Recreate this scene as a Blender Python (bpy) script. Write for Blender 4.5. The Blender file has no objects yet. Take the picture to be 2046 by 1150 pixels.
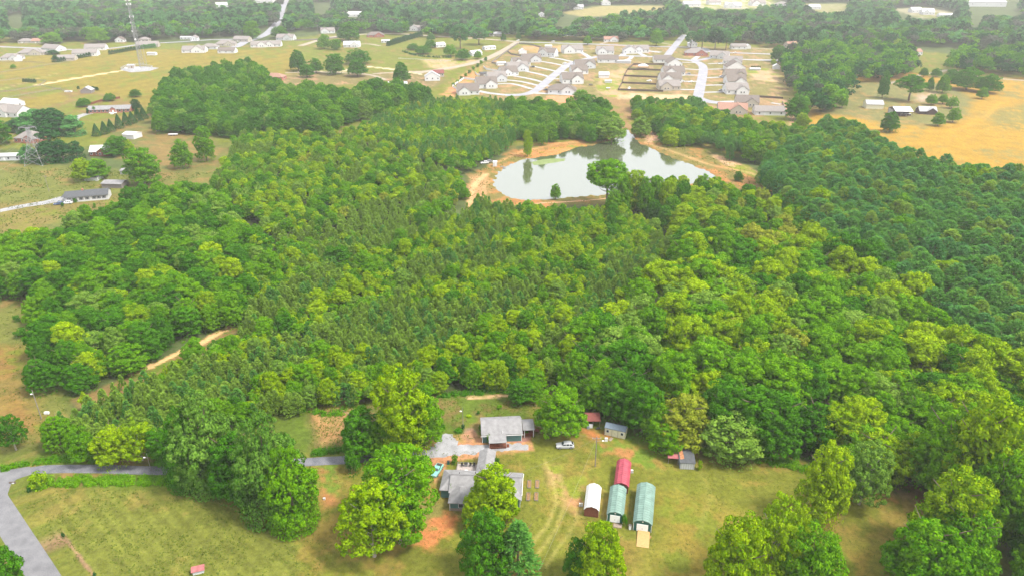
import bpy, math, random
import numpy as np
from mathutils import Vector, Matrix
SC = bpy.context.scene
COL = SC.collection
# ---------------------------------------------------------------- camera
F0 = 1461.0; CX, CY = 1023.0, 575.0; HC = 122.0; PITCH = math.radians(25.5)
cam = bpy.data.cameras.new('camera'); cam_o = bpy.data.objects.new('camera', cam); COL.objects.link(cam_o)
cam_o.location = (0, 0, HC); cam_o.rotation_euler = (math.pi/2 - PITCH, 0, 0)
cam.sensor_width = 36.0; cam.lens = F0/2046.0*36.0; cam.clip_start = 1.0; cam.clip_end = 60000.0
SC.camera = cam_o
# ---------------------------------------------------------------- sky, sun, exposure (bright overcast noon)
SUN_EL, SUN_AZ = math.radians(56), math.radians(112)      # azimuth clockwise from +Y (the view direction)
w = bpy.data.worlds.new('World'); SC.world = w; w.use_nodes = True
nt = w.node_tree; nt.nodes.clear()
sky = nt.nodes.new('ShaderNodeTexSky'); sky.sky_type = 'NISHITA'; sky.sun_disc = False
sky.sun_elevation = SUN_EL; sky.sun_rotation = SUN_AZ; sky.dust_density = 4.0; sky.air_density = 1.0; sky.ozone_density = 1.0
hs = nt.nodes.new('ShaderNodeMix'); hs.data_type = 'RGBA'
bgn = nt.nodes.new('ShaderNodeBackground'); outw = nt.nodes.new('ShaderNodeOutputWorld')
hs.inputs['Factor'].default_value = 0.75                 # a thin even cloud cover over the sky
hs.inputs['B'].default_value = (10.0, 10.1, 10.2, 1)
nt.links.new(sky.outputs[0], hs.inputs['A']); nt.links.new(hs.outputs['Result'], bgn.inputs['Color'])
bgn.inputs['Strength'].default_value = 0.051
nt.links.new(bgn.outputs[0], outw.inputs['Surface'])
sl = bpy.data.lights.new('sun', 'SUN'); so = bpy.data.objects.new('sun', sl); COL.objects.link(so)
sl.energy = 1.5; sl.angle = math.radians(13); sl.color = (1.0, 0.95, 0.86)
sd = Vector((math.sin(SUN_AZ)*math.cos(SUN_EL), math.cos(SUN_AZ)*math.cos(SUN_EL), math.sin(SUN_EL)))
so.rotation_euler = sd.to_track_quat('Z', 'Y').to_euler(); so.location = (0, 0, 300)
SC.view_settings.view_transform = 'Standard'; SC.view_settings.look = 'None'
SC.view_settings.exposure = 2.24; SC.view_settings.gamma = 1.0; SC.view_settings.use_curve_mapping = False
cy = SC.cycles
cy.max_bounces = 4; cy.diffuse_bounces = 2; cy.glossy_bounces = 2; cy.transmission_bounces = 2; cy.volume_bounces = 0
cy.transparent_max_bounces = 4; cy.use_denoising = True
# ---------------------------------------------------------------- geometry of the view (for reading positions off the photograph)
SP, CP = math.sin(PITCH), math.cos(PITCH)
def at(px, py, z=0.0):
    u, v = px-CX, py-CY
    d = (u, F0*CP - v*SP, -F0*SP - v*CP)
    t = (z-HC)/d[2]
    return Vector((u*t, d[1]*t, z))
def at_np(P, z=0.0):
    P = np.asarray(P, float); u = P[..., 0]-CX; v = P[..., 1]-CY
    dz = -F0*SP - v*CP; t = (z-HC)/dz
    return np.stack([u*t, (F0*CP - v*SP)*t], -1)
def proj(x, y, z):
    dz = z-HC; zc = y*CP - dz*SP; yc = y*SP + dz*CP
    return CX + F0*x/zc, CY - F0*yc/zc, zc
def scale_at(px, py):                     # photo pixels per metre at a ground point
    p = at(px, py); return F0/(p.y*CP + HC*SP)
# ---------------------------------------------------------------- numpy noise and polygons
def hash2(ix, iy, seed):
    h = (ix.astype(np.int64)*374761393 + iy.astype(np.int64)*668265263 + seed*1442695041) & 0xffffffff
    h = ((h ^ (h >> 13))*1274126177) & 0xffffffff
    return ((h ^ (h >> 16)) & 0xffff)/65535.0
def vnoise(x, y, seed=0):
    x = np.asarray(x, float); y = np.asarray(y, float)
    ix, iy = np.floor(x), np.floor(y); fx, fy = x-ix, y-iy
    fx = fx*fx*(3-2*fx); fy = fy*fy*(3-2*fy)
    a = hash2(ix, iy, seed); b = hash2(ix+1, iy, seed); c = hash2(ix, iy+1, seed); d = hash2(ix+1, iy+1, seed)
    return (a*(1-fx)+b*fx)*(1-fy) + (c*(1-fx)+d*fx)*fy
def fbm(x, y, seed=0, n=4):
    s = 0; a = .5; t = 0
    for k in range(n):
        s = s + a*vnoise(x*2**k, y*2**k, seed+k*17); t += a; a *= .5
    return s/t
def sdist(X, Y, poly):                    # signed distance, positive inside
    P = np.asarray(poly, float); n = len(P)
    D = np.full(X.shape, 1e18); ins = np.zeros(X.shape, bool)
    for i in range(n):
        ax, ay = P[i]; bx, by = P[(i+1) % n]; dx, dy = bx-ax, by-ay
        L = dx*dx+dy*dy+1e-12
        t = np.clip(((X-ax)*dx+(Y-ay)*dy)/L, 0, 1)
        D = np.minimum(D, (X-ax-t*dx)**2+(Y-ay-t*dy)**2)
        c = (ay > Y) != (by > Y)
        ins ^= c & (X < (bx-ax)*(Y-ay)/(by-ay+1e-12)+ax)
    D = np.sqrt(D); return np.where(ins, D, -D)
def pdist(X, Y, line):                    # distance to a polyline
    P = np.asarray(line, float); D = np.full(X.shape, 1e18)
    for i in range(len(P)-1):
        ax, ay = P[i]; bx, by = P[i+1]; dx, dy = bx-ax, by-ay
        t = np.clip(((X-ax)*dx+(Y-ay)*dy)/(dx*dx+dy*dy+1e-12), 0, 1)
        D = np.minimum(D, (X-ax-t*dx)**2+(Y-ay-t*dy)**2)
    return np.sqrt(D)
def inside(px, py, poly): return sdist(np.asarray(px, float), np.asarray(py, float), poly) > 0
# ---------------------------------------------------------------- materials
def mat(name, col, rough=0.8, noise=0.0, nscale=1.0, metal=0.0, bump=0.0, col2=None, rib=None, spec=0.3):
    m = bpy.data.materials.new(name); m.use_nodes = True; n = m.node_tree; b = n.nodes['Principled BSDF']
    b.inputs['Base Color'].default_value = (*col, 1); b.inputs['Roughness'].default_value = rough
    b.inputs['Metallic'].default_value = metal; b.inputs['Specular IOR Level'].default_value = spec
    if noise > 0 or bump > 0 or rib:
        tc = n.nodes.new('ShaderNodeTexCoord')
    if noise > 0:
        tx = n.nodes.new('ShaderNodeTexNoise'); tx.inputs['Scale'].default_value = nscale; tx.inputs['Detail'].default_value = 5
        n.links.new(tc.outputs['Object'], tx.inputs['Vector'])
        rr = n.nodes.new('ShaderNodeMapRange'); rr.inputs['From Min'].default_value = .3; rr.inputs['From Max'].default_value = .7
        n.links.new(tx.outputs['Fac'], rr.inputs['Value'])
        mx = n.nodes.new('ShaderNodeMix'); mx.data_type = 'RGBA'
        c2 = col2 if col2 else tuple(c*(1-noise) for c in col)
        mx.inputs['A'].default_value = (*c2, 1); mx.inputs['B'].default_value = (*[min(.9, c*(1+noise*.5)) for c in col], 1)
        n.links.new(rr.outputs[0], mx.inputs['Factor']); n.links.new(mx.outputs['Result'], b.inputs['Base Color'])
    if bump > 0 or rib:
        bp = n.nodes.new('ShaderNodeBump'); bp.inputs['Strength'].default_value = bump if bump > 0 else .5; bp.inputs['Distance'].default_value = .1
        if rib:
            sx = n.nodes.new('ShaderNodeTexWave'); sx.wave_type = 'BANDS'; sx.bands_direction = rib[0]; sx.inputs['Scale'].default_value = rib[1]
            n.links.new(tc.outputs['Object'], sx.inputs['Vector']); n.links.new(sx.outputs['Fac'], bp.inputs['Height'])
        else:
            t2 = n.nodes.new('ShaderNodeTexNoise'); t2.inputs['Scale'].default_value = nscale*6
            n.links.new(tc.outputs['Object'], t2.inputs['Vector']); n.links.new(t2.outputs['Fac'], bp.inputs['Height'])
        n.links.new(bp.outputs[0], b.inputs['Normal'])
    return m
def leafmat(name, a, b, tr=0.25, hue=0.25):
    m = bpy.data.materials.new(name); m.use_nodes = True; n = m.node_tree; n.nodes.clear(); L = n.links.new
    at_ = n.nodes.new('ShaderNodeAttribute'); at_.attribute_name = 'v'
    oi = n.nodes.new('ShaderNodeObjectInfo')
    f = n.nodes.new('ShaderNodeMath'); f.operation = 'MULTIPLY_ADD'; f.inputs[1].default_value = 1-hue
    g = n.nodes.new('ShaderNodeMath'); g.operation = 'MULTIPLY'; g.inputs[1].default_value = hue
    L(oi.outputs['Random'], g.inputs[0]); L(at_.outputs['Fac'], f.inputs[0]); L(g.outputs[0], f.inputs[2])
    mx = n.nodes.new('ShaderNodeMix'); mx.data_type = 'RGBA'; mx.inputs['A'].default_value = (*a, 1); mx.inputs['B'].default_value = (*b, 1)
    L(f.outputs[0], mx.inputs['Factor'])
    d = n.nodes.new('ShaderNodeBsdfDiffuse'); t = n.nodes.new('ShaderNodeBsdfTranslucent'); s = n.nodes.new('ShaderNodeMixShader')
    s.inputs[0].default_value = tr; o = n.nodes.new('ShaderNodeOutputMaterial')
    L(mx.outputs['Result'], d.inputs['Color']); L(mx.outputs['Result'], t.inputs['Color'])
    L(d.outputs[0], s.inputs[1]); L(t.outputs[0], s.inputs[2]); L(s.outputs[0], o.inputs['Surface'])
    return m
# ---------------------------------------------------------------- objects
def tag(o, label=None, cat=None, group=None, kind=None):
    if label: o['label'] = label
    if cat: o['category'] = cat
    if group: o['group'] = group
    if kind: o['kind'] = kind
    return o
def obj(name, me, parent=None, loc=None):
    o = bpy.data.objects.new(name, me); COL.objects.link(o)
    if parent is not None: o.parent = parent
    if loc is not None: o.location = loc
    return o
def thing(name, label, cat, loc=(0, 0, 0), rz=0.0, group=None):
    o = bpy.data.objects.new(name, None); COL.objects.link(o); o.location = loc; o.rotation_euler = (0, 0, rz)
    o.empty_display_size = .5
    return tag(o, label, cat, group)
def mesh_np(name, V, Fq, mats, mi=None, v=None, nper=4, smooth=False):
    me = bpy.data.meshes.new(name); V = np.asarray(V, np.float32); Fq = np.asarray(Fq, np.int32)
    me.vertices.add(len(V)); me.vertices.foreach_set('co', V.ravel())
    me.loops.add(Fq.size); me.loops.foreach_set('vertex_index', Fq.ravel())
    me.polygons.add(len(Fq)); me.polygons.foreach_set('loop_start', np.arange(0, Fq.size, nper, dtype=np.int32))
    me.polygons.foreach_set('loop_total', np.full(len(Fq), nper, np.int32))
    for m in mats: me.materials.append(m)
    if mi is not None: me.polygons.foreach_set('material_index', np.asarray(mi, np.int32))
    me.update(calc_edges=True)
    if v is not None:
        a = me.attributes.new('v', 'FLOAT', 'FACE'); a.data.foreach_set('value', np.asarray(v, np.float32))
    if smooth: me.polygons.foreach_set('use_smooth', np.ones(len(Fq), bool))
    return me
class MB:
    def __init__(s): s.v = []; s.f = []; s.m = []
    def add(s, vs, fs, mi=0):
        o = len(s.v); s.v += [tuple(a) for a in vs]; s.f += [tuple(i+o for i in f) for f in fs]; s.m += [mi]*len(fs)
    def box(s, c, d, rz=0, mi=0, top=1.0):
        x, y, z = d[0]/2, d[1]/2, d[2]/2; ca, sa = math.cos(rz), math.sin(rz); vs = []
        for k, q in ((-1, 1.0), (1, top)):
            for a, b in ((-1, -1), (1, -1), (1, 1), (-1, 1)):
                X, Y = a*x*q, b*y*q; vs.append((c[0]+X*ca-Y*sa, c[1]+X*sa+Y*ca, c[2]+k*z))
        s.add(vs, [(3, 2, 1, 0), (4, 5, 6, 7), (0, 1, 5, 4), (1, 2, 6, 5), (2, 3, 7, 6), (3, 0, 4, 7)], mi)
    def beam(s, p, q, r, r2=None, n=4, mi=0):
        p, q = Vector(p), Vector(q); d = (q-p).normalized(); r2 = r if r2 is None else r2
        a = d.orthogonal().normalized(); b = d.cross(a); vs = []
        for c, rr in ((p, r), (q, r2)):
            for k in range(n):
                t = 2*math.pi*(k+.5)/n; vs.append(c+a*rr*math.cos(t)+b*rr*math.sin(t))
        s.add(vs, [(k, (k+1) % n, n+(k+1) % n, n+k) for k in range(n)]+[tuple(range(n-1, -1, -1)), tuple(range(n, 2*n))], mi)
    def prism(s, prof, a0, a1, axis='x', c=(0, 0), mi=0):    # profile of (across, z) pushed along an axis
        n = len(prof); vs = []
        for a in (a0, a1):
            for u, z in prof:
                vs.append((c[0]+a, c[1]+u, z) if axis == 'x' else (c[0]-u, c[1]+a, z))
        s.add(vs, [tuple(range(n-1, -1, -1)), tuple(range(n, 2*n))]+[(k, (k+1) % n, n+(k+1) % n, n+k) for k in range(n)], mi)
    def mesh(s, name, mats):
        me = bpy.data.meshes.new(name); me.from_pydata(s.v, [], s.f)
        for m in (mats if isinstance(mats, (list, tuple)) else [mats]): me.materials.append(m)
        me.polygons.foreach_set('material_index', s.m); me.update()
        import bmesh
        b = bmesh.new(); b.from_mesh(me); bmesh.ops.recalc_face_normals(b, faces=b.faces); b.to_mesh(me); b.free()
        return me
    def build(s, name, mats, parent=None, loc=None): return obj(name, s.mesh(name, mats), parent, loc)
def dup(root, loc=None, rz=None, label=None, group=None, recolour=None):
    r = root.copy(); COL.objects.link(r)
    if loc is not None: r.location = loc
    if rz is not None: r.rotation_euler = (0, 0, rz)
    if label: r['label'] = label
    if group: r['group'] = group
    for ch in root.children:
        c = ch.copy(); COL.objects.link(c); c.parent = r
        for g in ch.children:
            d = g.copy(); COL.objects.link(d); d.parent = c
        if recolour and ch.name.split('.')[0] == recolour[0]:
            c.material_slots[0].link = 'OBJECT'; c.material_slots[0].material = recolour[1]
    return r
# ================================================================ ground
def W(*pts): return at_np(np.array(pts, float))
POND = [(986, 372), (988, 352), (1003, 336), (1040, 320), (1075, 314), (1110, 310), (1150, 295), (1185, 290), (1222, 280), (1240, 272), (1244, 262), (1254, 258), (1262, 266), (1275, 284), (1310, 300), (1350, 318), (1400, 336), (1436, 352), (1405, 364), (1345, 372), (1290, 381), (1200, 390), (1140, 394), (1090, 400), (1040, 400), (1006, 392)]
POND_W = at_np(POND, -0.35)
GOLD = (.31, .245, .035); OLIVE = (.205, .235, .026); GRASS = (.135, .20, .022); DRY = (.30, .205, .065); DIRT = (.50, .22, .085); PALE = (.62, .42, .25)
WOODF = (.055, .075, .022); ORANGE = (.50, .30, .040); GRAVEL = (.42, .42, .42); LAWN = (.19, .21, .06)
zones = [
 ([(-900, 690), (-900, 300), (100, 420), (60, 600), (60, 740), (150, 790), (100, 890), (600, 800), (1100, 780), (1170, 830), (1400, 880), (1800, 950), (1990, 1000), (2060, 1200), (2600, 2300), (-900, 2300)], GRASS, 3, 3, DRY, .35),
 # polygon, colour, softness (m), edge noise (m), speckle colour, speckle share
 ([(-400, 62), (480, 92), (640, 70), (1040, 60), (1580, 85), (2500, 150), (2500, 345), (1200, 300), (700, 280), (300, 300), (-400, 300)], OLIVE, 8, 10, DRY, .3),
 ([(-300, 150), (200, 98), (420, 100), (560, 100), (600, 95), (600, 150), (520, 175), (300, 215), (160, 190), (60, 165), (-300, 190)], GOLD, 4, 3, OLIVE, .35),
 ([(-300, 190), (60, 165), (230, 190), (300, 215), (330, 245), (250, 250), (100, 225), (-300, 240)], DRY, 4, 5, OLIVE, .5),
 ([(25, 205), (120, 185), (140, 200), (40, 222)], GOLD, 2, 2, GOLD, 0),
 ([(-300, 330), (60, 325), (150, 330), (260, 340), (330, 330), (470, 280), (480, 330), (430, 372), (300, 385), (200, 425), (60, 470), (-300, 490)], (.20, .22, .045), 4, 6, DRY, .25),
 ([(-300, 430), (60, 400), (200, 395), (330, 365), (250, 410), (120, 440), (30, 475), (-300, 490)], (.27, .22, .06), 4, 5, OLIVE, .3),
 ([(200, 250), (330, 235), (430, 270), (450, 300), (420, 345), (330, 350), (250, 320)], (.19, .20, .05), 4, 5, DRY, .45),
 ([(-300, 560), (60, 590), (62, 740), (130, 790), (160, 815), (90, 890), (60, 930), (-300, 960)], (.20, .215, .045), 3, 4, DRY, .33),
 ([(-60, 690), (45, 690), (60, 800), (110, 850), (40, 880), (-60, 850)], (.33, .19, .055), 5, 5, OLIVE, .42),
 ([(130, 800), (300, 735), (470, 640), (480, 662), (350, 735), (250, 790), (160, 820)], (.30, .20, .07), 1.5, 2, GRASS, .4),
 ([(20, 975), (90, 972), (360, 975), (480, 1000), (640, 1060), (900, 1200), (160, 1300), (0, 1100)], (.205, .225, .036), 1.5, 1.5, (.27, .23, .05), .36),
 ([(600, 905), (700, 930), (900, 880), (1150, 860), (1300, 885), (1480, 905), (1700, 945), (1780, 990), (2050, 1150), (2100, 1400), (600, 1400)], (.22, .235, .030), 2, 3, (.31, .235, .05), .38),
 ([(610, 815), (700, 810), (860, 790), (1090, 782), (1110, 870), (900, 885), (700, 905), (620, 910)], (.25, .19, .06), 2, 3, GRASS, .45),
 ([(620, 820), (700, 815), (690, 880), (640, 890)], (.46, .25, .1), 1.5, 3, (.3, .2, .07), .5),
 ([(640, 930), (670, 925), (680, 1010), (640, 1020)], (.42, .2, .07), 1.5, 2, GRASS, .4),
 ([(1320, 990), (1500, 1020), (1500, 1250), (1300, 1250)], (.33, .26, .045), 5, 5, OLIVE, .4),
 ([(1640, 1090), (1750, 1090), (1780, 1250), (1600, 1250)], (.37, .26, .055), 4, 4, OLIVE, .4),
 ([(1930, 1080), (2020, 1110), (2090, 1250), (1900, 1250)], (.36, .25, .05), 3, 3, OLIVE, .35),
 # worn and red earth in the yard
 ([(800, 1010), (880, 1005), (925, 1030), (905, 1075), (850, 1110), (810, 1080)], (.52, .20, .07), 1.2, 3.5, (.22, .2, .05), .5),
 ([(1100, 970), (1160, 955), (1175, 1000), (1150, 1030), (1110, 1000)], (.45, .24, .11), 2, 2.5, OLIVE, .4),
 ([(1085, 930), (1120, 925), (1125, 965), (1095, 970)], (.42, .25, .12), 2, 2, OLIVE, .45),
 ([(1190, 880), (1290, 895), (1330, 935), (1250, 925), (1190, 905)], (.42, .20, .07), 2, 3, GRASS, .55),
 ([(860, 880), (935, 865), (960, 870), (1060, 872), (1070, 900), (1000, 905), (900, 925), (870, 965), (855, 940)], (.50, .24, .12), .8, 1.2, DRY, .3),
 ([(1150, 850), (1210, 862), (1240, 880), (1180, 880)], (.42, .17, .055), 1.5, 1.5, GRASS, .4),
 ([(1055, 780), (1090, 795), (1085, 850), (1060, 840)], (.38, .23, .1), 1.5, 2, OLIVE, .35),
 ([(929, 857), (944, 852), (952, 860), (950, 874), (936, 880), (926, 872)], (.34, .27, .23), .6, 1.5, (.5, .27, .15), .4),
 # pond banks and dam
 ([(930, 400), (938, 350), (985, 325), (1030, 300), (1080, 285), (1130, 283), (1180, 278), (1240, 262), (1300, 262), (1370, 285), (1470, 325), (1560, 365), (1555, 385), (1440, 380), (1400, 385), (1200, 410), (1000, 415)], (.25, .215, .055), 3, 4, (.50, .24, .08), .42),
 ([(935, 400), (940, 355), (965, 345), (975, 360), (975, 400), (950, 420)], (.42, .25, .11), 2, 3, (.26, .2, .07), .3),
 ([(1030, 312), (1130, 290), (1180, 286), (1140, 300), (1060, 318)], (.50, .22, .075), 2, 3, OLIVE, .25),
 ([(1285, 265), (1330, 268), (1330, 285), (1290, 285)], (.58, .33, .2), 2, 3, OLIVE, .3),
 ([(1410, 300), (1460, 320), (1540, 350), (1560, 378), (1500, 350), (1430, 322)], (.56, .34, .19), 2, 4, OLIVE, .4),
 ([(1180, 180), (1280, 175), (1420, 205), (1560, 225), (1600, 250), (1500, 255), (1400, 240), (1250, 262), (1225, 262), (1200, 225)], (.38, .24, .10), 4, 6, OLIVE, .4),
 ([(1330, 195), (1350, 192), (1358, 212), (1335, 215)], (.55, .22, .1), 2, 2, DRY, .2),
 # subdivision lots
 ([(890, 180), (950, 135), (1030, 95), (1100, 88), (1580, 95), (1585, 215), (1500, 230), (1400, 215), (1235, 195), (1000, 200)], (.27, .24, .075), 3, 4, (.44, .28, .14), .38),
 ([(880, 190), (925, 148), (965, 132), (960, 150), (930, 175), (905, 195)], (.52, .24, .11), 3, 4, OLIVE, .35),
 ([(1040, 92), (1080, 92), (1090, 108), (1045, 100)], (.46, .27, .12), 3, 4, OLIVE, .35),
 ([(1095, 92), (1125, 92), (1125, 105), (1105, 108)], (.46, .29, .12), 3, 3, OLIVE, .2),
 ([(1195, 150), (1245, 135), (1262, 140), (1240, 200), (1190, 185)], (.45, .30, .17), 3, 6, OLIVE, .42),
 ([(1235, 185), (1380, 190), (1385, 200), (1235, 198)], (.55, .38, .22), 2, 3, DRY, .3),
 ([(1495, 138), (1555, 138), (1560, 165), (1500, 160)], (.46, .32, .18), 3, 6, OLIVE, .4),
 ([(1085, 192), (1160, 190), (1170, 208), (1090, 204)], (.55, .27, .14), 2, 4, OLIVE, .3),
 ([(1555, 200), (1568, 200), (1620, 290), (1600, 290)], (.52, .3, .2), 2, 2, OLIVE, .2),
 # fields on the right
 ([(1600, 205), (1650, 185), (1720, 140), (1800, 140), (1900, 160), (2046, 155), (2500, 170), (2500, 340), (1950, 345), (1800, 320), (1700, 250), (1610, 260)], ORANGE, 5, 6, (.30, .25, .07), .3),
 ([(1640, 190), (1700, 165), (1820, 160), (1900, 170), (1950, 200), (1930, 235), (1880, 252), (1780, 250), (1700, 232), (1620, 225)], (.24, .235, .075), 5, 5, (.36, .25, .08), .35),
 ([(1960, 225), (2046, 205), (2200, 220), (2200, 260), (2046, 262), (1970, 255)], (.31, .26, .07), 8, 8, ORANGE, .4),
 ([(1830, 190), (1870, 185), (1855, 205), (1830, 205)], (.42, .32, .22), 4, 4, DRY, .3),
 # behind the middle trees
 ([(545, 165), (600, 140), (700, 148), (860, 145), (900, 160), (840, 190), (700, 170), (560, 170)], (.26, .22, .075), 4, 5, (.5, .3, .17), .25),
 ([(845, 120), (900, 118), (960, 120), (900, 140), (860, 135)], (.46, .32, .18), 4, 6, OLIVE, .35),
 # far clearings
 ([(1120, 25), (1200, 12), (1330, 12), (1330, 22), (1240, 28), (1170, 36)], (.40, .34, .12), 10, 12, OLIVE, .1),
 ([(1360, 0), (1540, 0), (1560, 16), (1420, 20), (1370, 14)], (.42, .38, .25), 8, 10, OLIVE, .4),
 ([(1590, 8), (1700, 8), (1690, 30), (1640, 28)], (.35, .33, .14), 8, 10, OLIVE, .3),
 ([(1780, 18), (1860, 15), (1920, 30), (1840, 38)], (.38, .35, .2), 8, 10, OLIVE, .3),
]
strokes = [  # worn tracks: line, half width (m), colour, softness, strength
 ([(455, 655), (400, 685), (350, 708), (310, 727), (270, 745)], 1.5, (.46, .29, .13), .6, .95),
 ([(75, 170), (160, 155), (240, 142)], 2.0, (.52, .38, .18), 1.0, 1.0),
 ([(1040, 1115), (1095, 1045), (1112, 1000), (1105, 960), (1090, 920)], .4, (.30, .25, .08), .9, .45),
 ([(1060, 1125), (1112, 1055), (1130, 1005), (1120, 950)], .4, (.30, .25, .08), .9, .4),
 ([(1090, 1130), (1140, 1060), (1165, 1010)], .4, (.29, .25, .08), .9, .35),
 ([(1330, 905), (1400, 940), (1420, 990), (1400, 1060)], .5, (.24, .22, .06), 1.2, .2),
 ([(60, 980), (100, 1035), (150, 1100), (195, 1160)], .3, (.24, .13, .09), .5, .7),
 ([(935, 795), (1000, 790), (1065, 793)], .7, (.50, .30, .17), .8, .8),
 ([(940, 420), (938, 390), (950, 365), (972, 348)], 1.6, (.46, .27, .13), 1.2, .8),
 ([(1290, 285), (1350, 305), (1420, 330), (1500, 345), (1555, 372)], 1.3, (.46, .28, .13), 2.5, .45),
 ([(838, 455), (833, 470), (836, 490)], 2.0, (.45, .32, .18), 1.5, .9),
 ([(600, 143), (680, 145), (720, 132), (780, 138), (840, 148)], 2.2, (.58, .45, .30), 1.5, .8),
 ([(1365, 868), (1450, 892), (1560, 925), (1700, 955), (1790, 1000)], .6, (.38, .17, .06), .8, .6),
 ([(1955, 1035), (2010, 1100), (2040, 1160)], .9, (.40, .17, .06), .8, .7),
 ([(120, 145), (60, 162), (-20, 185)], 1.0, (.42, .34, .17), 2, .4),
 ([(1600, 240), (1700, 248), (1790, 262), (1900, 262), (1960, 240), (2000, 205)], 1.5, (.50, .24, .03), 5, .3),
 ([(980, 330), (1040, 304), (1120, 286), (1190, 282)], 1.4, (.42, .22, .09), 2, .6),
]
def ground_z(x, y): return 0.0
def paint(X, Y):
    GK = .495
    C = np.empty(X.shape+(3,)); C[:] = WOODF
    n1 = fbm(X/9.0, Y/9.0, 3); n2 = fbm(X/2.2, Y/2.2, 11, 3); n3 = fbm(X/40., Y/40., 7, 3)
    C *= (.6+.8*n1)[..., None]
    PY = CY - F0*((Y*SP - HC*CP)/(Y*CP + HC*SP + 1e-6))
    sw = np.array([(px, py) for px, py in [(0, 0)]])
    for poly, col, soft, nz, sc, share in zones:
        P = at_np(poly); bb = (P[:, 0].min()-soft*3-nz, P[:, 0].max()+soft*3+nz, P[:, 1].min()-soft*3-nz, P[:, 1].max()+soft*3+nz)
        sel = (X > bb[0]) & (X < bb[1]) & (Y > bb[2]) & (Y < bb[3])
        if not sel.any(): continue
        x, y = X[sel], Y[sel]
        d = sdist(x, y, P) + (n1[sel]-.5)*nz*2.2 + (n2[sel]-.5)*nz
        m = np.clip(d/soft*.5+.5, 0, 1); m = m*m*(3-2*m)
        k = n1[sel]*.45+n2[sel]*.3+n3[sel]*.25
        s = np.clip((share-.5+(k-.5)*2.4)*4+.5, 0, 1)
        c = np.array(col)[None]*(1-s[:, None])+np.array(sc)[None]*s[:, None]
        c = c*(.80+.4*n2[sel])[:, None]
        C[sel] = C[sel]*(1-m[:, None])+c*m[:, None]*(.66 if col[0] > .4 and col[2] > .05 else GK)
    for line, hw, col, soft, st in strokes:
        P = at_np(line); g = soft*2+hw+2
        sel = (X > P[:, 0].min()-g) & (X < P[:, 0].max()+g) & (Y > P[:, 1].min()-g) & (Y < P[:, 1].max()+g)
        x, y = X[sel], Y[sel]; d = pdist(x, y, P)+(n2[sel]-.5)*hw*1.6
        m = np.clip((hw-d)/soft+.5, 0, 1)*st
        C[sel] = C[sel]*(1-m[:, None])+np.array(col)[None]*(.85+.3*n2[sel])[:, None]*m[:, None]
    # mowing stripes in the lower left field, parallel to its fence
    P = at_np([(20, 975), (90, 972), (360, 975), (480, 1000), (640, 1060), (900, 1200), (160, 1300), (0, 1100)])
    a, b = at(60, 980), at(190, 1150); dr = Vector((b.x-a.x, b.y-a.y)).normalized()
    s = X*dr.y - Y*dr.x; m = np.clip(sdist(X, Y, P)/3, 0, 1)
    C *= (1+m*.085*np.sign(np.sin(s*math.pi/1.5))*(.5+n1))[..., None]
    P = at_np([(-300, 150), (200, 98), (600, 95), (600, 150), (300, 215), (-300, 190)])
    a, b = at(75, 170), at(240, 142); dr = Vector((b.x-a.x, b.y-a.y)).normalized()
    s = X*dr.y - Y*dr.x; m = np.clip(sdist(X, Y, P)/3, 0, 1)
    C *= (1+m*.08*np.sin(s/3.2+n1*3))[..., None]
    return C
def build_ground():
    ys = list(np.arange(1420, 640, -3.6))+list(np.arange(640, 60, -2.1))+list(np.arange(60, -30, -1.5))
    rs = [float(at(CX, y).y) for y in ys]
    r = rs[-1]
    while r < 16000: r *= 1.09; rs.append(r)
    rs = [4.0, 20.0, 38.0]+[q for q in rs if q > 42]
    rs = np.array(rs)
    front = np.radians(np.linspace(-39, 39, 560)); back = np.radians(np.linspace(45, 315, 46))
    th = np.concatenate([front, back]); nT = len(th); nR = len(rs)
    X = rs[:, None]*np.sin(th)[None]; Y = rs[:, None]*np.cos(th)[None]
    C = paint(X, Y)
    Z = np.zeros_like(X)
    d = sdist(X, Y, POND_W); Z -= np.clip((d+.6+(fbm(X/3., Y/3., 4, 3)-.5)*5.0)/2.4, 0, 1)*1.1
    P = np.stack([X, Y, Z], -1).reshape(-1, 3); P = np.vstack([P, [[0, 0, 0]]]); ci = len(P)-1
    i = np.arange(nR-1)[:, None]*nT; j = np.arange(nT)[None]; jn = (j+1) % nT
    Q = np.stack([i+j, i+nT+j, i+nT+jn, i+jn], -1).reshape(-1, 4)
    m = ground_mat()
    me = mesh_np('ground', P, Q[:, ::-1], [m])
    import bmesh
    cols = np.ones((len(P), 4), np.float32); cols[:-1, :3] = C.reshape(-1, 3); cols[-1, :3] = .1
    a = me.color_attributes.new('Col', 'FLOAT_COLOR', 'POINT'); a.data.foreach_set('color', cols.ravel())
    o = obj('ground', me); tag(o, kind='structure')
    cb = MB(); n = nT; vs = [tuple(P[k]) for k in range(n)]+[(0, 0, 0)]
    return o
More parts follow.
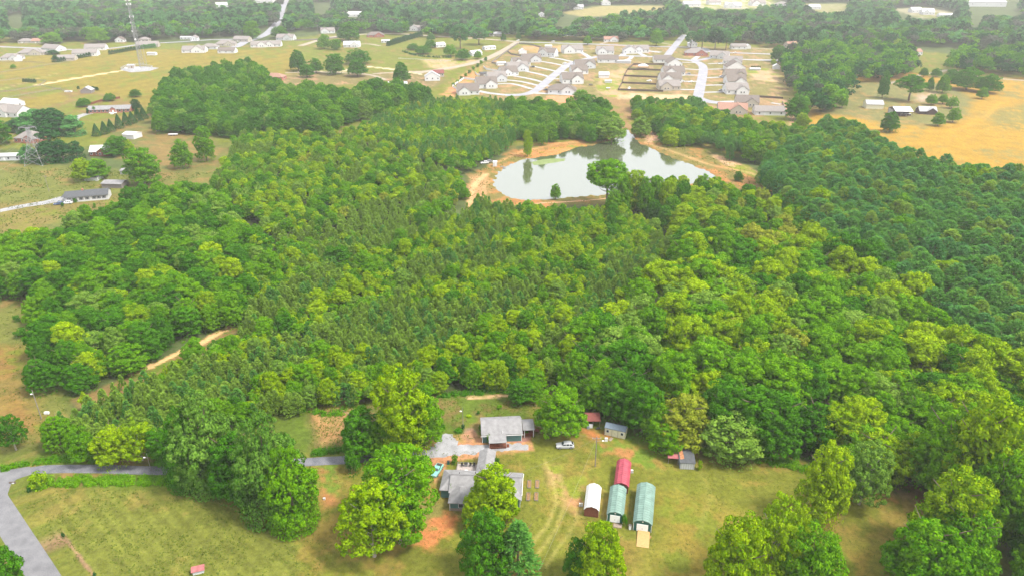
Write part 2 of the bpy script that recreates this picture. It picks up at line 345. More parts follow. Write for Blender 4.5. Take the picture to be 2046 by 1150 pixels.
def ground_mat():
    m = bpy.data.materials.new('ground'); m.use_nodes = True; n = m.node_tree; b = n.nodes['Principled BSDF']; L = n.links.new
    b.inputs['Roughness'].default_value = .95; b.inputs['Specular IOR Level'].default_value = .1
    ca = n.nodes.new('ShaderNodeVertexColor'); ca.layer_name = 'Col'
    g = n.nodes.new('ShaderNodeNewGeometry'); prev = ca.outputs['Color']
    for sc, det, lo, hi in ((.9, 6, .80, 1.22), (.11, 5, .88, 1.12), (5.0, 3, .78, 1.24)):
        t = n.nodes.new('ShaderNodeTexNoise'); t.inputs['Scale'].default_value = sc; t.inputs['Detail'].default_value = det
        L(g.outputs['Position'], t.inputs['Vector'])
        r = n.nodes.new('ShaderNodeMapRange'); r.inputs['From Min'].default_value = .3; r.inputs['From Max'].default_value = .7
        r.inputs['To Min'].default_value = lo; r.inputs['To Max'].default_value = hi; L(t.outputs['Fac'], r.inputs['Value'])
        mu = n.nodes.new('ShaderNodeVectorMath'); mu.operation = 'SCALE'; L(prev, mu.inputs[0]); L(r.outputs[0], mu.inputs['Scale']); prev = mu.outputs[0]
    L(prev, b.inputs['Base Color'])
    t = n.nodes.new('ShaderNodeTexNoise'); t.inputs['Scale'].default_value = 1.6; t.inputs['Detail'].default_value = 6; L(g.outputs['Position'], t.inputs['Vector'])
    bp = n.nodes.new('ShaderNodeBump'); bp.inputs['Strength'].default_value = .5; bp.inputs['Distance'].default_value = .3
    L(t.outputs['Fac'], bp.inputs['Height']); L(bp.outputs[0], b.inputs['Normal'])
    return m
build_ground()
# ---------------------------------------------------------------- water
wm = bpy.data.materials.new('pond_water'); wm.use_nodes = True; n_ = wm.node_tree; b_ = n_.nodes['Principled BSDF']
b_.inputs['Base Color'].default_value = (.06, .072, .036, 1); b_.inputs['Roughness'].default_value = .06; b_.inputs['IOR'].default_value = 2.45
b_.inputs['Specular IOR Level'].default_value = .9
t_ = n_.nodes.new('ShaderNodeTexNoise'); t_.inputs['Scale'].default_value = 1.3; t_.inputs['Detail'].default_value = 4
g_ = n_.nodes.new('ShaderNodeNewGeometry'); n_.links.new(g_.outputs['Position'], t_.inputs['Vector'])
bp_ = n_.nodes.new('ShaderNodeBump'); bp_.inputs['Strength'].default_value = .22; bp_.inputs['Distance'].default_value = .05
n_.links.new(t_.outputs['Fac'], bp_.inputs['Height']); n_.links.new(bp_.outputs[0], b_.inputs['Normal'])
import bmesh
def sheet(name, pts, z, m, label=None):
    bm = bmesh.new(); vs = [bm.verts.new((x, y, z)) for x, y in pts]; f = bm.faces.new(vs)
    bmesh.ops.triangulate(bm, faces=[f]); bmesh.ops.recalc_face_normals(bm, faces=bm.faces)
    if sum(f.normal.z for f in bm.faces) < 0: bmesh.ops.reverse_faces(bm, faces=bm.faces)
    me = bpy.data.meshes.new(name); bm.to_mesh(me); bm.free(); me.materials.append(m)
    return tag(obj(name, me), label, kind='structure')
cW = POND_W.mean(0)
def grow(P, d):
    P = np.array(P); Q = []
    n = len(P)
    for i in range(n):
        t = P[(i+1) % n]-P[i-1]; t = t/np.linalg.norm(t); nr = np.array([t[1], -t[0]])
        q = P[i]+nr*d
        Q.append(q if sdist(np.array([q[0]]), np.array([q[1]]), P)[0] < 0 else P[i]-nr*d)
    return np.array(Q)
sheet('pond_water', grow(POND_W, 1.0), -0.35, wm)
# ---------------------------------------------------------------- roads and paths
def densify(line, step=6.0):
    P = at_np(line); out = []
    n = len(P)
    for i in range(n-1):
        p0 = P[max(i-1, 0)]; p1 = P[i]; p2 = P[i+1]; p3 = P[min(i+2, n-1)]
        k = max(2, int(np.linalg.norm(p2-p1)/step))
        for j in range(k):
            t = j/k
            out.append(.5*((2*p1)+(-p0+p2)*t+(2*p0-5*p1+4*p2-p3)*t*t+(-p0+3*p1-3*p2+p3)*t**3))
    out.append(P[-1]); return np.array(out)
def ribbon(name, line, width, m, z=.012, rag=0.0, step=6.0, w2=None):
    P = densify(line, step); T = np.gradient(P, axis=0); T /= np.linalg.norm(T, axis=1)[:, None]+1e-9
    N = np.stack([-T[:, 1], T[:, 0]], 1); n = len(P)
    wd = np.linspace(width, width if w2 is None else w2, n)/2
    rng = np.random.RandomState(len(P)); l = wd*(1+rag*rng.randn(n)); r = wd*(1+rag*rng.randn(n))
    V = np.zeros((2*n, 3)); V[:n, :2] = P+N*l[:, None]; V[n:, :2] = P-N*r[:, None]; V[:, 2] = z
    i = np.arange(n-1); Q = np.stack([n+i, n+i+1, i+1, i], 1)
    return tag(obj(name, mesh_np(name, V, Q, [m])), kind='structure')
def nmat(name, a, b, s1=.5, s2=6.0, rough=.9):
    m = bpy.data.materials.new(name); m.use_nodes = True; n = m.node_tree; p = n.nodes['Principled BSDF']; L = n.links.new
    g = n.nodes.new('ShaderNodeNewGeometry'); t = n.nodes.new('ShaderNodeTexNoise'); t.inputs['Scale'].default_value = s1; t.inputs['Detail'].default_value = 8
    t2 = n.nodes.new('ShaderNodeTexNoise'); t2.inputs['Scale'].default_value = s2
    L(g.outputs['Position'], t.inputs['Vector']); L(g.outputs['Position'], t2.inputs['Vector'])
    ad = n.nodes.new('ShaderNodeMath'); ad.operation = 'ADD'; L(t.outputs['Fac'], ad.inputs[0]); L(t2.outputs['Fac'], ad.inputs[1])
    r = n.nodes.new('ShaderNodeMapRange'); r.inputs['From Min'].default_value = .75; r.inputs['From Max'].default_value = 1.25; L(ad.outputs[0], r.inputs['Value'])
    x = n.nodes.new('ShaderNodeMix'); x.data_type = 'RGBA'; x.inputs['A'].default_value = (*a, 1); x.inputs['B'].default_value = (*b, 1)
    L(r.outputs[0], x.inputs['Factor']); L(x.outputs['Result'], p.inputs['Base Color']); p.inputs['Roughness'].default_value = rough; p.inputs['Specular IOR Level'].default_value = .2
    return m
asphalt = nmat('old_asphalt', (.105, .105, .112), (.17, .17, .178), .4, 5)
asphalt_dk = nmat('driveway_asphalt', (.075, .08, .095), (.16, .16, .175), .5, 4)
gravel = nmat('gravel', (.16, .16, .16), (.30, .30, .31), .35, 5)
concrete = nmat('concrete', (.24, .24, .25), (.33, .33, .34), .2, 2)
streetm = nmat('street_surface', (.19, .19, .21), (.26, .26, .285), .15, 1.5)
dirtroad = nmat('dirt_road', (.20, .17, .125), (.30, .255, .20), .2, 1.5)
# ================================================================ tree shapes (crowns are clouds of leaf clumps)
BARK = mat('bark', (.16, .12, .085), .9, .4, 3.0); BARK_P = mat('pale_bark', (.34, .30, .25), .9, .4, 2.0)
LM = {
 'lime':   leafmat('lime_leaves',   (.080, .190, .001), (.35, .48, .003), .24),
 'mid':    leafmat('green_leaves',  (.036, .145, .002), (.170, .35, .004), .22),
 'deep':   leafmat('deep_leaves',   (.020, .095, .003), (.085, .245, .006), .2),
 'dark':   leafmat('dark_leaves',   (.009, .055, .012), (.036, .13, .025), .15),
 'pale':   leafmat('pale_leaves',   (.065, .160, .014), (.23, .37, .045), .22),
 'tan':    leafmat('tan_leaves',    (.10, .165, .008), (.39, .41, .035), .22),
 'pine':   leafmat('pine_needles',  (.046, .170, .024), (.170, .38, .056), .3),
 'olive':  leafmat('olive_needles', (.100, .205, .018), (.280, .43, .050), .3),
 'blue':   leafmat('blue_needles',  (.036, .155, .034), (.130, .335, .078), .3),
 'weed':   leafmat('weed_leaves',   (.050, .085, .008), (.105, .150, .014), .2),
 'straw':  leafmat('dry_grass',     (.115, .105, .022), (.185, .165, .035), .2),
 'grey':   leafmat('greyed_leaves', (.045, .062, .036), (.120, .145, .085), .2),
 'sage':   leafmat('sage_leaves',   (.038, .125, .010), (.165, .30, .036), .22),
}
def quads(rng, C, N, size, asp=.62, tilt=.38, jit=.35):
    n = len(C); N = N+rng.normal(0, tilt, (n, 3)); N /= np.linalg.norm(N, axis=1)[:, None]
    R = rng.normal(0, 1, (n, 3)); A = np.cross(N, R); A /= np.linalg.norm(A, axis=1)[:, None]; B = np.cross(N, A)
    s = size*(1+jit*rng.uniform(-1, 1, n))[:, None]
    P = np.stack([C+A*s*.5, C+B*s*.5*asp, C-A*s*.5, C-B*s*.5*asp], 1)
    P[:, 1] += N*s*.12; P[:, 3] += N*s*.12
    return P
def crown_bl(seed, R, z0, z1, masses=7, lobes=70, lr=.2, leaves=70, ls=.42, flat=1.0, spread=.55, drop=0.0, point=0.0, skirt=0):
    """broadleaf crown: big boughs > leaf lobes > leaves; R radius, z0..z1 height span"""
    rng = np.random.RandomState(seed); H = z1-z0; zc = z0+H*.48
    M = []
    for k in range(masses):
        a = k*2.399+rng.uniform(-.4, .4); q = math.sqrt((k+.4)/masses)
        rr = R*spread*q*rng.uniform(.85, 1.15)
        zz = zc+H*(.26-.42*q*q+rng.uniform(-.10, .10))
        br = R*rng.uniform(.42, .56)*(1-.12*q)
        M.append((rr*math.cos(a), rr*math.sin(a), zz, br, min(H*.30, br*1.15)*flat))
    M.append((0, 0, zc-.02*H, R*.55, H*.40))
    for k in range(skirt):
        a = k*6.283/max(1, skirt)+rng.uniform(-.3, .3); M.append((R*.5*math.cos(a), R*.5*math.sin(a), z0+H*rng.uniform(.17, .30), R*rng.uniform(.36, .46), H*.17))
    M = np.array(M)
    LC, LR, LD = [], [], []
    tries = 0
    while len(LC) < lobes and tries < lobes*30:
        tries += 1
        m = M[rng.randint(len(M))]; d = rng.normal(0, 1, 3); d /= np.linalg.norm(d)
        if d[2] < -.55: continue
        p = m[:3]+d*np.array([m[3], m[3], m[4]])*rng.uniform(.82, 1.16)
        e = (p-M[:, :3])/np.stack([M[:, 3], M[:, 3], M[:, 4]], 1)
        if (np.sum(e*e, 1) < .62).any(): continue
        if p[2] < z0: continue
        r = R*lr*rng.uniform(.7, 1.3)
        LC.append(p); LR.append(r); LD.append(d)
    Ps, Vs = [], []
    for c, r, d in zip(LC, LR, LD):
        n = max(6, int(leaves*(r/(R*lr))**2)); D = rng.normal(0, 1, (n*2, 3)); D /= np.linalg.norm(D, axis=1)[:, None]
        D = D[(D@d > -.35) & (D[:, 2] > -.6)][:n]
        C = c+D*r*rng.uniform(.72, 1.08, len(D))[:, None]*np.array([1, 1, .8])
        Nn = D+np.array([0, 0, .12]); Nn /= np.linalg.norm(Nn, axis=1)[:, None]
        Ps.append(quads(rng, C, Nn, ls)); lv = rng.uniform(-.22, .22)
        Vs.append(np.clip(.45+lv+rng.normal(0, .2, len(D)), 0, 1))
    # inner and hanging leaves that close the crown
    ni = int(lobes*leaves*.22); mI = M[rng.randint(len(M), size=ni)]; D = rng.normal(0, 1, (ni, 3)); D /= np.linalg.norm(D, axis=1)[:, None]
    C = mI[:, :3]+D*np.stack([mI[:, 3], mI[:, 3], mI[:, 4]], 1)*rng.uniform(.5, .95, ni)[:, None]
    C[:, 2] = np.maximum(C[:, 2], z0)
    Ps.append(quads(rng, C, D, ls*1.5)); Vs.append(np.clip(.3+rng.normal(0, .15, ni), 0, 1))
    if drop > 0:
        nd = int(lobes*leaves*drop); a = rng.uniform(0, 2*math.pi, nd); q = R*np.sqrt(rng.uniform(.45, 1, nd))*.95
        strand = (a*9).astype(int); zt = np.maximum(z0+H*.35*rng.uniform(0, 1, nd)-np.abs(np.sin(strand*12.9))*H*.12, z0*.8)
        C = np.stack([q*np.cos(a), q*np.sin(a), zt], 1); Dn = np.stack([np.cos(a), np.sin(a), .2+0*a], 1)
        Ps.append(quads(rng, C, Dn, ls)); Vs.append(np.clip(.4+rng.normal(0, .2, nd), 0, 1))
    P = np.concatenate(Ps); V = np.concatenate(Vs)
    if point > 0:
        t = np.clip((P[..., 2]-zc)/(z1-zc), 0, 1); P[..., :2] *= (1-point*t)[..., None]
    return P, V
def crown_pine(seed, R, z0, z1, tufts=150, blades=9, bl=.8, bw=.16, prof=.75, up=.5, lower=.35):
    rng = np.random.RandomState(seed); H = z1-z0
    t = rng.uniform(0, 1, tufts)**.85; a = np.arange(tufts)*2.399+rng.uniform(-.5, .5, tufts)
    w = R*np.where(t < lower, (.55+.45*t/lower), ((1-t)/(1-lower))**prof)*rng.uniform(.55, 1.08, tufts)+.05
    a = a+.25*np.sin(t*18); C = np.stack([w*np.cos(a), w*np.sin(a), z0+H*t-.12*w], 1)
    ax = np.stack([np.cos(a), np.sin(a), np.full(tufts, up)], 1)
    C = np.repeat(C, blades, 0); ax = np.repeat(ax, blades, 0); n = len(C)
    D = ax+rng.normal(0, .75, (n, 3)); D /= np.linalg.norm(D, axis=1)[:, None]
    S = np.cross(D, rng.normal(0, 1, (n, 3))); S /= np.linalg.norm(S, axis=1)[:, None]
    L_ = bl*rng.uniform(.6, 1.25, n)[:, None]; C0 = C-D*L_*.2
    P = np.stack([C0-S*bw*.5, C0+S*bw*.5, C0+D*L_+S*bw*.3, C0+D*L_-S*bw*.3], 1)
    V = np.clip(np.repeat(rng.uniform(.2, .7, tufts), blades)+rng.normal(0, .18, n), 0, 1)
    return P, V
def crown_dense(seed, R, z0, z1, n=2600, ls=.35, cone=True):
    rng = np.random.RandomState(seed); t = rng.uniform(0, 1, n)**.8; a = rng.uniform(0, 2*math.pi, n)
    w = R*((1-t)**.85 if cone else np.sqrt(np.clip(1-(t*1.0)**3, 0, 1)))*(1+.1*np.sin(a*3+seed)+.07*rng.normal(0, 1, n))+.04
    C = np.stack([w*np.cos(a), w*np.sin(a), z0+(z1-z0)*t], 1); N = np.stack([np.cos(a), np.sin(a), .35+.6*(0 if cone else 1)*t], 1)
    return quads(rng, C, N, ls, .5, .5), np.clip(.4+rng.normal(0, .22, n), 0, 1)
def bush_cloud(seed, pts, r, ls, per):
    rng = np.random.RandomState(seed); Ps, Vs = [], []
    for (x, y, rr, h) in pts:
        n = int(per*rr*rr*(.5+h/(rr+.1)*.5)) ; D = rng.normal(0, 1, (n, 3)); D[:, 2] = np.abs(D[:, 2]); D /= np.linalg.norm(D, axis=1)[:, None]
        k = 1+.2*np.sin(D[:, 0]*7+x)+.2*np.sin(D[:, 1]*6+y)
        C = np.array([x, y, 0])+D*np.array([rr, rr, h])*(k*rng.uniform(.8, 1.05, n))[:, None]
        Ps.append(quads(rng, C, D+np.array([0, 0, .4]), ls)); Vs.append(np.clip(.42+rng.uniform(-.2, .2)+rng.normal(0, .2, n), 0, 1))
    return np.concatenate(Ps), np.concatenate(Vs)
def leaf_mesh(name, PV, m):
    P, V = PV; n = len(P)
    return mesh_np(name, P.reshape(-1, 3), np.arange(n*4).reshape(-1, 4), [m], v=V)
def trunk_mesh(name, h, r, z0, R, limbs=5, m=None, seed=0, crooked=.3):
    rng = random.Random(seed); b = MB(); pts = [Vector((0, 0, -.25))]
    for k in range(1, 5): pts.append(Vector((rng.uniform(-1, 1)*crooked*k*.25, rng.uniform(-1, 1)*crooked*k*.25, h*k/4)))
    for k in range(4): b.beam(pts[k], pts[k+1], r*(1.15-.24*k), r*(1.15-.24*(k+1)), 6)
    for i in range(limbs):
        t = rng.uniform(.35, .9); a = i*2.4+rng.uniform(-.5, .5); j = min(3, int(t*4)); p = pts[j].lerp(pts[j+1], t*4-j)
        q = p+Vector((math.cos(a)*R*.45, math.sin(a)*R*.45, h*.13)); e = q+Vector((math.cos(a)*R*.3, math.sin(a)*R*.3, h*.12))
        b.beam(p, q, r*.42, r*.26, 5); b.beam(q, e, r*.26, r*.1, 4)
    return b.mesh(name, m or BARK)
def join_mesh(name, crown, trunk):            # one small mesh of crown and trunk for trees too small to show their parts
    me = crown.copy(); me.name = name; return me
# prototypes in metres; every tree is one of these, turned and scaled
PR = {}
def proto(kind, mk, trk, n, base, mats_):     # n shapes, coloured on demand
    PR[kind] = dict(n=n, mk=mk, trk=trk, pv={}, tk={}, me={}, base=base, mats=mats_)
def pick(kind, mn, rng):
    p = PR[kind]; s = rng.randint(p['n'])
    if s not in p['pv']: p['pv'][s] = p['mk'](s); p['tk'][s] = p['trk'](s) if p['trk'] else None
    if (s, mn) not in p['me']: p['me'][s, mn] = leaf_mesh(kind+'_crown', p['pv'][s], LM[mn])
    return mn, p['me'][s, mn], p['tk'][s]
proto('broad', lambda s: crown_bl(s+1, 5.0, 5.0 if s % 2 else 4.2, 15.0, masses=[7, 9, 6, 8][s % 4], lobes=[100, 120, 95, 110][s % 4], lr=.16, leaves=66, ls=.43),
      lambda s: trunk_mesh('trunk', 12, .32, 5, 5, 6, None, s), 5, (10.0, 15.2), ['lime', 'mid', 'deep', 'pale', 'tan'])
proto('young', lambda s: crown_bl(s+31, 2.0, 1.4, 7.0, masses=4, lobes=34, lr=.22, leaves=30, ls=.34, spread=.5, point=.35),
      lambda s: trunk_mesh('trunk', 5, .10, 1.5, 2, 3, None, s), 5, (4.0, 7.2), ['lime', 'mid', 'deep', 'pale'])
proto('pine', lambda s: crown_pine(s+61, 3.5, 6.0, 16.0, 230, 13, .95, .34, .46, .4, .45),
      lambda s: trunk_mesh('trunk', 14.5, .22, 6, 3, 4, None, s, .15), 5, (6.6, 16.4), ['pine', 'blue', 'olive'])
proto('ypine', lambda s: crown_pine(s+81, 1.75, .8, 6.8, 105, 10, .60, .24, .85, .8, .3),
      lambda s: trunk_mesh('trunk', 5.5, .09, 1, 1.5, 3, None, s, .1), 5, (3.5, 7.2), ['olive', 'pine'])
proto('far', lambda s: crown_bl(s+101, 5.0, 3.0, 14.0, masses=6, lobes=32, lr=.26, leaves=11, ls=1.35),
      None, 5, (10.0, 14.2), ['mid', 'deep', 'dark', 'blue', 'grey'])
proto('farpine', lambda s: crown_pine(s+121, 3.6, 4.0, 17.0, 60, 6, 2.0, .7, .6, .55, .35),
      None, 3, (7.2, 17.4), ['blue', 'dark'])
proto('low', lambda s: crown_bl(s+141, 5.0, .6, 15.0, masses=[9, 11, 8][s % 3], lobes=190, lr=.14, leaves=58, ls=.40, drop=.03, skirt=6),
      lambda s: trunk_mesh('trunk', 12, .32, 4, 5, 6, None, s), 3, (10.0, 15.2), ['lime', 'mid', 'deep', 'pale', 'tan'])
NAMES = {'low': 'broadleaf_tree', 'broad': 'broadleaf_tree', 'young': 'young_broadleaf_tree', 'pine': 'pine_tree', 'ypine': 'young_pine_tree', 'far': 'distant_tree', 'farpine': 'distant_pine_tree'}
def place_tree(kind, mn, x, y, width, height, rng, label, cat='tree', group=None, parts=True, name=None, z=0.0):
    it = pick(kind, mn, rng); bw, bh = PR[kind]['base']; sx = width/bw; sz = height/bh; rz = rng.uniform(0, 6.283)
    if parts and it[2] is not None:
        t = thing(name or NAMES[kind], label, cat, (x, y, z), rz, group); t.scale = (sx, sx, sz)
        obj('trunk', it[2], t); obj('crown', it[1], t)
    else:
        t = obj(name or NAMES[kind], it[1], None, (x, y, z)); t.rotation_euler = (0, 0, rz); t.scale = (sx, sx, sz); tag(t, label, cat, group)
    return t
# ---- one object holding many instances: the rest of a wood
def stuff_wood(name, label, items, parent=None):
    """items: list of (mesh, x, y, z, rz, sx, sz)"""
    if not items: return
    c = bpy.data.collections.new(name+'_kinds'); meshes = []; idx = {}
    for it in items:
        if it[0].name not in idx: idx[it[0].name] = len(meshes); meshes.append(it[0])
    order = []
    for k, me in enumerate(meshes):
        o = bpy.data.objects.new('%s_kind_%04d' % (name, k), me); c.objects.link(o)
    me = bpy.data.meshes.new(name); n = len(items)
    me.vertices.add(n); me.vertices.foreach_set('co', np.array([i[1:4] for i in items], np.float32).ravel())
    a = me.attributes.new('rot', 'FLOAT_VECTOR', 'POINT'); a.data.foreach_set('vector', np.array([(0, 0, i[4]) for i in items], np.float32).ravel())
    a = me.attributes.new('scl', 'FLOAT_VECTOR', 'POINT'); a.data.foreach_set('vector', np.array([(i[5], i[5], i[6]) for i in items], np.float32).ravel())
    a = me.attributes.new('idx', 'INT', 'POINT'); a.data.foreach_set('value', np.array([idx[i[0].name] for i in items], np.int32))
    o = obj(name, me); tag(o, label, kind='stuff')
    g = bpy.data.node_groups.new(name, 'GeometryNodeTree')
    g.interface.new_socket('Geometry', in_out='INPUT', socket_type='NodeSocketGeometry'); g.interface.new_socket('Geometry', in_out='OUTPUT', socket_type='NodeSocketGeometry')
    gi = g.nodes.new('NodeGroupInput'); go = g.nodes.new('NodeGroupOutput'); ip = g.nodes.new('GeometryNodeInstanceOnPoints')
    ci = g.nodes.new('GeometryNodeCollectionInfo'); ci.inputs['Collection'].default_value = c
    ci.inputs['Separate Children'].default_value = True; ci.inputs['Reset Children'].default_value = True
    def na(nm, ty):
        q = g.nodes.new('GeometryNodeInputNamedAttribute'); q.data_type = ty; q.inputs['Name'].default_value = nm; return [s for s in q.outputs if s.enabled and s.name == 'Attribute'][0]
    g.links.new(gi.outputs[0], ip.inputs['Points']); g.links.new(ci.outputs[0], ip.inputs['Instance'])
    ip.inputs['Pick Instance'].default_value = True
    g.links.new(na('idx', 'INT'), ip.inputs['Instance Index']); g.links.new(na('rot', 'FLOAT_VECTOR'), ip.inputs['Rotation']); g.links.new(na('scl', 'FLOAT_VECTOR'), ip.inputs['Scale'])
    g.links.new(ip.outputs[0], go.inputs[0])
    md = o.modifiers.new('wood', 'NODES'); md.node_group = g
    return o
# ================================================================ woods: trees scattered where the photograph shows canopy
A1 = [(-60, 475), (60, 460), (170, 425), (240, 400), (300, 378), (420, 370), (455, 395), (520, 450), (565, 520), (510, 600), (472, 645), (380, 668), (240, 750), (150, 778), (52, 775), (52, 690), (70, 640), (40, 600), (-60, 590)]
A2 = [(425, 345), (455, 290), (470, 262), (560, 258), (650, 272), (700, 250), (820, 300), (900, 335), (935, 335), (940, 380), (905, 420), (850, 460), (700, 485), (565, 520), (520, 450), (440, 400), (415, 372)]
A3 = [(296, 215), (330, 160), (352, 138), (405, 133), (495, 123), (530, 140), (535, 165), (580, 170), (640, 170), (700, 180), (745, 158), (800, 165), (850, 170), (880, 190), (850, 205), (740, 235), (690, 250), (645, 278), (560, 265), (470, 272), (400, 268), (310, 262), (294, 240)]
A4 = [(740, 235), (800, 205), (900, 192), (1000, 195), (1150, 210), (1040, 268), (1030, 285), (985, 315), (935, 345), (900, 345), (820, 310), (690, 262)]
A5 = [(1000, 195), (1150, 205), (1200, 200), (1232, 225), (1240, 262), (1220, 278), (1185, 284), (1110, 280), (1040, 280), (1030, 262)]
A6 = [(1258, 190), (1300, 200), (1390, 196), (1440, 225), (1500, 240), (1590, 255), (1640, 262), (1540, 320), (1510, 330), (1440, 310), (1390, 292), (1330, 290), (1318, 262), (1262, 232)]
B = [(690, 462), (850, 440), (905, 420), (940, 410), (955, 385), (985, 398), (1040, 405), (1140, 408), (1240, 410), (1300, 440), (1345, 480), (1330, 540), (1250, 600), (1160, 680), (1120, 760), (1090, 775), (1000, 778), (880, 782), (850, 805), (700, 810), (620, 815), (590, 835), (500, 850), (400, 870), (330, 880), (130, 890), (95, 870), (130, 805), (300, 742), (470, 662), (480, 645), (488, 590), (545, 500)]
C = [(1235, 405), (1290, 355), (1380, 345), (1440, 350), (1480, 372), (1560, 385), (1640, 432), (1700, 505), (1830, 565), (1850, 605), (1960, 695), (2046, 725), (2200, 760), (2300, 1300), (2060, 1200), (2015, 1075), (1985, 1010), (1960, 985), (1800, 960), (1590, 920), (1500, 912), (1410, 885), (1370, 868), (1310, 878), (1262, 842), (1205, 826), (1165, 828), (1110, 770), (1125, 700), (1160, 680), (1250, 600), (1330, 540), (1345, 480), (1300, 440)]
D = [(1495, 335), (1560, 300), (1600, 262), (1640, 240), (1690, 235), (1790, 290), (1850, 312), (1980, 335), (2300, 325), (2400, 800), (2060, 790), (1940, 740), (1825, 650), (1805, 612), (1675, 550), (1612, 472), (1540, 415)]
D2 = [(1560, 110), (1600, 85), (1700, 78), (1860, 95), (2046, 88), (2300, 90), (2300, 150), (2046, 158), (1990, 145), (1920, 148), (1835, 150), (1780, 160), (1700, 165), (1700, 215), (1650, 225), (1605, 235), (1585, 200), (1565, 150)]
FAR = [(-700, -34), (2700, -34), (2700, 96), (2046, 98), (1700, 90), (1560, 95), (1440, 84), (1380, 78), (1240, 82), (1060, 80), (1000, 72), (860, 76), (760, 66), (640, 60), (520, 70), (400, 76), (250, 82), (60, 84), (-700, 98)]
CLEAR = [  # openings in the far woods (canopy line)
 [(1110, 28), (1190, 10), (1330, 8), (1335, 22), (1240, 30), (1150, 38)], [(1350, -4), (1560, -4), (1580, 14), (1470, 22), (1365, 18)],
 [(1590, 6), (1700, 4), (1695, 28), (1635, 28)], [(1780, 16), (1850, 12), (1925, 28), (1850, 42), (1800, 42)], [(1925, -4), (2046, -4), (2030, 16), (1935, 14)],
 [(548, 60), (556, 30), (566, -4), (584, -4), (574, 30), (562, 60)], [(506, 62), (545, 50), (556, 66), (510, 86)], [(1375, 86), (1365, 60), (1392, 60), (1396, 96)],
 [(425, 2), (460, 2), (460, 18), (425, 18)], [(690, 22), (725, 22), (725, 38), (690, 38)], [(1070, 24), (1095, 24), (1095, 38), (1070, 38)], [(10, 32), (50, 26), (50, 56), (12, 60)],
 [(505, -4), (560, -4), (556, 8), (505, 8)], [(620, 5), (665, 5), (665, 25), (625, 30)], [(765, 5), (782, 5), (782, 16), (765, 16)], [(850, -4), (870, -4), (866, 8), (850, 8)],
 [(1925, 18), (2046, 24), (2046, 34), (1940, 30)], [(1935, 42), (1965, 46), (1960, 60), (1935, 54)], [(1820, 96), (1850, 96), (1900, 110), (1900, 130), (1835, 130)], [(1110, 46), (1150, 44), (1140, 56), (1110, 56)], [(815, 50), (840, 46), (850, 64), (815, 68)],
]
rngF = np.random.RandomState(5)
NO = [(*at(833, 468)[:2], 5.0)]                                   # footprints kept free of scattered trees: (x, y, r)
def scatter(poly, d, hr, inset=.8, holes=(), ymax=None, jit=.5):
    P = np.array(poly, float); P = P.copy()
    Wp = at_np(P, hr*.5); x0, x1 = Wp[:, 0].min()-10, Wp[:, 0].max()+10; y0, y1 = Wp[:, 1].min()-10, Wp[:, 1].max()+25
    nx, ny = int((x1-x0)/d)+1, int((y1-y0)/(d*.866))+1
    jx, jy = np.meshgrid(np.arange(nx), np.arange(ny)); X = x0+(jx+.5*(jy % 2))*d; Y = y0+jy*d*.866
    X = (X+rngF.uniform(-jit, jit, X.shape)*d).ravel(); Y = (Y+rngF.uniform(-jit, jit, Y.shape)*d).ravel()
    u0, v0, _ = proj(X, Y, .1*hr); u1, v1, zc = proj(X, Y, hr*.93)
    pw = F0/zc*d*.30
    ok = inside(u0, v0, P) | (v0 > P[:, 1].max())
    ok &= inside(u1, v1, P) & inside(u1-pw, v1+pw, P) & inside(u1+pw, v1+pw, P) & inside(u0, v0, P)
    for h in holes:
        um, vm, _ = proj(X, Y, hr*.5); ok &= ~(inside(um, vm, h) | inside(u1, v1, h) | inside(u0, v0, h))
    for (x, y, r) in NO: ok &= (X-x)**2+(Y-y)**2 > r*r
    ok &= sdist(X, Y, POND_W) < -1.5
    return X[ok], Y[ok]
trees = []    # (kind, mat, x, y, width, height, region)
def chooser(table):
    ks = [t[0] for t in table]; ws = np.array([t[1] for t in table], float); ws /= ws.sum()
    return lambda: ks[rngF.choice(len(ks), p=ws)]
def fill(poly, d, hr, fn, region, holes=()):
    X, Y = scatter(poly, d, hr, holes=holes)
    for x, y in zip(X, Y):
        r = fn(x, y)
        if r: 
            if r[0] == 'broad':
                u, v, z = proj(x, y, 0); s_ = F0/z
                if not inside(np.array([u]), np.array([v+5.5*s_]), poly)[0] or not inside(np.array([u+4*s_]), np.array([v+2*s_]), poly)[0] or not inside(np.array([u-4*s_]), np.array([v+2*s_]), poly)[0]: r = ('low',)+r[1:]
            trees.append((*r, region))
def bl(x, y, hm, wm, table, kind='broad', hv=.22, wv=.22):
    c = chooser(table) if not callable(table) else table
    return (kind, c(), x, y, wm*(1+wv*rngF.uniform(-1, 1.4)), hm*(1+hv*rngF.uniform(-1, 1)))
cA1 = chooser([('mid', 5), ('deep', 5), ('lime', 1.6), ('pale', .8)]); cA2 = chooser([('lime', 4), ('mid', 5), ('deep', 1.4), ('pale', .8), ('tan', .2)])
cA3 = chooser([('deep', 6), ('mid', 3), ('pale', .6)]); cC = chooser([('lime', 4.5), ('mid', 4.5), ('deep', 1.6), ('pale', .8), ('tan', .35)])
cY = chooser([('lime', 4), ('mid', 4.2), ('deep', 1.0), ('pale', .8)]); cP = chooser([('pine', 6), ('blue', 2.5), ('olive', 2)])
cF = chooser([('mid', 1.8), ('deep', 3), ('dark', 3), ('blue', 1.6), ('grey', 3)])
fill(A1, 6.6, 11, lambda x, y: bl(x, y, 12.5, 9.0, cA1), 'left wood')
def fA2(x, y):
    n = fbm(np.array([x/22.]), np.array([y/22.]), 5)[0]
    if n > .56: return ('ypine', 'olive', x, y, rngF.uniform(3.5, 5), rngF.uniform(7, 9))
    return bl(x, y, 8.5, 6.2, cA2, 'broad' if rngF.rand() < .45 else 'young')
fill(A2, 4.6, 8, fA2, 'young left wood')
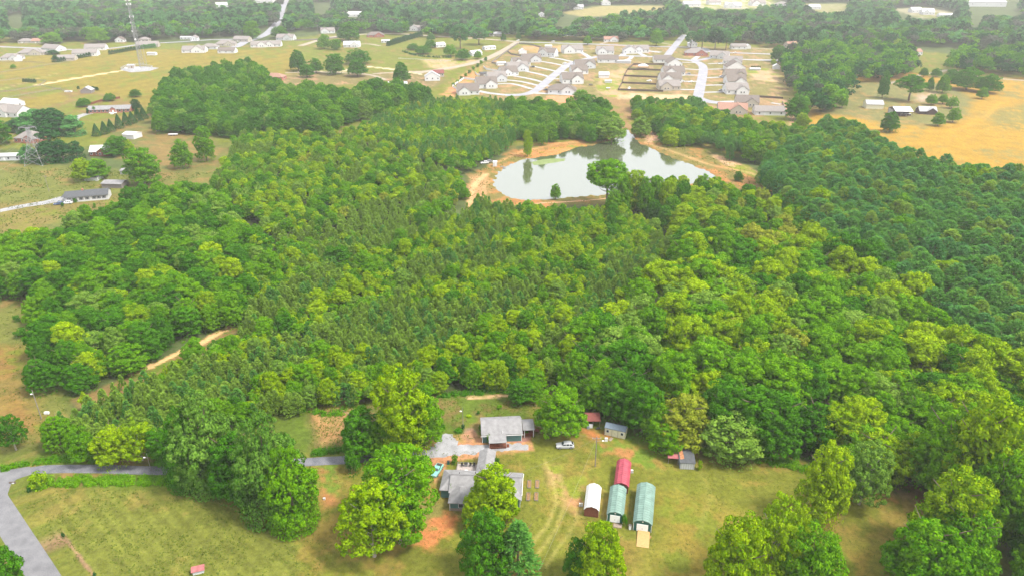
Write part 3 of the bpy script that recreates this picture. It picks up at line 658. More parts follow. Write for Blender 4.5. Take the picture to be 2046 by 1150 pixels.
fill(A3, 7.5, 14, lambda x, y: bl(x, y, 15.5, 10.5, cA3), 'far left wood')
def fA4(x, y):
    n = fbm(np.array([x/30.]), np.array([y/30.]), 9)[0]
    if n < .52: return ('ypine', 'pine' if rngF.rand() < .7 else 'olive', x, y, rngF.uniform(3.8, 5), rngF.uniform(7.5, 9.5))
    return bl(x, y, 8.5, 6.0, cA2, 'young')
fill(A4, 4.4, 8, fA4, 'wood left of the pond')
fill(A5, 7.0, 11, lambda x, y: bl(x, y, 12, 9.0, chooser([('deep', 4), ('mid', 4), ('pale', 1.5)])), 'wood behind the pond')
fill(A6, 6.0, 9, lambda x, y: bl(x, y, 10.5, 7.6, chooser([('mid', 4), ('deep', 3), ('lime', 2), ('pale', 1)])) if fbm(np.array([x/28.]), np.array([y/28.]), 21)[0] > .47 else ('pine', 'pine', x, y, rngF.uniform(4.5, 6), rngF.uniform(9, 11)), 'wood right of the pond')
def fB(x, y):
    # bands of young pine with broadleaf thickets between
    a = x*.80-y*.60; b = x*.60+y*.80
    n = fbm(np.array([a/16.]), np.array([b/48.]), 33)[0]
    u, v, _ = proj(x, y, 0)
    edge = 0.06 if v > 760 and u > 560 else 0
    if u < 620 and v > 600: edge = -.14
    if n+edge < .50: return ('ypine', 'olive' if rngF.rand() < .8 else 'pine', x, y, rngF.uniform(2.6, 4.6), rngF.uniform(4.6, 8.6))
    if rngF.rand() < .05+.3*max(0, (v-640)/160): return bl(x, y, 9.0, 6.0, cY, 'broad')
    return bl(x, y, 6.3, 4.3, cY, 'young', .22, .25)
fill(B, 2.85, 6, fB, 'middle wood')
def fC(x, y):
    u, v, _ = proj(x, y, 12)
    if v < 470: return bl(x, y, 11.5, 8.0, cC)
    if u > 1780 and v > 780: return bl(x, y, 17, 11, chooser([('deep', 3), ('mid', 3), ('lime', 1)]))
    return bl(x, y, 16.5, 13.2, cC) if rngF.rand() < .72 else None
fill(C, 6.9, 12, fC, 'right wood')
def fD(x, y):
    if rngF.rand() < .012: return bl(x, y, 16, 9.5, chooser([('lime', 1), ('mid', 1)]))
    return ('pine', cP(), x, y, rngF.uniform(6.0, 8.8), rngF.uniform(12.5, 18))
fill(D, 5.4, 15, fD, 'pine plantation')
fill(D2, 10.0, 13, lambda x, y: bl(x, y, 15, 12.5, chooser([('deep', 4), ('mid', 3), ('dark', 2.5), ('grey', .8)]), 'far') if rngF.rand() < .99 else None, 'far right wood', holes=CLEAR)
def fF(x, y):
    n = fbm(np.array([x/90.]), np.array([y/90.]), 55)[0]
    if n < .45: return ('farpine', 'blue' if rngF.rand() < .5 else 'dark', x, y, rngF.uniform(10, 13), rngF.uniform(15, 20))
    return bl(x, y, 14.5, 15, cF, 'far', .2, .25)
fill(FAR, 12.5, 13, fF, 'far wood', holes=CLEAR)
# ---- the 300 of each kind that show largest are things of their own, the rest of the kind is one object
COLOURW = {'lime': 'yellow-green', 'mid': 'bright green', 'deep': 'deep green', 'pale': 'pale grey-green', 'tan': 'straw-tipped green', 'pine': 'mid green', 'blue': 'bluish dark green', 'olive': 'dull olive green', 'dark': 'blackish green', 'grey': 'greyish', 'sage': 'sage green'}
REGW = {'left wood': 'left wood', 'young left wood': 'young left wood', 'far left wood': 'tall dark far-left wood', 'wood left of the pond': 'thicket left of the pond', 'wood behind the pond': 'far bank wood',
 'wood right of the pond': 'wood right of the pond', 'middle wood': 'mixed middle wood', 'right wood': 'big right wood', 'pine plantation': 'pine plantation', 'far right wood': 'far right wood', 'far wood': 'far woods'}
MARKS = [(385, 690, 'sandy track'), (60, 730, 'left worn field'), (60, 540, 'left edge'), (170, 385, 'white bungalow'), (290, 350, 'big pasture tree'), (560, 150, 'brick house'), (430, 130, 'golden field'), (240, 250, 'cone trees'), (700, 140, 'orchard trees'), (860, 155, 'white barn'),
 (940, 190, 'nearest left-row house'), (1060, 190, 'curved street'), (1140, 190, 'long white wall'), (1400, 200, 'street end'), (1250, 270, 'pond inlet'), (990, 335, 'fishing hut'), (1100, 400, 'near pond shore'), (1212, 400, 'spreading pond tree'), (1420, 360, 'right pond tip'), (1540, 370, 'bare red bank'), (1560, 230, 'veranda house'),
 (1750, 215, 'cream farm shed'), (1800, 300, 'orange field edge'), (2040, 330, 'right orange field'), (835, 465, 'forest clearing'), (650, 600, 'middle of the view'), (200, 830, 'left roadside row'), (450, 780, 'feathery trees'), (640, 820, 'bare red ground'), (800, 760, 'tall yard tree'), (1000, 790, 'porch house'), (1120, 780, 'round maple'), (1184, 845, 'brown-roofed shelter'), (1230, 850, 'cream shed'), (1365, 890, 'old shed'),
 (1500, 900, 'lawn undergrowth'), (1630, 880, 'upright lawn tree'), (1720, 900, 'grey-limbed tree'), (1930, 800, 'right corner'), (2040, 900, 'right edge'), (1300, 600, 'view centre-right'), (1882, 560, 'yellow plantation tree'), (2040, 550, 'right frame edge'), (1650, 450, 'plantation border'), (1250, 500, 'slope below the pond'),
 (270, 60, 'radio mast'), (560, 40, 'straight road'), (1240, 20, 'far golden field'), (1450, 15, 'far white houses'), (1350, 80, 'junction'), (1860, 40, 'far car park'), (1580, 90, 'pinkish house'), (940, 50, 'two tall pines'), (60, 70, 'tan twin houses'), (1970, 160, 'roadside clump'), (750, 60, 'brick yard house'), (1060, 60, 'upper middle'), (450, 560, 'left centre'), (900, 600, 'centre')]
def where(x, y, h):
    u, v, z = proj(x, y, h*.6); b = min(MARKS, key=lambda m: (m[0]-u)**2+((m[1]-v)*1.4)**2); du, dv = u-b[0], v-b[1]
    d = math.hypot(du, dv); side = 'beside' if d < 22 else (('right of' if du > 0 else 'left of') if abs(du) > abs(dv)*1.3 else ('below' if dv > 0 else 'above'))
    return side+' the '+b[2]+('' if d < 90 else ', well off')
KW = {'low': 'broadleaf tree', 'broad': 'broadleaf tree', 'young': 'young broadleaf tree', 'pine': 'tall pine', 'ypine': 'young pine', 'far': 'distant tree', 'farpine': 'distant pine'}
def emit_woods():
    N_ = np.array(NO); X_ = np.array([t[2] for t in trees]); Y_ = np.array([t[3] for t in trees]); keep = np.ones(len(trees), bool)
    for x, y, r in N_: keep &= (X_-x)**2+(Y_-y)**2 > r*r
    trees[:] = [t for t, k in zip(trees, keep) if k]
    by = {}
    for t in trees: by.setdefault('broad' if t[0] == 'low' else t[0], []).append(t)
    HR = {}
    for t in trees: HR.setdefault((t[6], 'broad' if t[0] == 'low' else t[0]), []).append(t[5]/t[4])
    HR = {k: float(np.median(v)) for k, v in HR.items()}
    for kind, L_ in by.items():
        def key(t):
            u, v, z = proj(t[2], t[3], t[5]*.7); off = 0 if (0 < u < 2046 and 0 < v < 1150) else 1
            return (off, z/t[4])
        L_.sort(key=key); rng = np.random.RandomState(3)
        cap = 296 if kind != 'broad' else 262
        for t in L_[:cap]:
            wh_ = where(t[2], t[3], t[5]); bw, bh = PR[t[0]]['base']; hh = t[5]/t[4]
            sz_ = 'slender' if hh > HR[t[6], kind]*1.12 else ('squat' if hh < HR[t[6], kind]*.9 else '')
            grp = '%ss in the %s %s' % (KW[t[0]], REGW[t[6]], wh_)
            lab = ' '.join(('%s %s %s in the %s %s' % (sz_, COLOURW[t[1]], KW[t[0]], REGW[t[6]], wh_)).split())
            if len(lab.split()) > 16: lab = ' '.join(('%s %s %s' % (COLOURW[t[1]], KW[t[0]], wh_)).split())
            place_tree(t[0], t[1], t[2], t[3], t[4], t[5], rng, lab, 'tree', grp, parts=kind in ('broad', 'pine'))
        items = []
        for t in L_[cap:]:
            it = pick(t[0], t[1], rng); bw, bh = PR[kind]['base']
            items.append((it[1], t[2], t[3], 0.0, rng.uniform(0, 6.283), t[4]/bw, t[5]/bh))
        stuff_wood({'broad': 'broadleaf_wood', 'young': 'young_broadleaf_wood', 'pine': 'pine_wood', 'ypine': 'young_pine_wood', 'far': 'distant_wood', 'farpine': 'distant_pine_wood'}[kind],
                   {'broad': 'remaining broadleaf canopy of the woods reaching up to the pond', 'young': 'remaining young broadleaf thickets of the woods around the pond', 'pine': 'remaining dense canopy of the pine plantation', 'ypine': 'remaining young pines of the mixed woods', 'far': 'hazy far-off woods across the top of the view', 'farpine': 'hazy far-off pine woods across the top of the view'}[kind], items)
        print('WOOD', kind, len(L_))
HAZE = .00014
def ragged(P, seed=1, amp=.5, step=.7):
    P = np.asarray(P); out = []; rng = np.random.RandomState(seed)
    for i in range(len(P)):
        a, b = P[i], P[(i+1) % len(P)]; L = np.linalg.norm(b-a); n = max(1, int(L/step)); nr = np.array([b[1]-a[1], a[0]-b[0]])/(L+1e-9)
        for k in range(n): out.append(a+(b-a)*k/n+nr*rng.normal(0, amp)*.6)
    return out
ribbon('road', [(-330, 760), (-130, 890), (-40, 952), (-8, 1002), (32, 1065), (80, 1140), (140, 1240), (250, 1440)], 5.4, asphalt, .010)
sheet('road_junction', W((-75, 915), (-20, 930), (16, 938), (60, 931), (62, 947), (38, 953), (22, 966), (14, 990), (-12, 1000), (-60, 960)), .022, asphalt)
ribbon('driveway', [(12, 958), (60, 940), (110, 936), (200, 936), (300, 939), (400, 938), (500, 931), (600, 923), (700, 917), (780, 911), (850, 906)], 3.3, asphalt_dk, .016, .03, 3.0)
sheet('gravel_yard', ragged(W((845, 908), (862, 893), (872, 884), (872, 874), (884, 866), (903, 867), (908, 876), (918, 880), (914, 888), (940, 888), (968, 889), (1000, 887), (1040, 884), (1057, 888), (1056, 897), (1020, 900), (985, 902), (950, 906), (912, 908), (885, 913), (862, 914))), .014, gravel)
sheet('brick_path', ragged(W((1014, 872), (1030, 866), (1060, 866), (1062, 876), (1040, 884), (1012, 881)), 2, .25), .013, nmat('red_path', (.20, .085, .06), (.32, .17, .13), .5, 5))
# subdivision streets
ribbon('street', [(1010, 190), (1035, 190), (1056, 187), (1072, 180), (1088, 167), (1104, 153), (1118, 142), (1132, 131), (1150, 124), (1172, 118), (1200, 113), (1250, 112), (1310, 114), (1360, 119), (1385, 122), (1402, 130), (1405, 142), (1401, 165), (1396, 188), (1393, 200)], 9.0, streetm, .03)
ribbon('street', [(1385, 122), (1410, 118), (1425, 114)], 8.0, streetm, .04)
ribbon('street', [(1393, 196), (1410, 202), (1440, 206), (1462, 205)], 11.0, streetm, .045)
ribbon('street', [(1332, 113), (1342, 100), (1352, 88), (1362, 76), (1370, 70)], 9.0, streetm, .05)
ribbon('road', [(1035, 84), (1100, 86), (1200, 89), (1300, 93), (1400, 96), (1420, 104), (1500, 107), (1580, 110)], 8.0, streetm, .02)
ribbon('driveway', [(1460, 117), (1500, 120), (1580, 122)], 7.0, concrete, .03)
ribbon('road', [(1035, 84), (1012, 98), (985, 112), (960, 122), (925, 131), (880, 139), (830, 146)], 9.0, dirtroad, .025, .03, 6, 11.0)
ribbon('road', [(1035, 84), (990, 80), (930, 76), (860, 72), (800, 68), (750, 68), (680, 72), (640, 80), (600, 92)], 9.0, dirtroad, .03)
ribbon('road', [(1700, 84), (1660, 78), (1620, 80)], 6, dirtroad, .03)
ribbon('road', [(575, -6), (566, 12), (560, 30), (552, 48), (535, 66), (515, 76), (490, 84), (470, 94), (440, 96)], 12.0, streetm, .05)
ribbon('road', [(-40, 92), (60, 96), (170, 100), (230, 96), (290, 88), (360, 84), (420, 80), (500, 78)], 8.0, streetm, .03)
ribbon('road', [(1860, 148), (1900, 140), (1930, 150), (1980, 156), (2060, 162), (2200, 170)], 6.0, dirtroad, .03)
ribbon('driveway', [(1765, 178), (1775, 168), (1795, 162), (1840, 150), (1860, 146)], 4.0, dirtroad, .028)
ribbon('driveway', [(-60, 436), (0, 421), (50, 411), (90, 405), (118, 398), (138, 393)], 4.6, gravel, .012, .04, 4, 7.5)
ribbon('farm_track', [(570, 146), (620, 144), (690, 146), (740, 150), (770, 160)], 4.5, dirtroad, .02, .05)
ribbon('driveway', [(145, 245), (150, 236), (172, 228), (186, 226)], 7.0, gravel, .012)
ribbon('service_track', [(74, 171), (120, 163), (180, 152), (240, 142), (262, 138)], 3.6, nmat('sand_track', (.36, .27, .14), (.48, .38, .24), .2, 2), .012, .05)
for k, (ln, wd) in enumerate([
    ([(978, 170), (1010, 167), (1035, 170), (1062, 178)], 4.5), ([(1008, 160), (1040, 163), (1078, 172)], 4.5), ([(1026, 152), (1060, 158), (1090, 166)], 4.5), ([(1048, 142), (1080, 149), (1104, 156)], 4.5), ([(1062, 132), (1090, 138), (1116, 144)], 4.5), ([(1075, 122), (1100, 126), (1130, 132)], 4.5), ([(1098, 115), (1118, 118), (1145, 124)], 5),
    ([(1160, 104), (1170, 110), (1180, 116)], 6), ([(955, 182), (975, 186), (1000, 189), (1010, 190)], 6), ([(1060, 186), (1085, 187), (1150, 190)], 6), ([(1098, 172), (1080, 173)], 4.5), ([(1124, 158), (1096, 158)], 4.5), ([(1124, 151), (1104, 150)], 4.5), ([(1134, 144), (1112, 143)], 4.5), ([(1140, 134), (1122, 134)], 8),
    ([(1242, 112), (1256, 100)], 7), ([(1258, 102), (1275, 106), (1290, 113)], 6), ([(1363, 125), (1402, 126)], 4), ([(1366, 138), (1401, 140)], 4.5), ([(1364, 150), (1400, 151)], 4.5), ([(1358, 163), (1398, 163)], 5), ([(1356, 179), (1395, 180)], 4.5),
    ([(1452, 138), (1412, 139)], 4.5), ([(1452, 154), (1410, 156)], 4.5), ([(1453, 170), (1408, 171)], 4.5), ([(1454, 184), (1405, 185)], 4.5), ([(1475, 203), (1440, 204)], 6), ([(1448, 126), (1415, 128)], 4), ([(1395, 113), (1385, 120)], 6), ([(1290, 102), (1320, 105)], 9), ([(1236, 124), (1258, 118), (1262, 112)], 5), ([(1541, 206), (1560, 209)], 4), ([(1480, 119), (1578, 121)], 5)]):
    ribbon('driveway', ln, wd, concrete, .02+.003*k)
for k, (ln, wd) in enumerate([([(1040, 96), (1300, 99)], 2), ([(1170, 84), (1180, 78), (1190, 76)], 4), ([(1200, 88), (1215, 84)], 4), ([(1490, 96), (1530, 98), (1560, 98)], 4), ([(1320, 86), (1345, 90)], 3), ([(690, 92), (730, 88), (760, 92)], 5), ([(745, 148), (800, 144), (840, 143)], 5)]):
    ribbon('driveway', ln, wd, dirtroad, .035+.003*k)
ribbon('footpath', [(1020, 420), (1060, 408), (1140, 403), (1200, 398), (1300, 382), (1360, 376), (1420, 372)], 1.2, nmat('red_track', (.32, .17, .08), (.42, .27, .16), .3, 2), .02, .2)
sheet('algae_patch', ragged(W((1062, 323), (1080, 318), (1100, 316), (1128, 316), (1130, 320), (1108, 324), (1085, 328), (1066, 329)), 5, .5, 1.5), -.335, nmat('algae', (.11, .15, .05), (.17, .21, .08), .4, 3))
# ================================================================ building kit
M = {}
def c_(k, *a, **kw): M[k] = mat(k, *a, **kw)
c_('white_siding', (.56, .56, .56), .7, .06, 1.0, rib=('Z', 4.0)); c_('pale_siding', (.46, .47, .48), .7, .08, 1.0); c_('beige_siding', (.38, .345, .29), .8, .1, 1.0)
c_('teal_siding', (.075, .17, .16), .7, .15, 1.5, rib=('Z', 4.0)); c_('cream_siding', (.60, .57, .41), .7, .08, 2.0, rib=('X', 2.5)); c_('brick_wall', (.34, .14, .10), .9, .3, 6.0); c_('dark_siding', (.07, .05, .045), .8, .2, 2)
c_('grey_shingles', (.15, .148, .15), .9, .22, 1.6, bump=.4); c_('weathered_shingles', (.20, .197, .20), .9, .22, .9, bump=.4); c_('brown_shingles', (.135, .115, .10), .9, .18, 1.2, bump=.3); c_('taupe_shingles', (.19, .172, .16), .9, .15, 1.2, bump=.3)
c_('dark_shingles', (.07, .075, .08), .9, .2, 1.4, bump=.3); c_('rust_shingles', (.26, .15, .11), .9, .15, 1.2); c_('white_metal_roof', (.50, .50, .50), .4, .04, .5, rib=('X', 1.2)); c_('tin_roof', (.32, .32, .33), .45, .15, .6, rib=('X', 1.5))
c_('red_metal', (.32, .055, .08), .5, .25, .8, rib=('Y', 1.3)); c_('green_metal', (.15, .235, .20), .5, .22, .7, rib=('Y', 1.3)); c_('faded_red_metal', (.30, .10, .10), .6, .3, 1.2); c_('dull_red_metal', (.16, .045, .035), .6, .25, 1.2)
c_('dark_green_metal', (.015, .10, .085), .5, .1, 1); c_('white_trim', (.62, .62, .62), .6); c_('glass', (.035, .045, .055), .15, spec=.6); c_('brown_wood', (.16, .055, .03), .85, .3, 3); c_('dark_wood', (.10, .075, .06), .9, .3, 3)
c_('new_wood', (.42, .27, .11), .8, .15, 3); c_('grey_wood', (.20, .18, .165), .9, .25, 2); c_('blue_roof', (.12, .155, .19), .7, .15, 1.5); c_('steel', (.22, .225, .23), .6); c_('grey_paint', (.40, .41, .42), .6); c_('black_plastic', (.03, .03, .03), .7)
c_('door_white', (.82, .82, .82), .5, rib=('Z', 1.5)); c_('dark_opening', (.02, .02, .02), .9); c_('stone_base', (.24, .19, .15), .9, .3, 4); c_('deck_boards', (.3,.25,.21), .9, .2, 3, rib=('X', 3)); c_('patio', (.30, .26, .24), .9, .15, 3); c_('soil', (.21, .12, .055), .95, .3, 3)
c_('faded_blue', (.2, .24, .3), .6); c_('rusty', (.34, .15, .07), .9, .4, 2)
T_ = .16
def body_profile(W_, hw, rise, ov, kind):
    s = rise/(W_/2)
    if kind == 'gable':
        e = hw-ov*s; a = W_/2+ov; return [(-a, e), (0, hw+rise), (a, e), (a, e+T_), (0, hw+rise+T_), (-a, e+T_)]
def add_body(wb, rb, b, k=0):
    cx, cy, L, W_, hw, rise, axis, kind = b[:8]; ov = b[8] if len(b) > 8 else .4; eps = .004*k; hw = hw+eps
    if kind == 'gable':
        wl, dp = (L, W_) if axis == 'x' else (W_, L)
        ax = axis; h = hw-.03
        wb.prism([(-dp/2 if ax == 'x' else -wl/2, -.2), (dp/2 if ax == 'x' else wl/2, -.2), (dp/2 if ax == 'x' else wl/2, h), (0, h+rise), (-(dp if ax == 'x' else wl)/2, h)], -(wl if ax == 'x' else dp)/2, (wl if ax == 'x' else dp)/2, ax, (cx, cy))
        rb.prism(body_profile(dp if ax == 'x' else wl, hw, rise, ov, 'gable'), -(wl if ax == 'x' else dp)/2-ov*.6, (wl if ax == 'x' else dp)/2+ov*.6, ax, (cx, cy))
    elif kind == 'hip':
        wb.box((cx, cy, hw/2-.1), (L, W_, hw+.16)) if axis == 'x' else wb.box((cx, cy, hw/2-.1), (W_, L, hw+.16))
        A, B_ = (L/2+ov, W_/2+ov); r = max(.05, (L-W_)/2); e = hw-ov*rise/(W_/2)
        vs = [(-A, -B_, e), (A, -B_, e), (A, B_, e), (-A, B_, e), (-A, -B_, e+T_), (A, -B_, e+T_), (A, B_, e+T_), (-A, B_, e+T_), (-r, 0, hw+rise+T_), (r, 0, hw+rise+T_)]
        if axis == 'y': vs = [(-y, x, z) for x, y, z in vs]
        rb.add([(cx+x, cy+y, z) for x, y, z in vs], [(3, 2, 1, 0), (0, 1, 5, 4), (1, 2, 6, 5), (2, 3, 7, 6), (3, 0, 4, 7), (4, 5, 9, 8), (5, 6, 9), (6, 7, 8, 9), (7, 4, 8)])
    elif kind == 'shed':        # single slope, low edge at -y, rise = height gained to +y
        wb.add([(cx+x, cy+y, z) for x, y, z in [(-L/2, -W_/2, -.2), (L/2, -W_/2, -.2), (L/2, W_/2, -.2), (-L/2, W_/2, -.2), (-L/2, -W_/2, hw-.02), (L/2, -W_/2, hw-.02), (L/2, W_/2, hw+rise-.02), (-L/2, W_/2, hw+rise-.02)]], [(3, 2, 1, 0), (4, 5, 6, 7), (0, 1, 5, 4), (1, 2, 6, 5), (2, 3, 7, 6), (3, 0, 4, 7)])
        slab(rb, cx, cy, L+2*ov, W_+2*ov, hw-ov*rise/W_, rise*(1+2*ov/W_))
def slab(mb, cx, cy, L, W_, z, rise, t=.12):
    v = [(-L/2, -W_/2, z), (L/2, -W_/2, z), (L/2, W_/2, z+rise), (-L/2, W_/2, z+rise)]
    mb.add([(cx+x, cy+y, zz+d) for d in (0, t) for x, y, zz in v], [(3, 2, 1, 0), (4, 5, 6, 7), (0, 1, 5, 4), (1, 2, 6, 5), (2, 3, 7, 6), (3, 0, 4, 7)])
OPM = {}
def opening(parent, kind, x, y, z, w_, h_, side='-y'):
    key = (kind, round(w_, 2), round(h_, 2))
    if key not in OPM:
        a = MB(); 
        if kind == 'window': a.box((0, 0, 0), (w_+.16, .09, h_+.16)); g = MB(); g.box((0, -.05, 0), (w_-.06, .04, h_-.06)); OPM[key] = (a.mesh('window', M['white_trim']), g.mesh('pane', M['glass']))
        elif kind == 'door': a.box((0, 0, 0), (w_, .1, h_)); OPM[key] = (a.mesh('door', M['white_trim']), None)
        elif kind == 'dark_door': a.box((0, 0, 0), (w_, .1, h_)); OPM[key] = (a.mesh('door', M['brown_wood']), None)
        elif kind == 'garage_door':
            a.box((0, 0, 0), (w_, .1, h_)); g = MB()
            for k in range(3): g.box((0, -.06, -h_/2+h_*(k+1)/4), (w_-.1, .03, .04))
            OPM[key] = (a.mesh('garage_door', M['door_white']), g.mesh('panel_groove', M['grey_paint']))
        elif kind == 'shutter_door': a.box((0, 0, 0), (w_, .1, h_)); OPM[key] = (a.mesh('roller_door', M['door_white']), None)
        elif kind == 'opening': a.box((0, 0, 0), (w_, .06, h_)); OPM[key] = (a.mesh('open_doorway', M['dark_opening']), None)
    m1, m2 = OPM[key]; o = obj(m1.name.split('.')[0], m1, parent, (x, y, z)); o.rotation_euler = (0, 0, {'-y': 0, '+x': math.pi/2, '+y': math.pi, '-x': -math.pi/2}[side])
    if m2 is not None: obj(m2.name.split('.')[0], m2, o)
    return o
def put(parent, kind, b, side, off, z, w_, h_):
    cx, cy, L, W_ = b[:4]
    if b[6] == 'y': L, W_ = W_, L
    p = {'-y': (cx+off, cy-W_/2-.03), '+y': (cx+off, cy+W_/2+.03), '+x': (cx+L/2+.03, cy+off), '-x': (cx-L/2-.03, cy+off)}[side]
    return opening(parent, kind, p[0], p[1], z, w_, h_, side)
def house(name, label, cat, pos, yaw, bodies, wall, roof, ops=(), group=None):
    t = thing(name, label, cat, (pos[0], pos[1], 0), math.radians(yaw), group); wb, rb = MB(), MB()
    for k, b in enumerate(bodies): add_body(wb, rb, b, k)
    wb.build('wall', M[wall], t); rf = rb.build('roof', M[roof], t)
    for o in ops: put(t, o[0], bodies[o[1]], *o[2:])
    t['_roof'] = rf.name; del t['_roof']
    return t, rf
def far_house(x0, x1, yb, depth, yaw, hw, style, wall, roof, label, cat='house', name='house', group=None, chim=False):
    s = scale_at((x0+x1)/2, yb); L = (x1-x0)/s; p = at((x0+x1)/2, yb); pos = (p.x, p.y+depth/2)
    NO.append((pos[0], pos[1], max(L, depth)*.62))
    rise = depth*.28; ops = []
    if style == 'side': bd = [(0, 0, L, depth, hw, rise, 'x', 'gable')]
    elif style == 'front': bd = [(0, 0, depth, L, hw, L*.30, 'y', 'gable')]
    elif style == 'hip': bd = [(0, 0, L, depth, hw, rise*.9, 'x', 'hip')] if L > depth else [(0, 0, depth, L, hw, L*.25, 'y', 'hip')]
    elif style == 'cross': bd = [(0, 0, L, depth, hw, rise*1.1, 'x', 'gable'), (-L*.18, -depth*.22, depth*.8, L*.52, hw+.3, L*.52*.34, 'y', 'gable')]
    elif style == 'crossr': bd = [(0, 0, L, depth, hw, rise*1.1, 'x', 'gable'), (L*.18, -depth*.22, depth*.8, L*.52, hw+.3, L*.52*.34, 'y', 'gable')]
    elif style == 'crosship': bd = [(0, 0, L, depth, hw, rise*1.1, 'x', 'hip'), (L*.2, -depth*.25, depth*.7, L*.45, hw, L*.45*.32, 'y', 'gable')]
    elif style == 'low': bd = [(0, 0, L, depth, hw, depth*.12, 'x', 'gable')]
    elif style == 'lean': bd = [(0, 0, L, depth, hw, depth*.1, 'x', 'shed')]
    if cat == 'house':
        b0 = bd[0]; ww = (b0[2] if b0[6] == 'x' else b0[3]); n = 3 if len(bd) == 1 else 2
        lo = -ww*.36 if style != 'cross' else ww*.14; hi = ww*.36 if style not in ('crossr', 'crosship') else -ww*.12
        if style == 'cross': hi = ww*.4
        if style in ('crossr', 'crosship'): lo = -ww*.4
        for k in range(n): ops.append(('window', 0, '-y', lo+(hi-lo)*k/(n-1), hw*.55, 1.1, 1.3))
        if len(bd) > 1: ops += [('window', 1, '-y', -1.3, hw*.55, 1.1, 1.3), ('window', 1, '-y', 1.3, hw*.55, 1.1, 1.3)]
        else: ops.append(('door', 0, '-y', lo+(hi-lo)*.25, 1.05, 1.0, 2.1))
        ops.append(('window', 0, '+x', 0, hw*.55, 1.2, 1.3)); ops.append(('window', 0, '-x', 0, hw*.55, 1.2, 1.3))
    t, rf = house(name, label, cat, pos, yaw, bd, wall, roof, ops, group)
    if chim:
        c = MB(); c.box((L*.25, .6, hw+rise*.9+.4), (.7, .7, 1.8)); c.build('chimney', M['brick_wall'], rf)
    return t
def gambrel_shed(name, label, front, yaw, L, W_, hw, wall, roof, front_m, door, group):
    """long barn-style shed; front = ground point under the middle of its front wall; runs back along +y"""
    t = thing(name, label, 'shed', (front.x, front.y, 0), math.radians(yaw), group); NO.append((front.x, front.y+L/2, L*.7))
    def prof(o, z0): return [(-W_/2-o, z0), (W_/2+o, z0)] if z0 < 0 else []
    pts = lambda o, u: [(-W_/2-o, hw-.05), (-W_/2*.66, hw+.72+u), (0, hw+1.08+u), (W_/2*.66, hw+.72+u), (W_/2+o, hw-.05)]
    a = MB(); a.prism([(-W_/2, .12), (W_/2, .12), (W_/2, hw-.02), (W_/2*.66, hw+.68), (0, hw+1.03), (-W_/2*.66, hw+.68), (-W_/2, hw-.02)], .03, L, 'y'); a.build('wall', M[wall], t)
    fr = MB(); fr.prism([(-W_/2+.002, .13), (W_/2-.002, .13), (W_/2-.002, hw-.03), (W_/2*.66, hw+.67), (0, hw+1.02), (-W_/2*.66, hw+.67), (-W_/2+.002, hw-.03)], -.03, .02, 'y'); fr.build('front_wall', front_m, t)
    b = MB(); P = pts(.14, .0); Q = [(x, z+.10) for x, z in P][::-1]
    lo = [(x, z) for x, z in P]
    b.prism(lo+Q, -.18, L+.12, 'y'); rf = b.build('roof', M[roof], t)
    c = MB(); c.box((0, L/2-.03, hw+1.08+.13), (.24, L+.3, .05)); c.build('ridge_cap', M[roof], rf)
    c = MB(); n_ = int(L/.75)
    for k in range(n_+1):
        y = -.14+k*(L+.2)/n_
        for i in range(4):
            (x0, z0), (x1, z1) = P[i], P[i+1]; c.add([(x0, y-.035, z0+.1), (x1, y-.035, z1+.1), (x1, y+.035, z1+.1), (x0, y+.035, z0+.1), (x0, y-.02, z0+.145), (x1, y-.02, z1+.145), (x1, y+.02, z1+.145), (x0, y+.02, z0+.145)], [(4, 5, 6, 7), (0, 1, 5, 4), (2, 3, 7, 6)])
    q = c.build('roof_seam', M[roof], rf); q['kind'] = 'stuff'
    s = MB()
    for k in range(int(L/2.4)+1):
        for x in (-W_/2+.25, W_/2-.25): s.box((x, .3+k*(L-.6)/int(L/2.4), .03), (.4, .3, .28))
    s_o = s.build('foundation_block', M['grey_paint'], t); s_o['kind'] = 'stuff'
    if door:
        opening(t, 'shutter_door', 0, -.07, .12+1.05, W_*.62, 2.05)
        v = MB(); v.box((0, -.06, hw+.62), (.34, .06, .26)); v.build('gable_vent', M['white_trim'], t)
        for x in (-W_/2+.07, W_/2-.07): tr = MB(); tr.box((x, -.06, hw/2+.05), (.12, .05, hw-.1)); tr.build('corner_trim', M['white_trim'], t)
        h = MB(); h.box((0, -.13, .95), (.25, .05, .08)); h.build('door_handle', M['black_plastic'], t)
    return t
def tube_line(name, pts, r, m, parent=None):
    b = MB()
    for i in range(len(pts)-1): b.beam(pts[i], pts[i+1], r, r, 4)
    return b.build(name, m, parent)
def catenary(a, b, sag, n=14):
    return [a.lerp(b, k/n)-Vector((0, 0, sag*4*(k/n)*(1-k/n))) for k in range(n+1)]
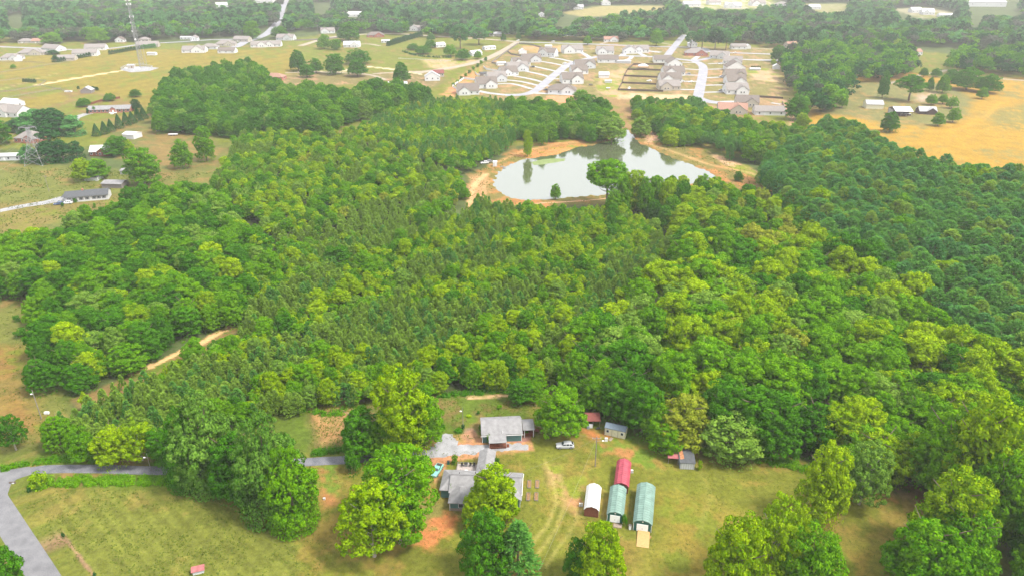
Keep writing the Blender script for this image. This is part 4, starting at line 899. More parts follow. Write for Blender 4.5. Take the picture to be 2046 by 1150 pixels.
def fence(line, h, m, label, name='fence', post=2.4, kind='panel', group=None, t=.06, pr=.06):
    """a fence along a pixel line: posts and, between them, boards or rails"""
    P = at_np(line); o = thing(name, label, 'fence', (P[0][0], P[0][1], 0), 0, group)
    pts = []
    for i in range(len(P)-1):
        L = np.linalg.norm(P[i+1]-P[i]); n = max(1, int(round(L/post)))
        for k in range(n): pts.append(P[i]+(P[i+1]-P[i])*k/n)
    pts.append(P[-1]); pts = [p-P[0] for p in pts]
    a = MB()
    for p in pts: a.box((p[0], p[1], h/2), (pr*2, pr*2, h+.1))
    q = a.build('post', m, o); q['kind'] = 'stuff'
    b = MB()
    for i in range(len(pts)-1):
        p, r = pts[i], pts[i+1]; c = (p+r)/2; L = np.linalg.norm(r-p); an = math.atan2(r[1]-p[1], r[0]-p[0])
        if kind == 'panel': b.box((c[0], c[1], h*.48), (L-pr*2, t, h*.92), an)
        else:
            for zz in (.35, .65, .92): b.box((c[0], c[1], h*zz), (L-pr*2, t, .12), an)
    q = b.build('board' if kind == 'panel' else 'rail', m, o); q['kind'] = 'stuff'
    return o
# ---- cars
def wheel_pair():
    w1 = MB(); n = 14
    def disc(mb, r, x0, x1):
        vs = [(r*math.cos(2*math.pi*k/n), y, r*math.sin(2*math.pi*k/n)) for y in (x0, x1) for k in range(n)]
        mb.add(vs, [tuple(range(n)), tuple(range(2*n-1, n-1, -1))]+[(k, n+k, n+(k+1) % n, (k+1) % n) for k in range(n)])
    disc(w1, .36, -.12, .12); r = MB(); disc(r, .22, -.135, .135); return w1.mesh('wheel', M['black_plastic']), r.mesh('rim', M['steel'])
WH = wheel_pair()
def car_paint(n, c): return mat(n, c, .25, spec=.6)
PAINT = {'silver': car_paint('silver_paint', (.38, .39, .40)), 'white': car_paint('white_paint', (.6, .6, .6)), 'black': car_paint('black_paint', (.03, .03, .035)), 'teal': car_paint('teal_paint', (.17, .42, .35)), 'red': car_paint('red_paint', (.35, .02, .03)), 'blue': car_paint('blue_paint', (.05, .08, .15)), 'grey': car_paint('grey_paint', (.2, .2, .21))}
def loft(mb, secs, mi=0):                    # cross sections along x: (x, [(y, z)...]) mirrored
    rings = []
    for x, pr in secs: rings.append([(x, y, z) for y, z in pr]+[(x, -y, z) for y, z in reversed(pr)])
    n = len(rings[0]); vs = [v for r in rings for v in r]; fs = []
    for i in range(len(rings)-1):
        for k in range(n): fs.append((i*n+k, i*n+(k+1) % n, (i+1)*n+(k+1) % n, (i+1)*n+k))
    fs += [tuple(range(n-1, -1, -1)), tuple(range((len(rings)-1)*n, len(rings)*n))]; mb.add(vs, fs, mi)
def vehicle(kind, label, paint, pos, rz, group=None):
    """nose towards -x"""
    t = thing('parked_car' if kind == 'suv' else 'pickup_truck', label, 'car' if kind == 'suv' else 'truck', (pos.x, pos.y, 0), rz, group)
    lo = lambda y, zt: [(y-.12, .24), (y, .36), (y, zt-.18), (y-.08, zt)]
    b = MB()
    loft(b, [(-2.35, lo(.78, .72)), (-2.2, lo(.88, .86)), (-1.2, lo(.93, 1.0)), (-.9, lo(.94, 1.05)), (1.9, lo(.94, 1.05)), (2.3, lo(.90, 1.0)), (2.38, lo(.82, .8))])
    cab = [(-.95, .70, 1.04, 1.06), (-.35, .72, 1.04, 1.60), (.2, .73, 1.04, 1.68), (1.6, .71, 1.04, 1.64), (2.2, .66, 1.04, 1.12)] if kind == 'suv' else [(-.95, .70, 1.04, 1.06), (-.35, .72, 1.04, 1.62), (.55, .72, 1.04, 1.64), (.75, .70, 1.04, 1.06)]
    loft(b, [(x, [(yw+.13, z0-.02), (yw, max(z1-.06, z0))]+[(yw-.10, z1)]) for x, yw, z0, z1 in cab]); b.build('body', paint, t)
    g = MB()
    def pane(a, bq, c, d): g.add([a, bq, c, d], [(0, 1, 2, 3)])
    def sidep(x0, x1, zt0, zt1, mb):
        for s in (-1, 1): mb.add([(x0, s*.845, 1.08), (x1, s*.845, 1.08), (x1-.05, s*.76, zt1), (x0+.1, s*.76, zt0)], [(0, 1, 2, 3)])
    xs = [(-.72, .1, 1.36, 1.56), (.2, 1.0, 1.56, 1.55), (1.1, 1.85, 1.54, 1.38)] if kind == 'suv' else [(-.72, .1, 1.36, 1.54), (.16, .6, 1.54, 1.5)]
    for x0, x1, a0, a1 in xs:
        k = MB(); sidep(x0, x1, a0, a1, k); k.build('side_window', M['glass'], t)
    k = MB(); k.add([(-.93, -.70, 1.09), (-.93, .70, 1.09), (-.42, .62, 1.58), (-.42, -.62, 1.58)], [(0, 1, 2, 3)]); k.build('windscreen', M['glass'], t)
    k = MB(); e = (2.17, 1.68, 1.17, 1.60) if kind == 'suv' else (.79, .62, 1.12, 1.55)
    k.add([(e[0]+.02, -.62, e[2]), (e[0]+.02, .62, e[2]), (e[1], .58, e[3]), (e[1], -.58, e[3])], [(0, 1, 2, 3)]); k.build('rear_window', M['glass'], t)
    if kind != 'suv':
        k = MB(); k.box((1.5, 0, 1.02), (1.3, 1.4, .1)); k.build('truck_bed', M['black_plastic'], t)
    for x in (-1.45, 1.45):
        for y in (-.86, .86):
            w_ = obj('wheel', WH[0], t, (x, y, .36)); obj('rim', WH[1], w_)
    for y in (-.62, .62):
        k = MB(); k.box((-2.34, y, .74), (.12, .34, .14)); k.build('headlight', M['white_trim'], t)
        k = MB(); k.box((2.37, y*1.1, .85), (.08, .2, .25)); k.build('tail_light', M['dull_red_metal'], t)
    return t
# ---- poles
def pole(label, px, py, h, wood='grey_wood', arm=True, lamp=None, transformer=False, name='utility_pole', cat='pole', r=.14, group=None):
    p = at(px, py); t = thing(name, label, cat, (p.x, p.y, 0), 0, group)
    a = MB(); a.beam((0, 0, -.3), (0, 0, h), r, r*.7, 8); a.build('pole', M[wood], t)
    if arm:
        a = MB(); a.box((0, 0, h-.6), (2.2, .12, .14)); c = a.build('crossarm', M[wood], t)
        for x in (-1, 0, 1):
            k = MB(); k.beam((x, 0, h-.53), (x, 0, h-.32), .05, .04, 6); k.build('insulator', M['white_trim'], c)
    if lamp:
        a = MB(); a.beam((0, 0, h-1.4), (lamp, -.2, h-1.1), .04, .04, 5); c = a.build('lamp_arm', M['steel'], t)
        k = MB(); k.box((lamp, -.2, h-1.13), (.55, .35, .18), 0, 0, .7); k.build('lamp_head', M['white_trim'], c)
    if transformer:
        a = MB(); a.beam((.35, 0, h-2.4), (.35, 0, h-1.4), .22, .22, 10); a.build('transformer', M['grey_paint'], t)
    return t
def wire(label, a, b, sag, m='steel', r=.012, group=None):
    o = tube_line('power_line', catenary(Vector(a), Vector(b), sag), r, M[m]); return tag(o, label, 'power line', group)
# ================================================================ the two grey-roofed houses
g = at(1001, 855, 2.7); b0 = (0, 0, 10.6, 7.4, 2.7, 1.75, 'x', 'gable', .4)
H1, rf = house('house', 'teal-sided house with weathered grey gable roof and brown front porch beside the gravel yard', 'house', (g.x, g.y+1.4), 4.5, [b0], 'teal_siding', 'weathered_shingles',
    [('window', 0, '-y', .55, 1.7, .7, 1.5), ('window', 0, '+x', -1, 1.6, .9, 1.1), ('window', 0, '-x', 0, 1.6, 1.0, 1.1), ('window', 0, '+y', 2, 1.6, 1.0, 1.1), ('dark_door', 0, '-y', -1.6, 1.15, .95, 2.1)])
H1.children[0].name = H1.children[0].name
r_ = MB(); slab(r_, -1.3, -5.2, 4.7, 3.2, 1.95, .68); r_.build('porch_roof', M['weathered_shingles'], H1)
r_ = MB(); r_.box((0, .22, 4.52), (11.2, .5, .05)); r_.build('ridge_cap', M['weathered_shingles'], rf)
d = MB(); d.box((-1.3, -5.2, .45), (4.7, 3.0, .12)); dk = d.build('porch_deck', M['brown_wood'], H1)
for x in (-3.55, -2.05, -.6, .95): a = MB(); a.box((x, -6.6, 1.0), (.11, .11, 2.05)); a.build('porch_post', M['white_trim'] if x in (-3.55, .95) else M['brown_wood'], H1)
a = MB(); a.box((-1.3, -6.65, 1.35), (4.6, .08, .08)); a.box((-1.3, -6.65, .6), (4.6, .08, .06))
for k in range(22): a.box((-3.5+k*.215, -6.65, .97), (.05, .05, .72))
a.build('porch_railing', M['brown_wood'], H1)
a = MB()
for k in range(9): a.box((-3.4+k*.53, -6.58, .2), (.42, .04, .38))
a.build('porch_skirt', M['brown_wood'], H1)
a = MB()
for k in range(3): a.box((1.35+.0, -5.5-.3*k, .36-.14*k), (.9, .3, .14))
a.build('porch_steps', M['brown_wood'], H1)
for x in (-5.28, 5.28): a = MB(); a.box((x, -3.74, 1.3), (.14, .1, 2.5)); a.build('corner_trim', M['white_trim'], H1)
a = MB(); a.box((0, -4.18, 2.36), (11.4, .07, .2)); a.build('fascia', M['white_trim'], rf)
# side porch on the right end
r_ = MB(); r_.prism([(-2.5, 2.55), (0, 3.15), (2.5, 2.55), (2.5, 2.68), (0, 3.28), (-2.5, 2.68)], 5.75, 8.9, 'x', (0, -.2)); r_.build('side_porch_roof', M['weathered_shingles'], H1)
for x, y in ((8.6, -2.4), (8.6, 2.0), (6.2, -2.4)): a = MB(); a.box((x, y, 1.3), (.12, .12, 2.5)); a.build('side_porch_post', M['white_trim'], H1)
a = MB(); a.box((7.3, -.3, .5), (3.2, 4.2, .12)); a.build('side_deck', M['brown_wood'], H1)
a = MB(); a.box((7.3, -2.35, 1.4), (2.7, .07, .07)); a.box((8.85, -.3, 1.4), (.07, 4.1, .07))
for k in range(13): a.box((6.0+k*.215, -2.35, 1.0), (.045, .045, .85))
for k in range(18): a.box((8.85, -2.3+k*.24, 1.0), (.045, .045, .85))
for k in range(5): a.box((9.15+.3*k, .3, .5-.1*k), (.3, 1.2, .1))
for s in (-.3, .9): a.beam((9.0, s, 1.4), (10.6, s, .85), .04)
a.build('side_railing', M['brown_wood'], H1)
a = MB(); a.beam((2.2, 1.1, 4.0), (2.2, 1.1, 4.9), .08, .08, 8); a.build('vent_pipe', M['steel'], rf)
a = MB(); a.box((.2, -3.78, 2.0), (.16, .08, 3.2)); a.build('downpipe', M['white_trim'], H1)
# ---- front house
g = at(972, 957, 3.0); NO.append((g.x, g.y, 12))
bs = [(0, 0, 18.2, 8.2, 2.8, 2.0, 'x', 'gable', .45), (-6.3, -4.6, 6.6, 4.6, 2.75, 1.25, 'y', 'hip', .4), (-.9, 8.2, 9.0, 4.0, 2.9, 1.0, 'y', 'gable', .3), (-9.2, .4, 4.6, 7.4, 2.7, 1.5, 'x', 'hip', .4), (6.2, -3.6, 4.6, 6.0, 2.72, 1.7, 'y', 'gable', .4)]
H2, rf = house('house', 'rambling teal house with several joined grey shingle roofs half hidden by a yellow-green maple', 'house', (g.x, g.y-.6), -4, bs, 'teal_siding', 'weathered_shingles',
    [('window', 1, '-y', .6, 1.7, 1.2, 1.2), ('window', 4, '-y', -1.6, 1.6, 1.5, 1.3), ('window', 4, '-y', 1.4, 1.6, 1.0, 1.3), ('window', 0, '+x', 0, 1.7, 1.2, 1.2), ('window', 2, '+x', 0, 1.7, 1.2, 1.1), ('window', 2, '-x', 2, 1.7, 1.2, 1.1), ('door', 0, '-y', -2, 1.1, .95, 2.1), ('window', 0, '-y', 1.2, 1.7, 1.3, 1.2), ('window', 3, '-x', 0, 1.7, 1.1, 1.2)])
H2.scale = (.93, .93, .93)
a = MB(); a.box((-6.3, -7.93, .3), (4.55, .12, .9)); a.build('stone_base', M['stone_base'], H2)
for x in (-8.55, -4.05): a = MB(); a.box((x, -7.94, 1.3), (.14, .1, 2.8)); a.build('corner_trim', M['white_trim'], H2)
for x in (3.25, 9.15): a = MB(); a.box((x, -5.95, 1.3), (.14, .1, 2.6)); a.build('corner_trim', M['white_trim'], H2)
a = MB(); a.beam((9.55, -4.3, 2.62), (9.55, 0, 4.72), .09); a.beam((9.55, 0, 4.72), (9.55, 4.3, 2.62), .09); a.build('fascia', M['white_trim'], rf)
a = MB(); a.box((-.9, 8.2, 4.0), (.3, 9.3, .06)); a.box((0, 0, 4.98), (18.6, .3, .06)); a.build('ridge_cap', M['grey_shingles'], rf)
for x, y, z in ((-3, 1.5, 4.0), (2.5, 1.2, 4.2), (-7.2, 1, 4.0)): a = MB(); a.beam((x, y, z), (x, y, z+.9), .09, .09, 8); a.build('vent_pipe', M['black_plastic'], rf)
a = MB(); a.box((-6.0, 7.1, .35), (6.0, 5.8, .14)); dk = a.build('deck', M['patio'], H2)
a = MB(); a.box((-8.95, 7.1, .95), (.08, 5.8, .1)); a.box((-6, 9.97, .95), (5.9, .08, .1))
for k in range(24): a.box((-8.95, 4.3+k*.245, .65), (.05, .05, .6)); a.box((-8.85+k*.245, 9.97, .65), (.05, .05, .6))
a.build('deck_railing', M['grey_wood'], H2)
D0 = H2.matrix_world
def h2(x, y, z=0.0):
    c, s = math.cos(math.radians(-4)), math.sin(math.radians(-4)); x, y = x*.93, y*.93; return Vector((g.x+x*c-y*s, g.y-.6+x*s+y*c, z))
def patio_table(loc, label):
    t = thing('patio_table', label, 'table', loc); a = MB(); a.beam((0, 0, .68), (0, 0, .72), .62, .62, 14); a.build('table_top', M['white_trim'], t)
    for k in range(4): a = MB(); an = k*1.57+.78; a.beam((.4*math.cos(an), .4*math.sin(an), 0), (.3*math.cos(an), .3*math.sin(an), .7), .03); a.build('leg', M['black_plastic'], t)
    return t
def patio_chair(loc, rz, label, m, group):
    t = thing('patio_chair', label, 'chair', loc, rz, group); a = MB(); a.box((0, 0, .44), (.55, .55, .07)); a.build('seat', m, t); a = MB(); a.box((0, .27, .75), (.55, .06, .6)); a.build('backrest', m, t)
    for x in (-.24, .24):
        for y in (-.24, .24): a = MB(); a.beam((x, y, 0), (x, y, .43), .025); a.build('leg', m, t)
    return t
patio_table(h2(-6.2, 6.0, .40), 'round white table on the deck behind the front grey-roofed house')
pc = patio_chair(h2(-7.4, 5.9, .40), 1.4, 'dark patio chair left of the round white deck table', M['black_plastic'], 'patio chairs on the deck')
dup(pc, h2(-5.0, 6.1, .40), -1.5, 'dark patio chair right of the round white deck table'); dup(pc, h2(-7.6, 8.9, .40), .4, 'dark patio chair in the far left corner of the deck'); dup(pc, h2(-5.4, 9.0, .40), -.2, 'dark patio chair by the far railing of the deck'); dup(pc, h2(-4.4, 9.1, .40), -.3, 'dark patio chair by the far railing nearest the rear wing')
t = thing('barbecue_grill', 'dark barbecue grill on the far side of the deck', 'grill', h2(-6.6, 9.1, .40)); a = MB(); a.prism([(-.3, .8), (.3, .8), (.3, 1.0), (.15, 1.15), (-.15, 1.15), (-.3, 1.0)], -.45, .45, 'x'); a.build('lid', M['black_plastic'], t)
a = MB(); a.box((0, 0, .4), (.8, .5, .75)); a.build('cabinet', M['steel'], t); a = MB(); a.box((.62, 0, .8), (.34, .5, .04)); a.build('side_shelf', M['steel'], t)
# ---- raised garden beds
for k, (px, py, w_) in enumerate([(1057.5, 967, 'far left'), (1073.5, 967, 'far right'), (1055.5, 992, 'near left'), (1071.5, 992, 'near right')]):
    p = at(px, py); t = thing('garden_bed', 'narrow wooden garden bed right of the front house, %s of the four' % w_, 'garden bed', p, -.06, 'four garden beds in the lawn')
    for s in (-1, 1):
        a = MB(); a.box((s*.42, 0, .14), (.07, 2.7, .3)); a.build('board', M['grey_wood'], t); a = MB(); a.box((0, s*1.36, .14), (.91, .07, .3)); a.build('board', M['grey_wood'], t)
    a = MB(); a.box((0, 0, .09), (.76, 2.62, .18)); a.build('soil', M['soil'], t)
# ================================================================ metal sheds
SG = 'long barn-shaped storage sheds on the lawn'
gambrel_shed('metal_shed', 'white-roofed long shed with a rust-brown front wall, left of the sheds', at(1181, 1032), -10, 8.0, 3.35, 2.1, 'white_trim', 'white_metal_roof', M['brown_wood'], False, SG)
gambrel_shed('metal_shed', 'raspberry-red roofed long shed end to end behind a green one', at(1240.5, 984), -12, 9.2, 3.4, 2.1, 'dull_red_metal', 'red_metal', M['brown_wood'], False, SG)
gambrel_shed('metal_shed', 'shorter green-roofed shed with a white roller door in front of the red shed', at(1228, 1043), -12, 9.4, 3.7, 2.15, 'dark_green_metal', 'green_metal', M['dark_green_metal'], True, SG)
S4 = gambrel_shed('metal_shed', 'longest green-roofed shed with a white door and pale wooden ramp', at(1282.5, 1061), -13, 13.0, 4.15, 2.3, 'dark_green_metal', 'green_metal', M['dark_green_metal'], True, SG)
p = at(1282, 1062); t = thing('wooden_ramp', 'new yellow wooden ramp leading up to the longest green shed', 'ramp', (p.x-.05, p.y-2.42, 0), math.radians(-12))
for k in range(15):
    a = MB(); y = -2.15+k*.31; z = .06+.03*k; a.box((0, y, z), (2.75, .295, .05)); a.build('plank', M['new_wood'], t)
for s in (-1.2, 0, 1.2): a = MB(); a.add([(s-.05, -2.3, 0), (s+.05, -2.3, 0), (s+.05, 2.3, 0), (s-.05, 2.3, 0), (s-.05, -2.3, .02), (s+.05, -2.3, .02), (s+.05, 2.3, .44), (s-.05, 2.3, .44)], [(3, 2, 1, 0), (4, 5, 6, 7), (0, 1, 5, 4), (1, 2, 6, 5), (2, 3, 7, 6), (3, 0, 4, 7)]); a.build('joist', M['grey_wood'], t)
p = at(1234, 1050); t = thing('concrete_step', 'flat pale step slab below the white door of the shorter green shed', 'step', p, math.radians(-12)); a = MB(); a.box((0, 0, .08), (1.9, 1.2, .16)); a.build('slab', M['stone_base'], t)
def clutter(name, label, px, py, parts, cat, rz=0, group=None):
    t = thing(name, label, cat, at(px, py), rz, group)
    for nm, c, dm, m in parts: a = MB(); a.box(c, dm); a.build(nm, M[m], t)
    return t
clutter('fan_unit', 'small white air unit standing at the right side of the red shed', 1262, 943, [('casing', (0, 0, .4), (.7, .4, .8), 'white_trim'), ('foot', (0, 0, .05), (.8, .5, .1), 'grey_paint'), ('grille', (0, -.22, .45), (.5, .04, .5), 'grey_paint')], 'air unit')
clutter('cabinet', 'small pale box leaning at the left front corner of the longest green shed', 1258.5, 1056, [('box', (0, 0, .6), (.5, .5, 1.2), 'white_trim'), ('lid', (0, 0, 1.22), (.6, .6, .06), 'grey_wood')], 'cabinet')
clutter('gas_cylinder_rack', 'two small pale bottles standing left of the white shed', 1160.5, 1010, [('bottle', (-.25, 0, .45), (.26, .26, .9), 'white_trim'), ('bottle', (.25, 0, .45), (.26, .26, .9), 'white_trim'), ('base', (0, 0, .04), (1, .5, .08), 'grey_wood')], 'gas bottles')
clutter('garden_box', 'low planter box at the foot of the right corner of the longest green shed', 1297, 1073, [('box', (0, 0, .15), (.9, .5, .3), 'new_wood'), ('soil', (0, 0, .31), (.8, .4, .03), 'soil')], 'planter')
# ---- cream shed
p = at(1228, 872); yw = math.radians(-21); q = Vector((math.sin(-yw), math.cos(yw)))*1.25
bd = [(0, 0, 5.7, 2.5, 2.35, .75, 'x', 'gable', .12)]
t, rf = house('garden_shed', 'cream garden shed with slate-blue roof and double doors under the wood edge', 'shed', (p.x+q.x, p.y+q.y), -21, bd, 'cream_siding', 'blue_roof', [('window', 0, '-y', -2.0, 1.45, .7, .8), ('window', 0, '-y', 1.95, 1.45, .7, .8)])
NO.append((p.x, p.y+1, 8.5)); NO.append((p.x+6, p.y+2, 7.5))
for x in (-.78, .02): 
    a = MB(); a.box((x+.38, -1.29, 1.1), (.74, .05, 1.95)); dd = a.build('door', M['cream_siding'], t); h = MB(); h.box((x+(.66 if x < 0 else .1), -1.34, 1.1), (.05, .05, .2)); h.build('handle', M['black_plastic'], dd)
for x in (-2.82, -.82, .82, 2.82): a = MB(); a.box((x, -1.285, 1.15), (.07, .05, 2.25)); a.build('trim', M['grey_wood'], t)
clutter('white_crate', 'small white square box on the grass in front of the cream shed', 1211, 880, [('box', (0, 0, .45), (.75, .6, .9), 'white_trim'), ('lid', (0, 0, .92), (.8, .65, .05), 'grey_paint')], 'box')
clutter('plank_step', 'short plank ramp lying before the doors of the cream shed', 1220.5, 877, [('plank', (-.2, 0, .08), (.35, 1.6, .05), 'stone_base'), ('plank', (.2, 0, .08), (.35, 1.6, .05), 'stone_base'), ('batten', (0, 0, .03), (.75, .1, .05), 'grey_wood')], 'ramp', -.6)
# ---- open shed with brown roof
p = at(1184, 852); t = thing('lean_to', 'small open shelter with a brown-red metal roof right of the round maple', 'shelter', (p.x, p.y+1.2, 0), .02); NO.append((p.x, p.y+1, 8))
r_ = MB(); slab(r_, 0, 0, 4.2, 3.1, 2.05, .75, .09); r_.build('roof', M['dull_red_metal'], t)
for x in (-1.9, 0, 1.9):
    for y, h_ in ((-1.35, 2.1), (1.35, 2.75)): a = MB(); a.box((x, y, h_/2), (.12, .12, h_)); a.build('post', M['grey_wood'], t)
a = MB(); a.box((0, 1.45, 1.3), (4.0, .06, 2.5)); a.build('back_wall', M['dark_wood'], t)
clutter('freezer', 'white chest freezer standing under the brown-red shelter roof', 1180, 853, [('cabinet', (0, 0, .45), (1.0, .6, .9), 'white_trim'), ('lid', (0, 0, .93), (1.04, .64, .07), 'grey_paint')], 'freezer')
clutter('tool_cart', 'bluish box cart at the left post of the brown-red shelter', 1175, 855, [('box', (0, 0, .4), (.7, .6, .8), 'faded_blue'), ('handle', (-.4, 0, .8), (.05, .5, .05), 'black_plastic')], 'cart')
clutter('wheelbarrow', 'dark barrow parked at the right end of the brown-red shelter', 1195, 857, [('tray', (0, 0, .45), (.8, .6, .3), 'black_plastic'), ('wheel', (-.55, 0, .2), (.1, .35, .35), 'black_plastic'), ('handle', (.6, .2, .5), (.7, .04, .04), 'grey_wood'), ('handle', (.6, -.2, .5), (.7, .04, .04), 'grey_wood')], 'wheelbarrow')
# ---- old shed at the wood edge
p = at(1374, 937); yw = -4; bd = [(0, 0, 3.6, 5.0, 2.0, .9, 'x', 'shed', .2)]
t, rf = house('tool_shed', 'old shed with dark moss-stained roof and pale blue front, with a red lean-to', 'shed', (p.x, p.y+2.6), yw, bd, 'faded_blue', 'dark_shingles', []); NO.append((p.x, p.y+2.5, 5))
a = MB(); a.box((0, -2.55, 1.0), (3.5, .05, 1.9)); a.build('front_panel', M['pale_siding'], t)
for k in range(6): a = MB(); a.box((-1.5+k*.6, -2.60, 1.0), (.05, .04, 1.9)); a.build('batten', M['grey_wood'], t)
a = MB(); a.add([(-1.7, -1.6, 2.26), (-.7, -1.2, 2.33), (-.9, 2.2, 3.0), (-1.9, 2.3, 3.02), (-1.7, -1.6, 2.30), (-.7, -1.2, 2.37), (-.9, 2.2, 3.04), (-1.9, 2.3, 3.06)], [(3, 2, 1, 0), (4, 5, 6, 7), (0, 1, 5, 4), (1, 2, 6, 5), (2, 3, 7, 6), (3, 0, 4, 7)]); a.build('rust_sheet', M['rusty'], rf)
r_ = MB(); r_.add([(-4.7, -.6, 1.7), (-1.9, -1.2, 2.1), (-2.0, 1.6, 2.5), (-4.5, 2.2, 2.0), (-4.7, -.6, 1.76), (-1.9, -1.2, 2.16), (-2.0, 1.6, 2.56), (-4.5, 2.2, 2.06)], [(3, 2, 1, 0), (4, 5, 6, 7), (0, 1, 5, 4), (1, 2, 6, 5), (2, 3, 7, 6), (3, 0, 4, 7)]); r_.build('lean_to_roof', M['faded_red_metal'], t)
for x, y in ((-4.5, -.5), (-4.3, 2.0), (-2.2, -1.0)): a = MB(); a.box((x, y, .9), (.1, .1, 1.8)); a.build('post', M['grey_wood'], t)
# ---- vehicles
V1 = vehicle('suv', 'silver sport utility car parked on the grass below the round maple', PAINT['silver'], at(1129, 892.5), .03)
V2 = vehicle('pickup', 'pale mint-green pickup truck nosed in under the tree left of the front house', PAINT['teal'], at(873, 942), math.radians(72))
clutter('waste_bin', 'dark green bin on the red earth right of the mint-green pickup', 896, 926, [('body', (0, 0, .45), (.55, .55, .9), 'dark_green_metal'), ('lid', (0, 0, .93), (.6, .6, .07), 'black_plastic')], 'bin')
# ---- poles and wires
P1 = pole('grey utility pole with crossarm and lamp on the lawn behind the red shed', 1189, 931, 9.4, lamp=1.6, transformer=False)
P2 = pole('slim yard light pole on the grass left of the teal porch house', 925.5, 856, 7.2, arm=False, lamp=-.5, r=.09, name='light_pole')
P3 = pole('tall utility pole standing in the worn field at the left edge', 83, 836, 9.6, transformer=False, arm=False, lamp=-.4)
P4 = pole('slim street lamp beside the grey driveway', 302, 940, 5.6, arm=False, lamp=-.7, r=.07, name='street_lamp', cat='street lamp')
P5 = pole('pale lamp-topped pole rising at the bottom edge of the mown field', 231, 1208, 7.0, arm=False, lamp=.7, r=.08, name='light_pole')
a1 = P1.location+Vector((0, 0, 9.0)); e = at(1075, 1190); G_ = 'thin service wires from the lawn pole'
wire('thin service wire running from the lawn pole down across the yard', a1, (e.x, e.y, 7), .8, group=G_)
wire('thin service wire from the lawn pole towards the front house', a1, h2(9, 2, 4.8), .7, group=G_)
wire('thin service wire from the lawn pole to the porch house', a1, (H1.location.x+5, H1.location.y, 4.2), .6, group=G_)
# ---- lower left
p = at(397, 1143); t = thing('well_cover', 'small low hut with a pink-red slanted roof in the mown field at the bottom edge', 'shelter', (p.x, p.y, 0), .32)
a = MB(); a.box((0, 0, .45), (2.2, .9, .9)); a.build('wall', M['pale_siding'], t); r_ = MB(); slab(r_, 0, 0, 2.7, 1.35, .92, .45, .07); r_.build('roof', M['faded_red_metal'], t)
p = at(344, 944); t = thing('timber_stack', 'short stack of weathered boards by the driveway under the tall left trees', 'timber', p, .3)
for k in range(6): a = MB(); a.box((0, -.4+.28*(k % 3), .08+.12*(k//3)), (2.6, .24, .1)); a.build('plank', M['stone_base'], t)
clutter('culvert_marker', 'dark low culvert headwall at the road corner', 25, 964, [('wall', (0, 0, .15), (1.6, .3, .35), 'dark_wood'), ('pipe', (.3, -.2, .1), (.5, .3, .25), 'grey_paint')], 'culvert')
clutter('white_barrel', 'small white tank lying in the worn field right of the left utility pole', 94, 826, [('tank', (0, 0, .35), (1.3, .6, .6), 'white_trim'), ('foot', (0, 0, .04), (1.0, .5, .08), 'grey_paint')], 'tank')
clutter('white_crate', 'small white box on the grass where the lawn meets the tall left trees', 648, 997, [('box', (0, 0, .25), (.5, .4, .5), 'white_trim'), ('lid', (0, 0, .51), (.54, .44, .04), 'grey_paint')], 'box')
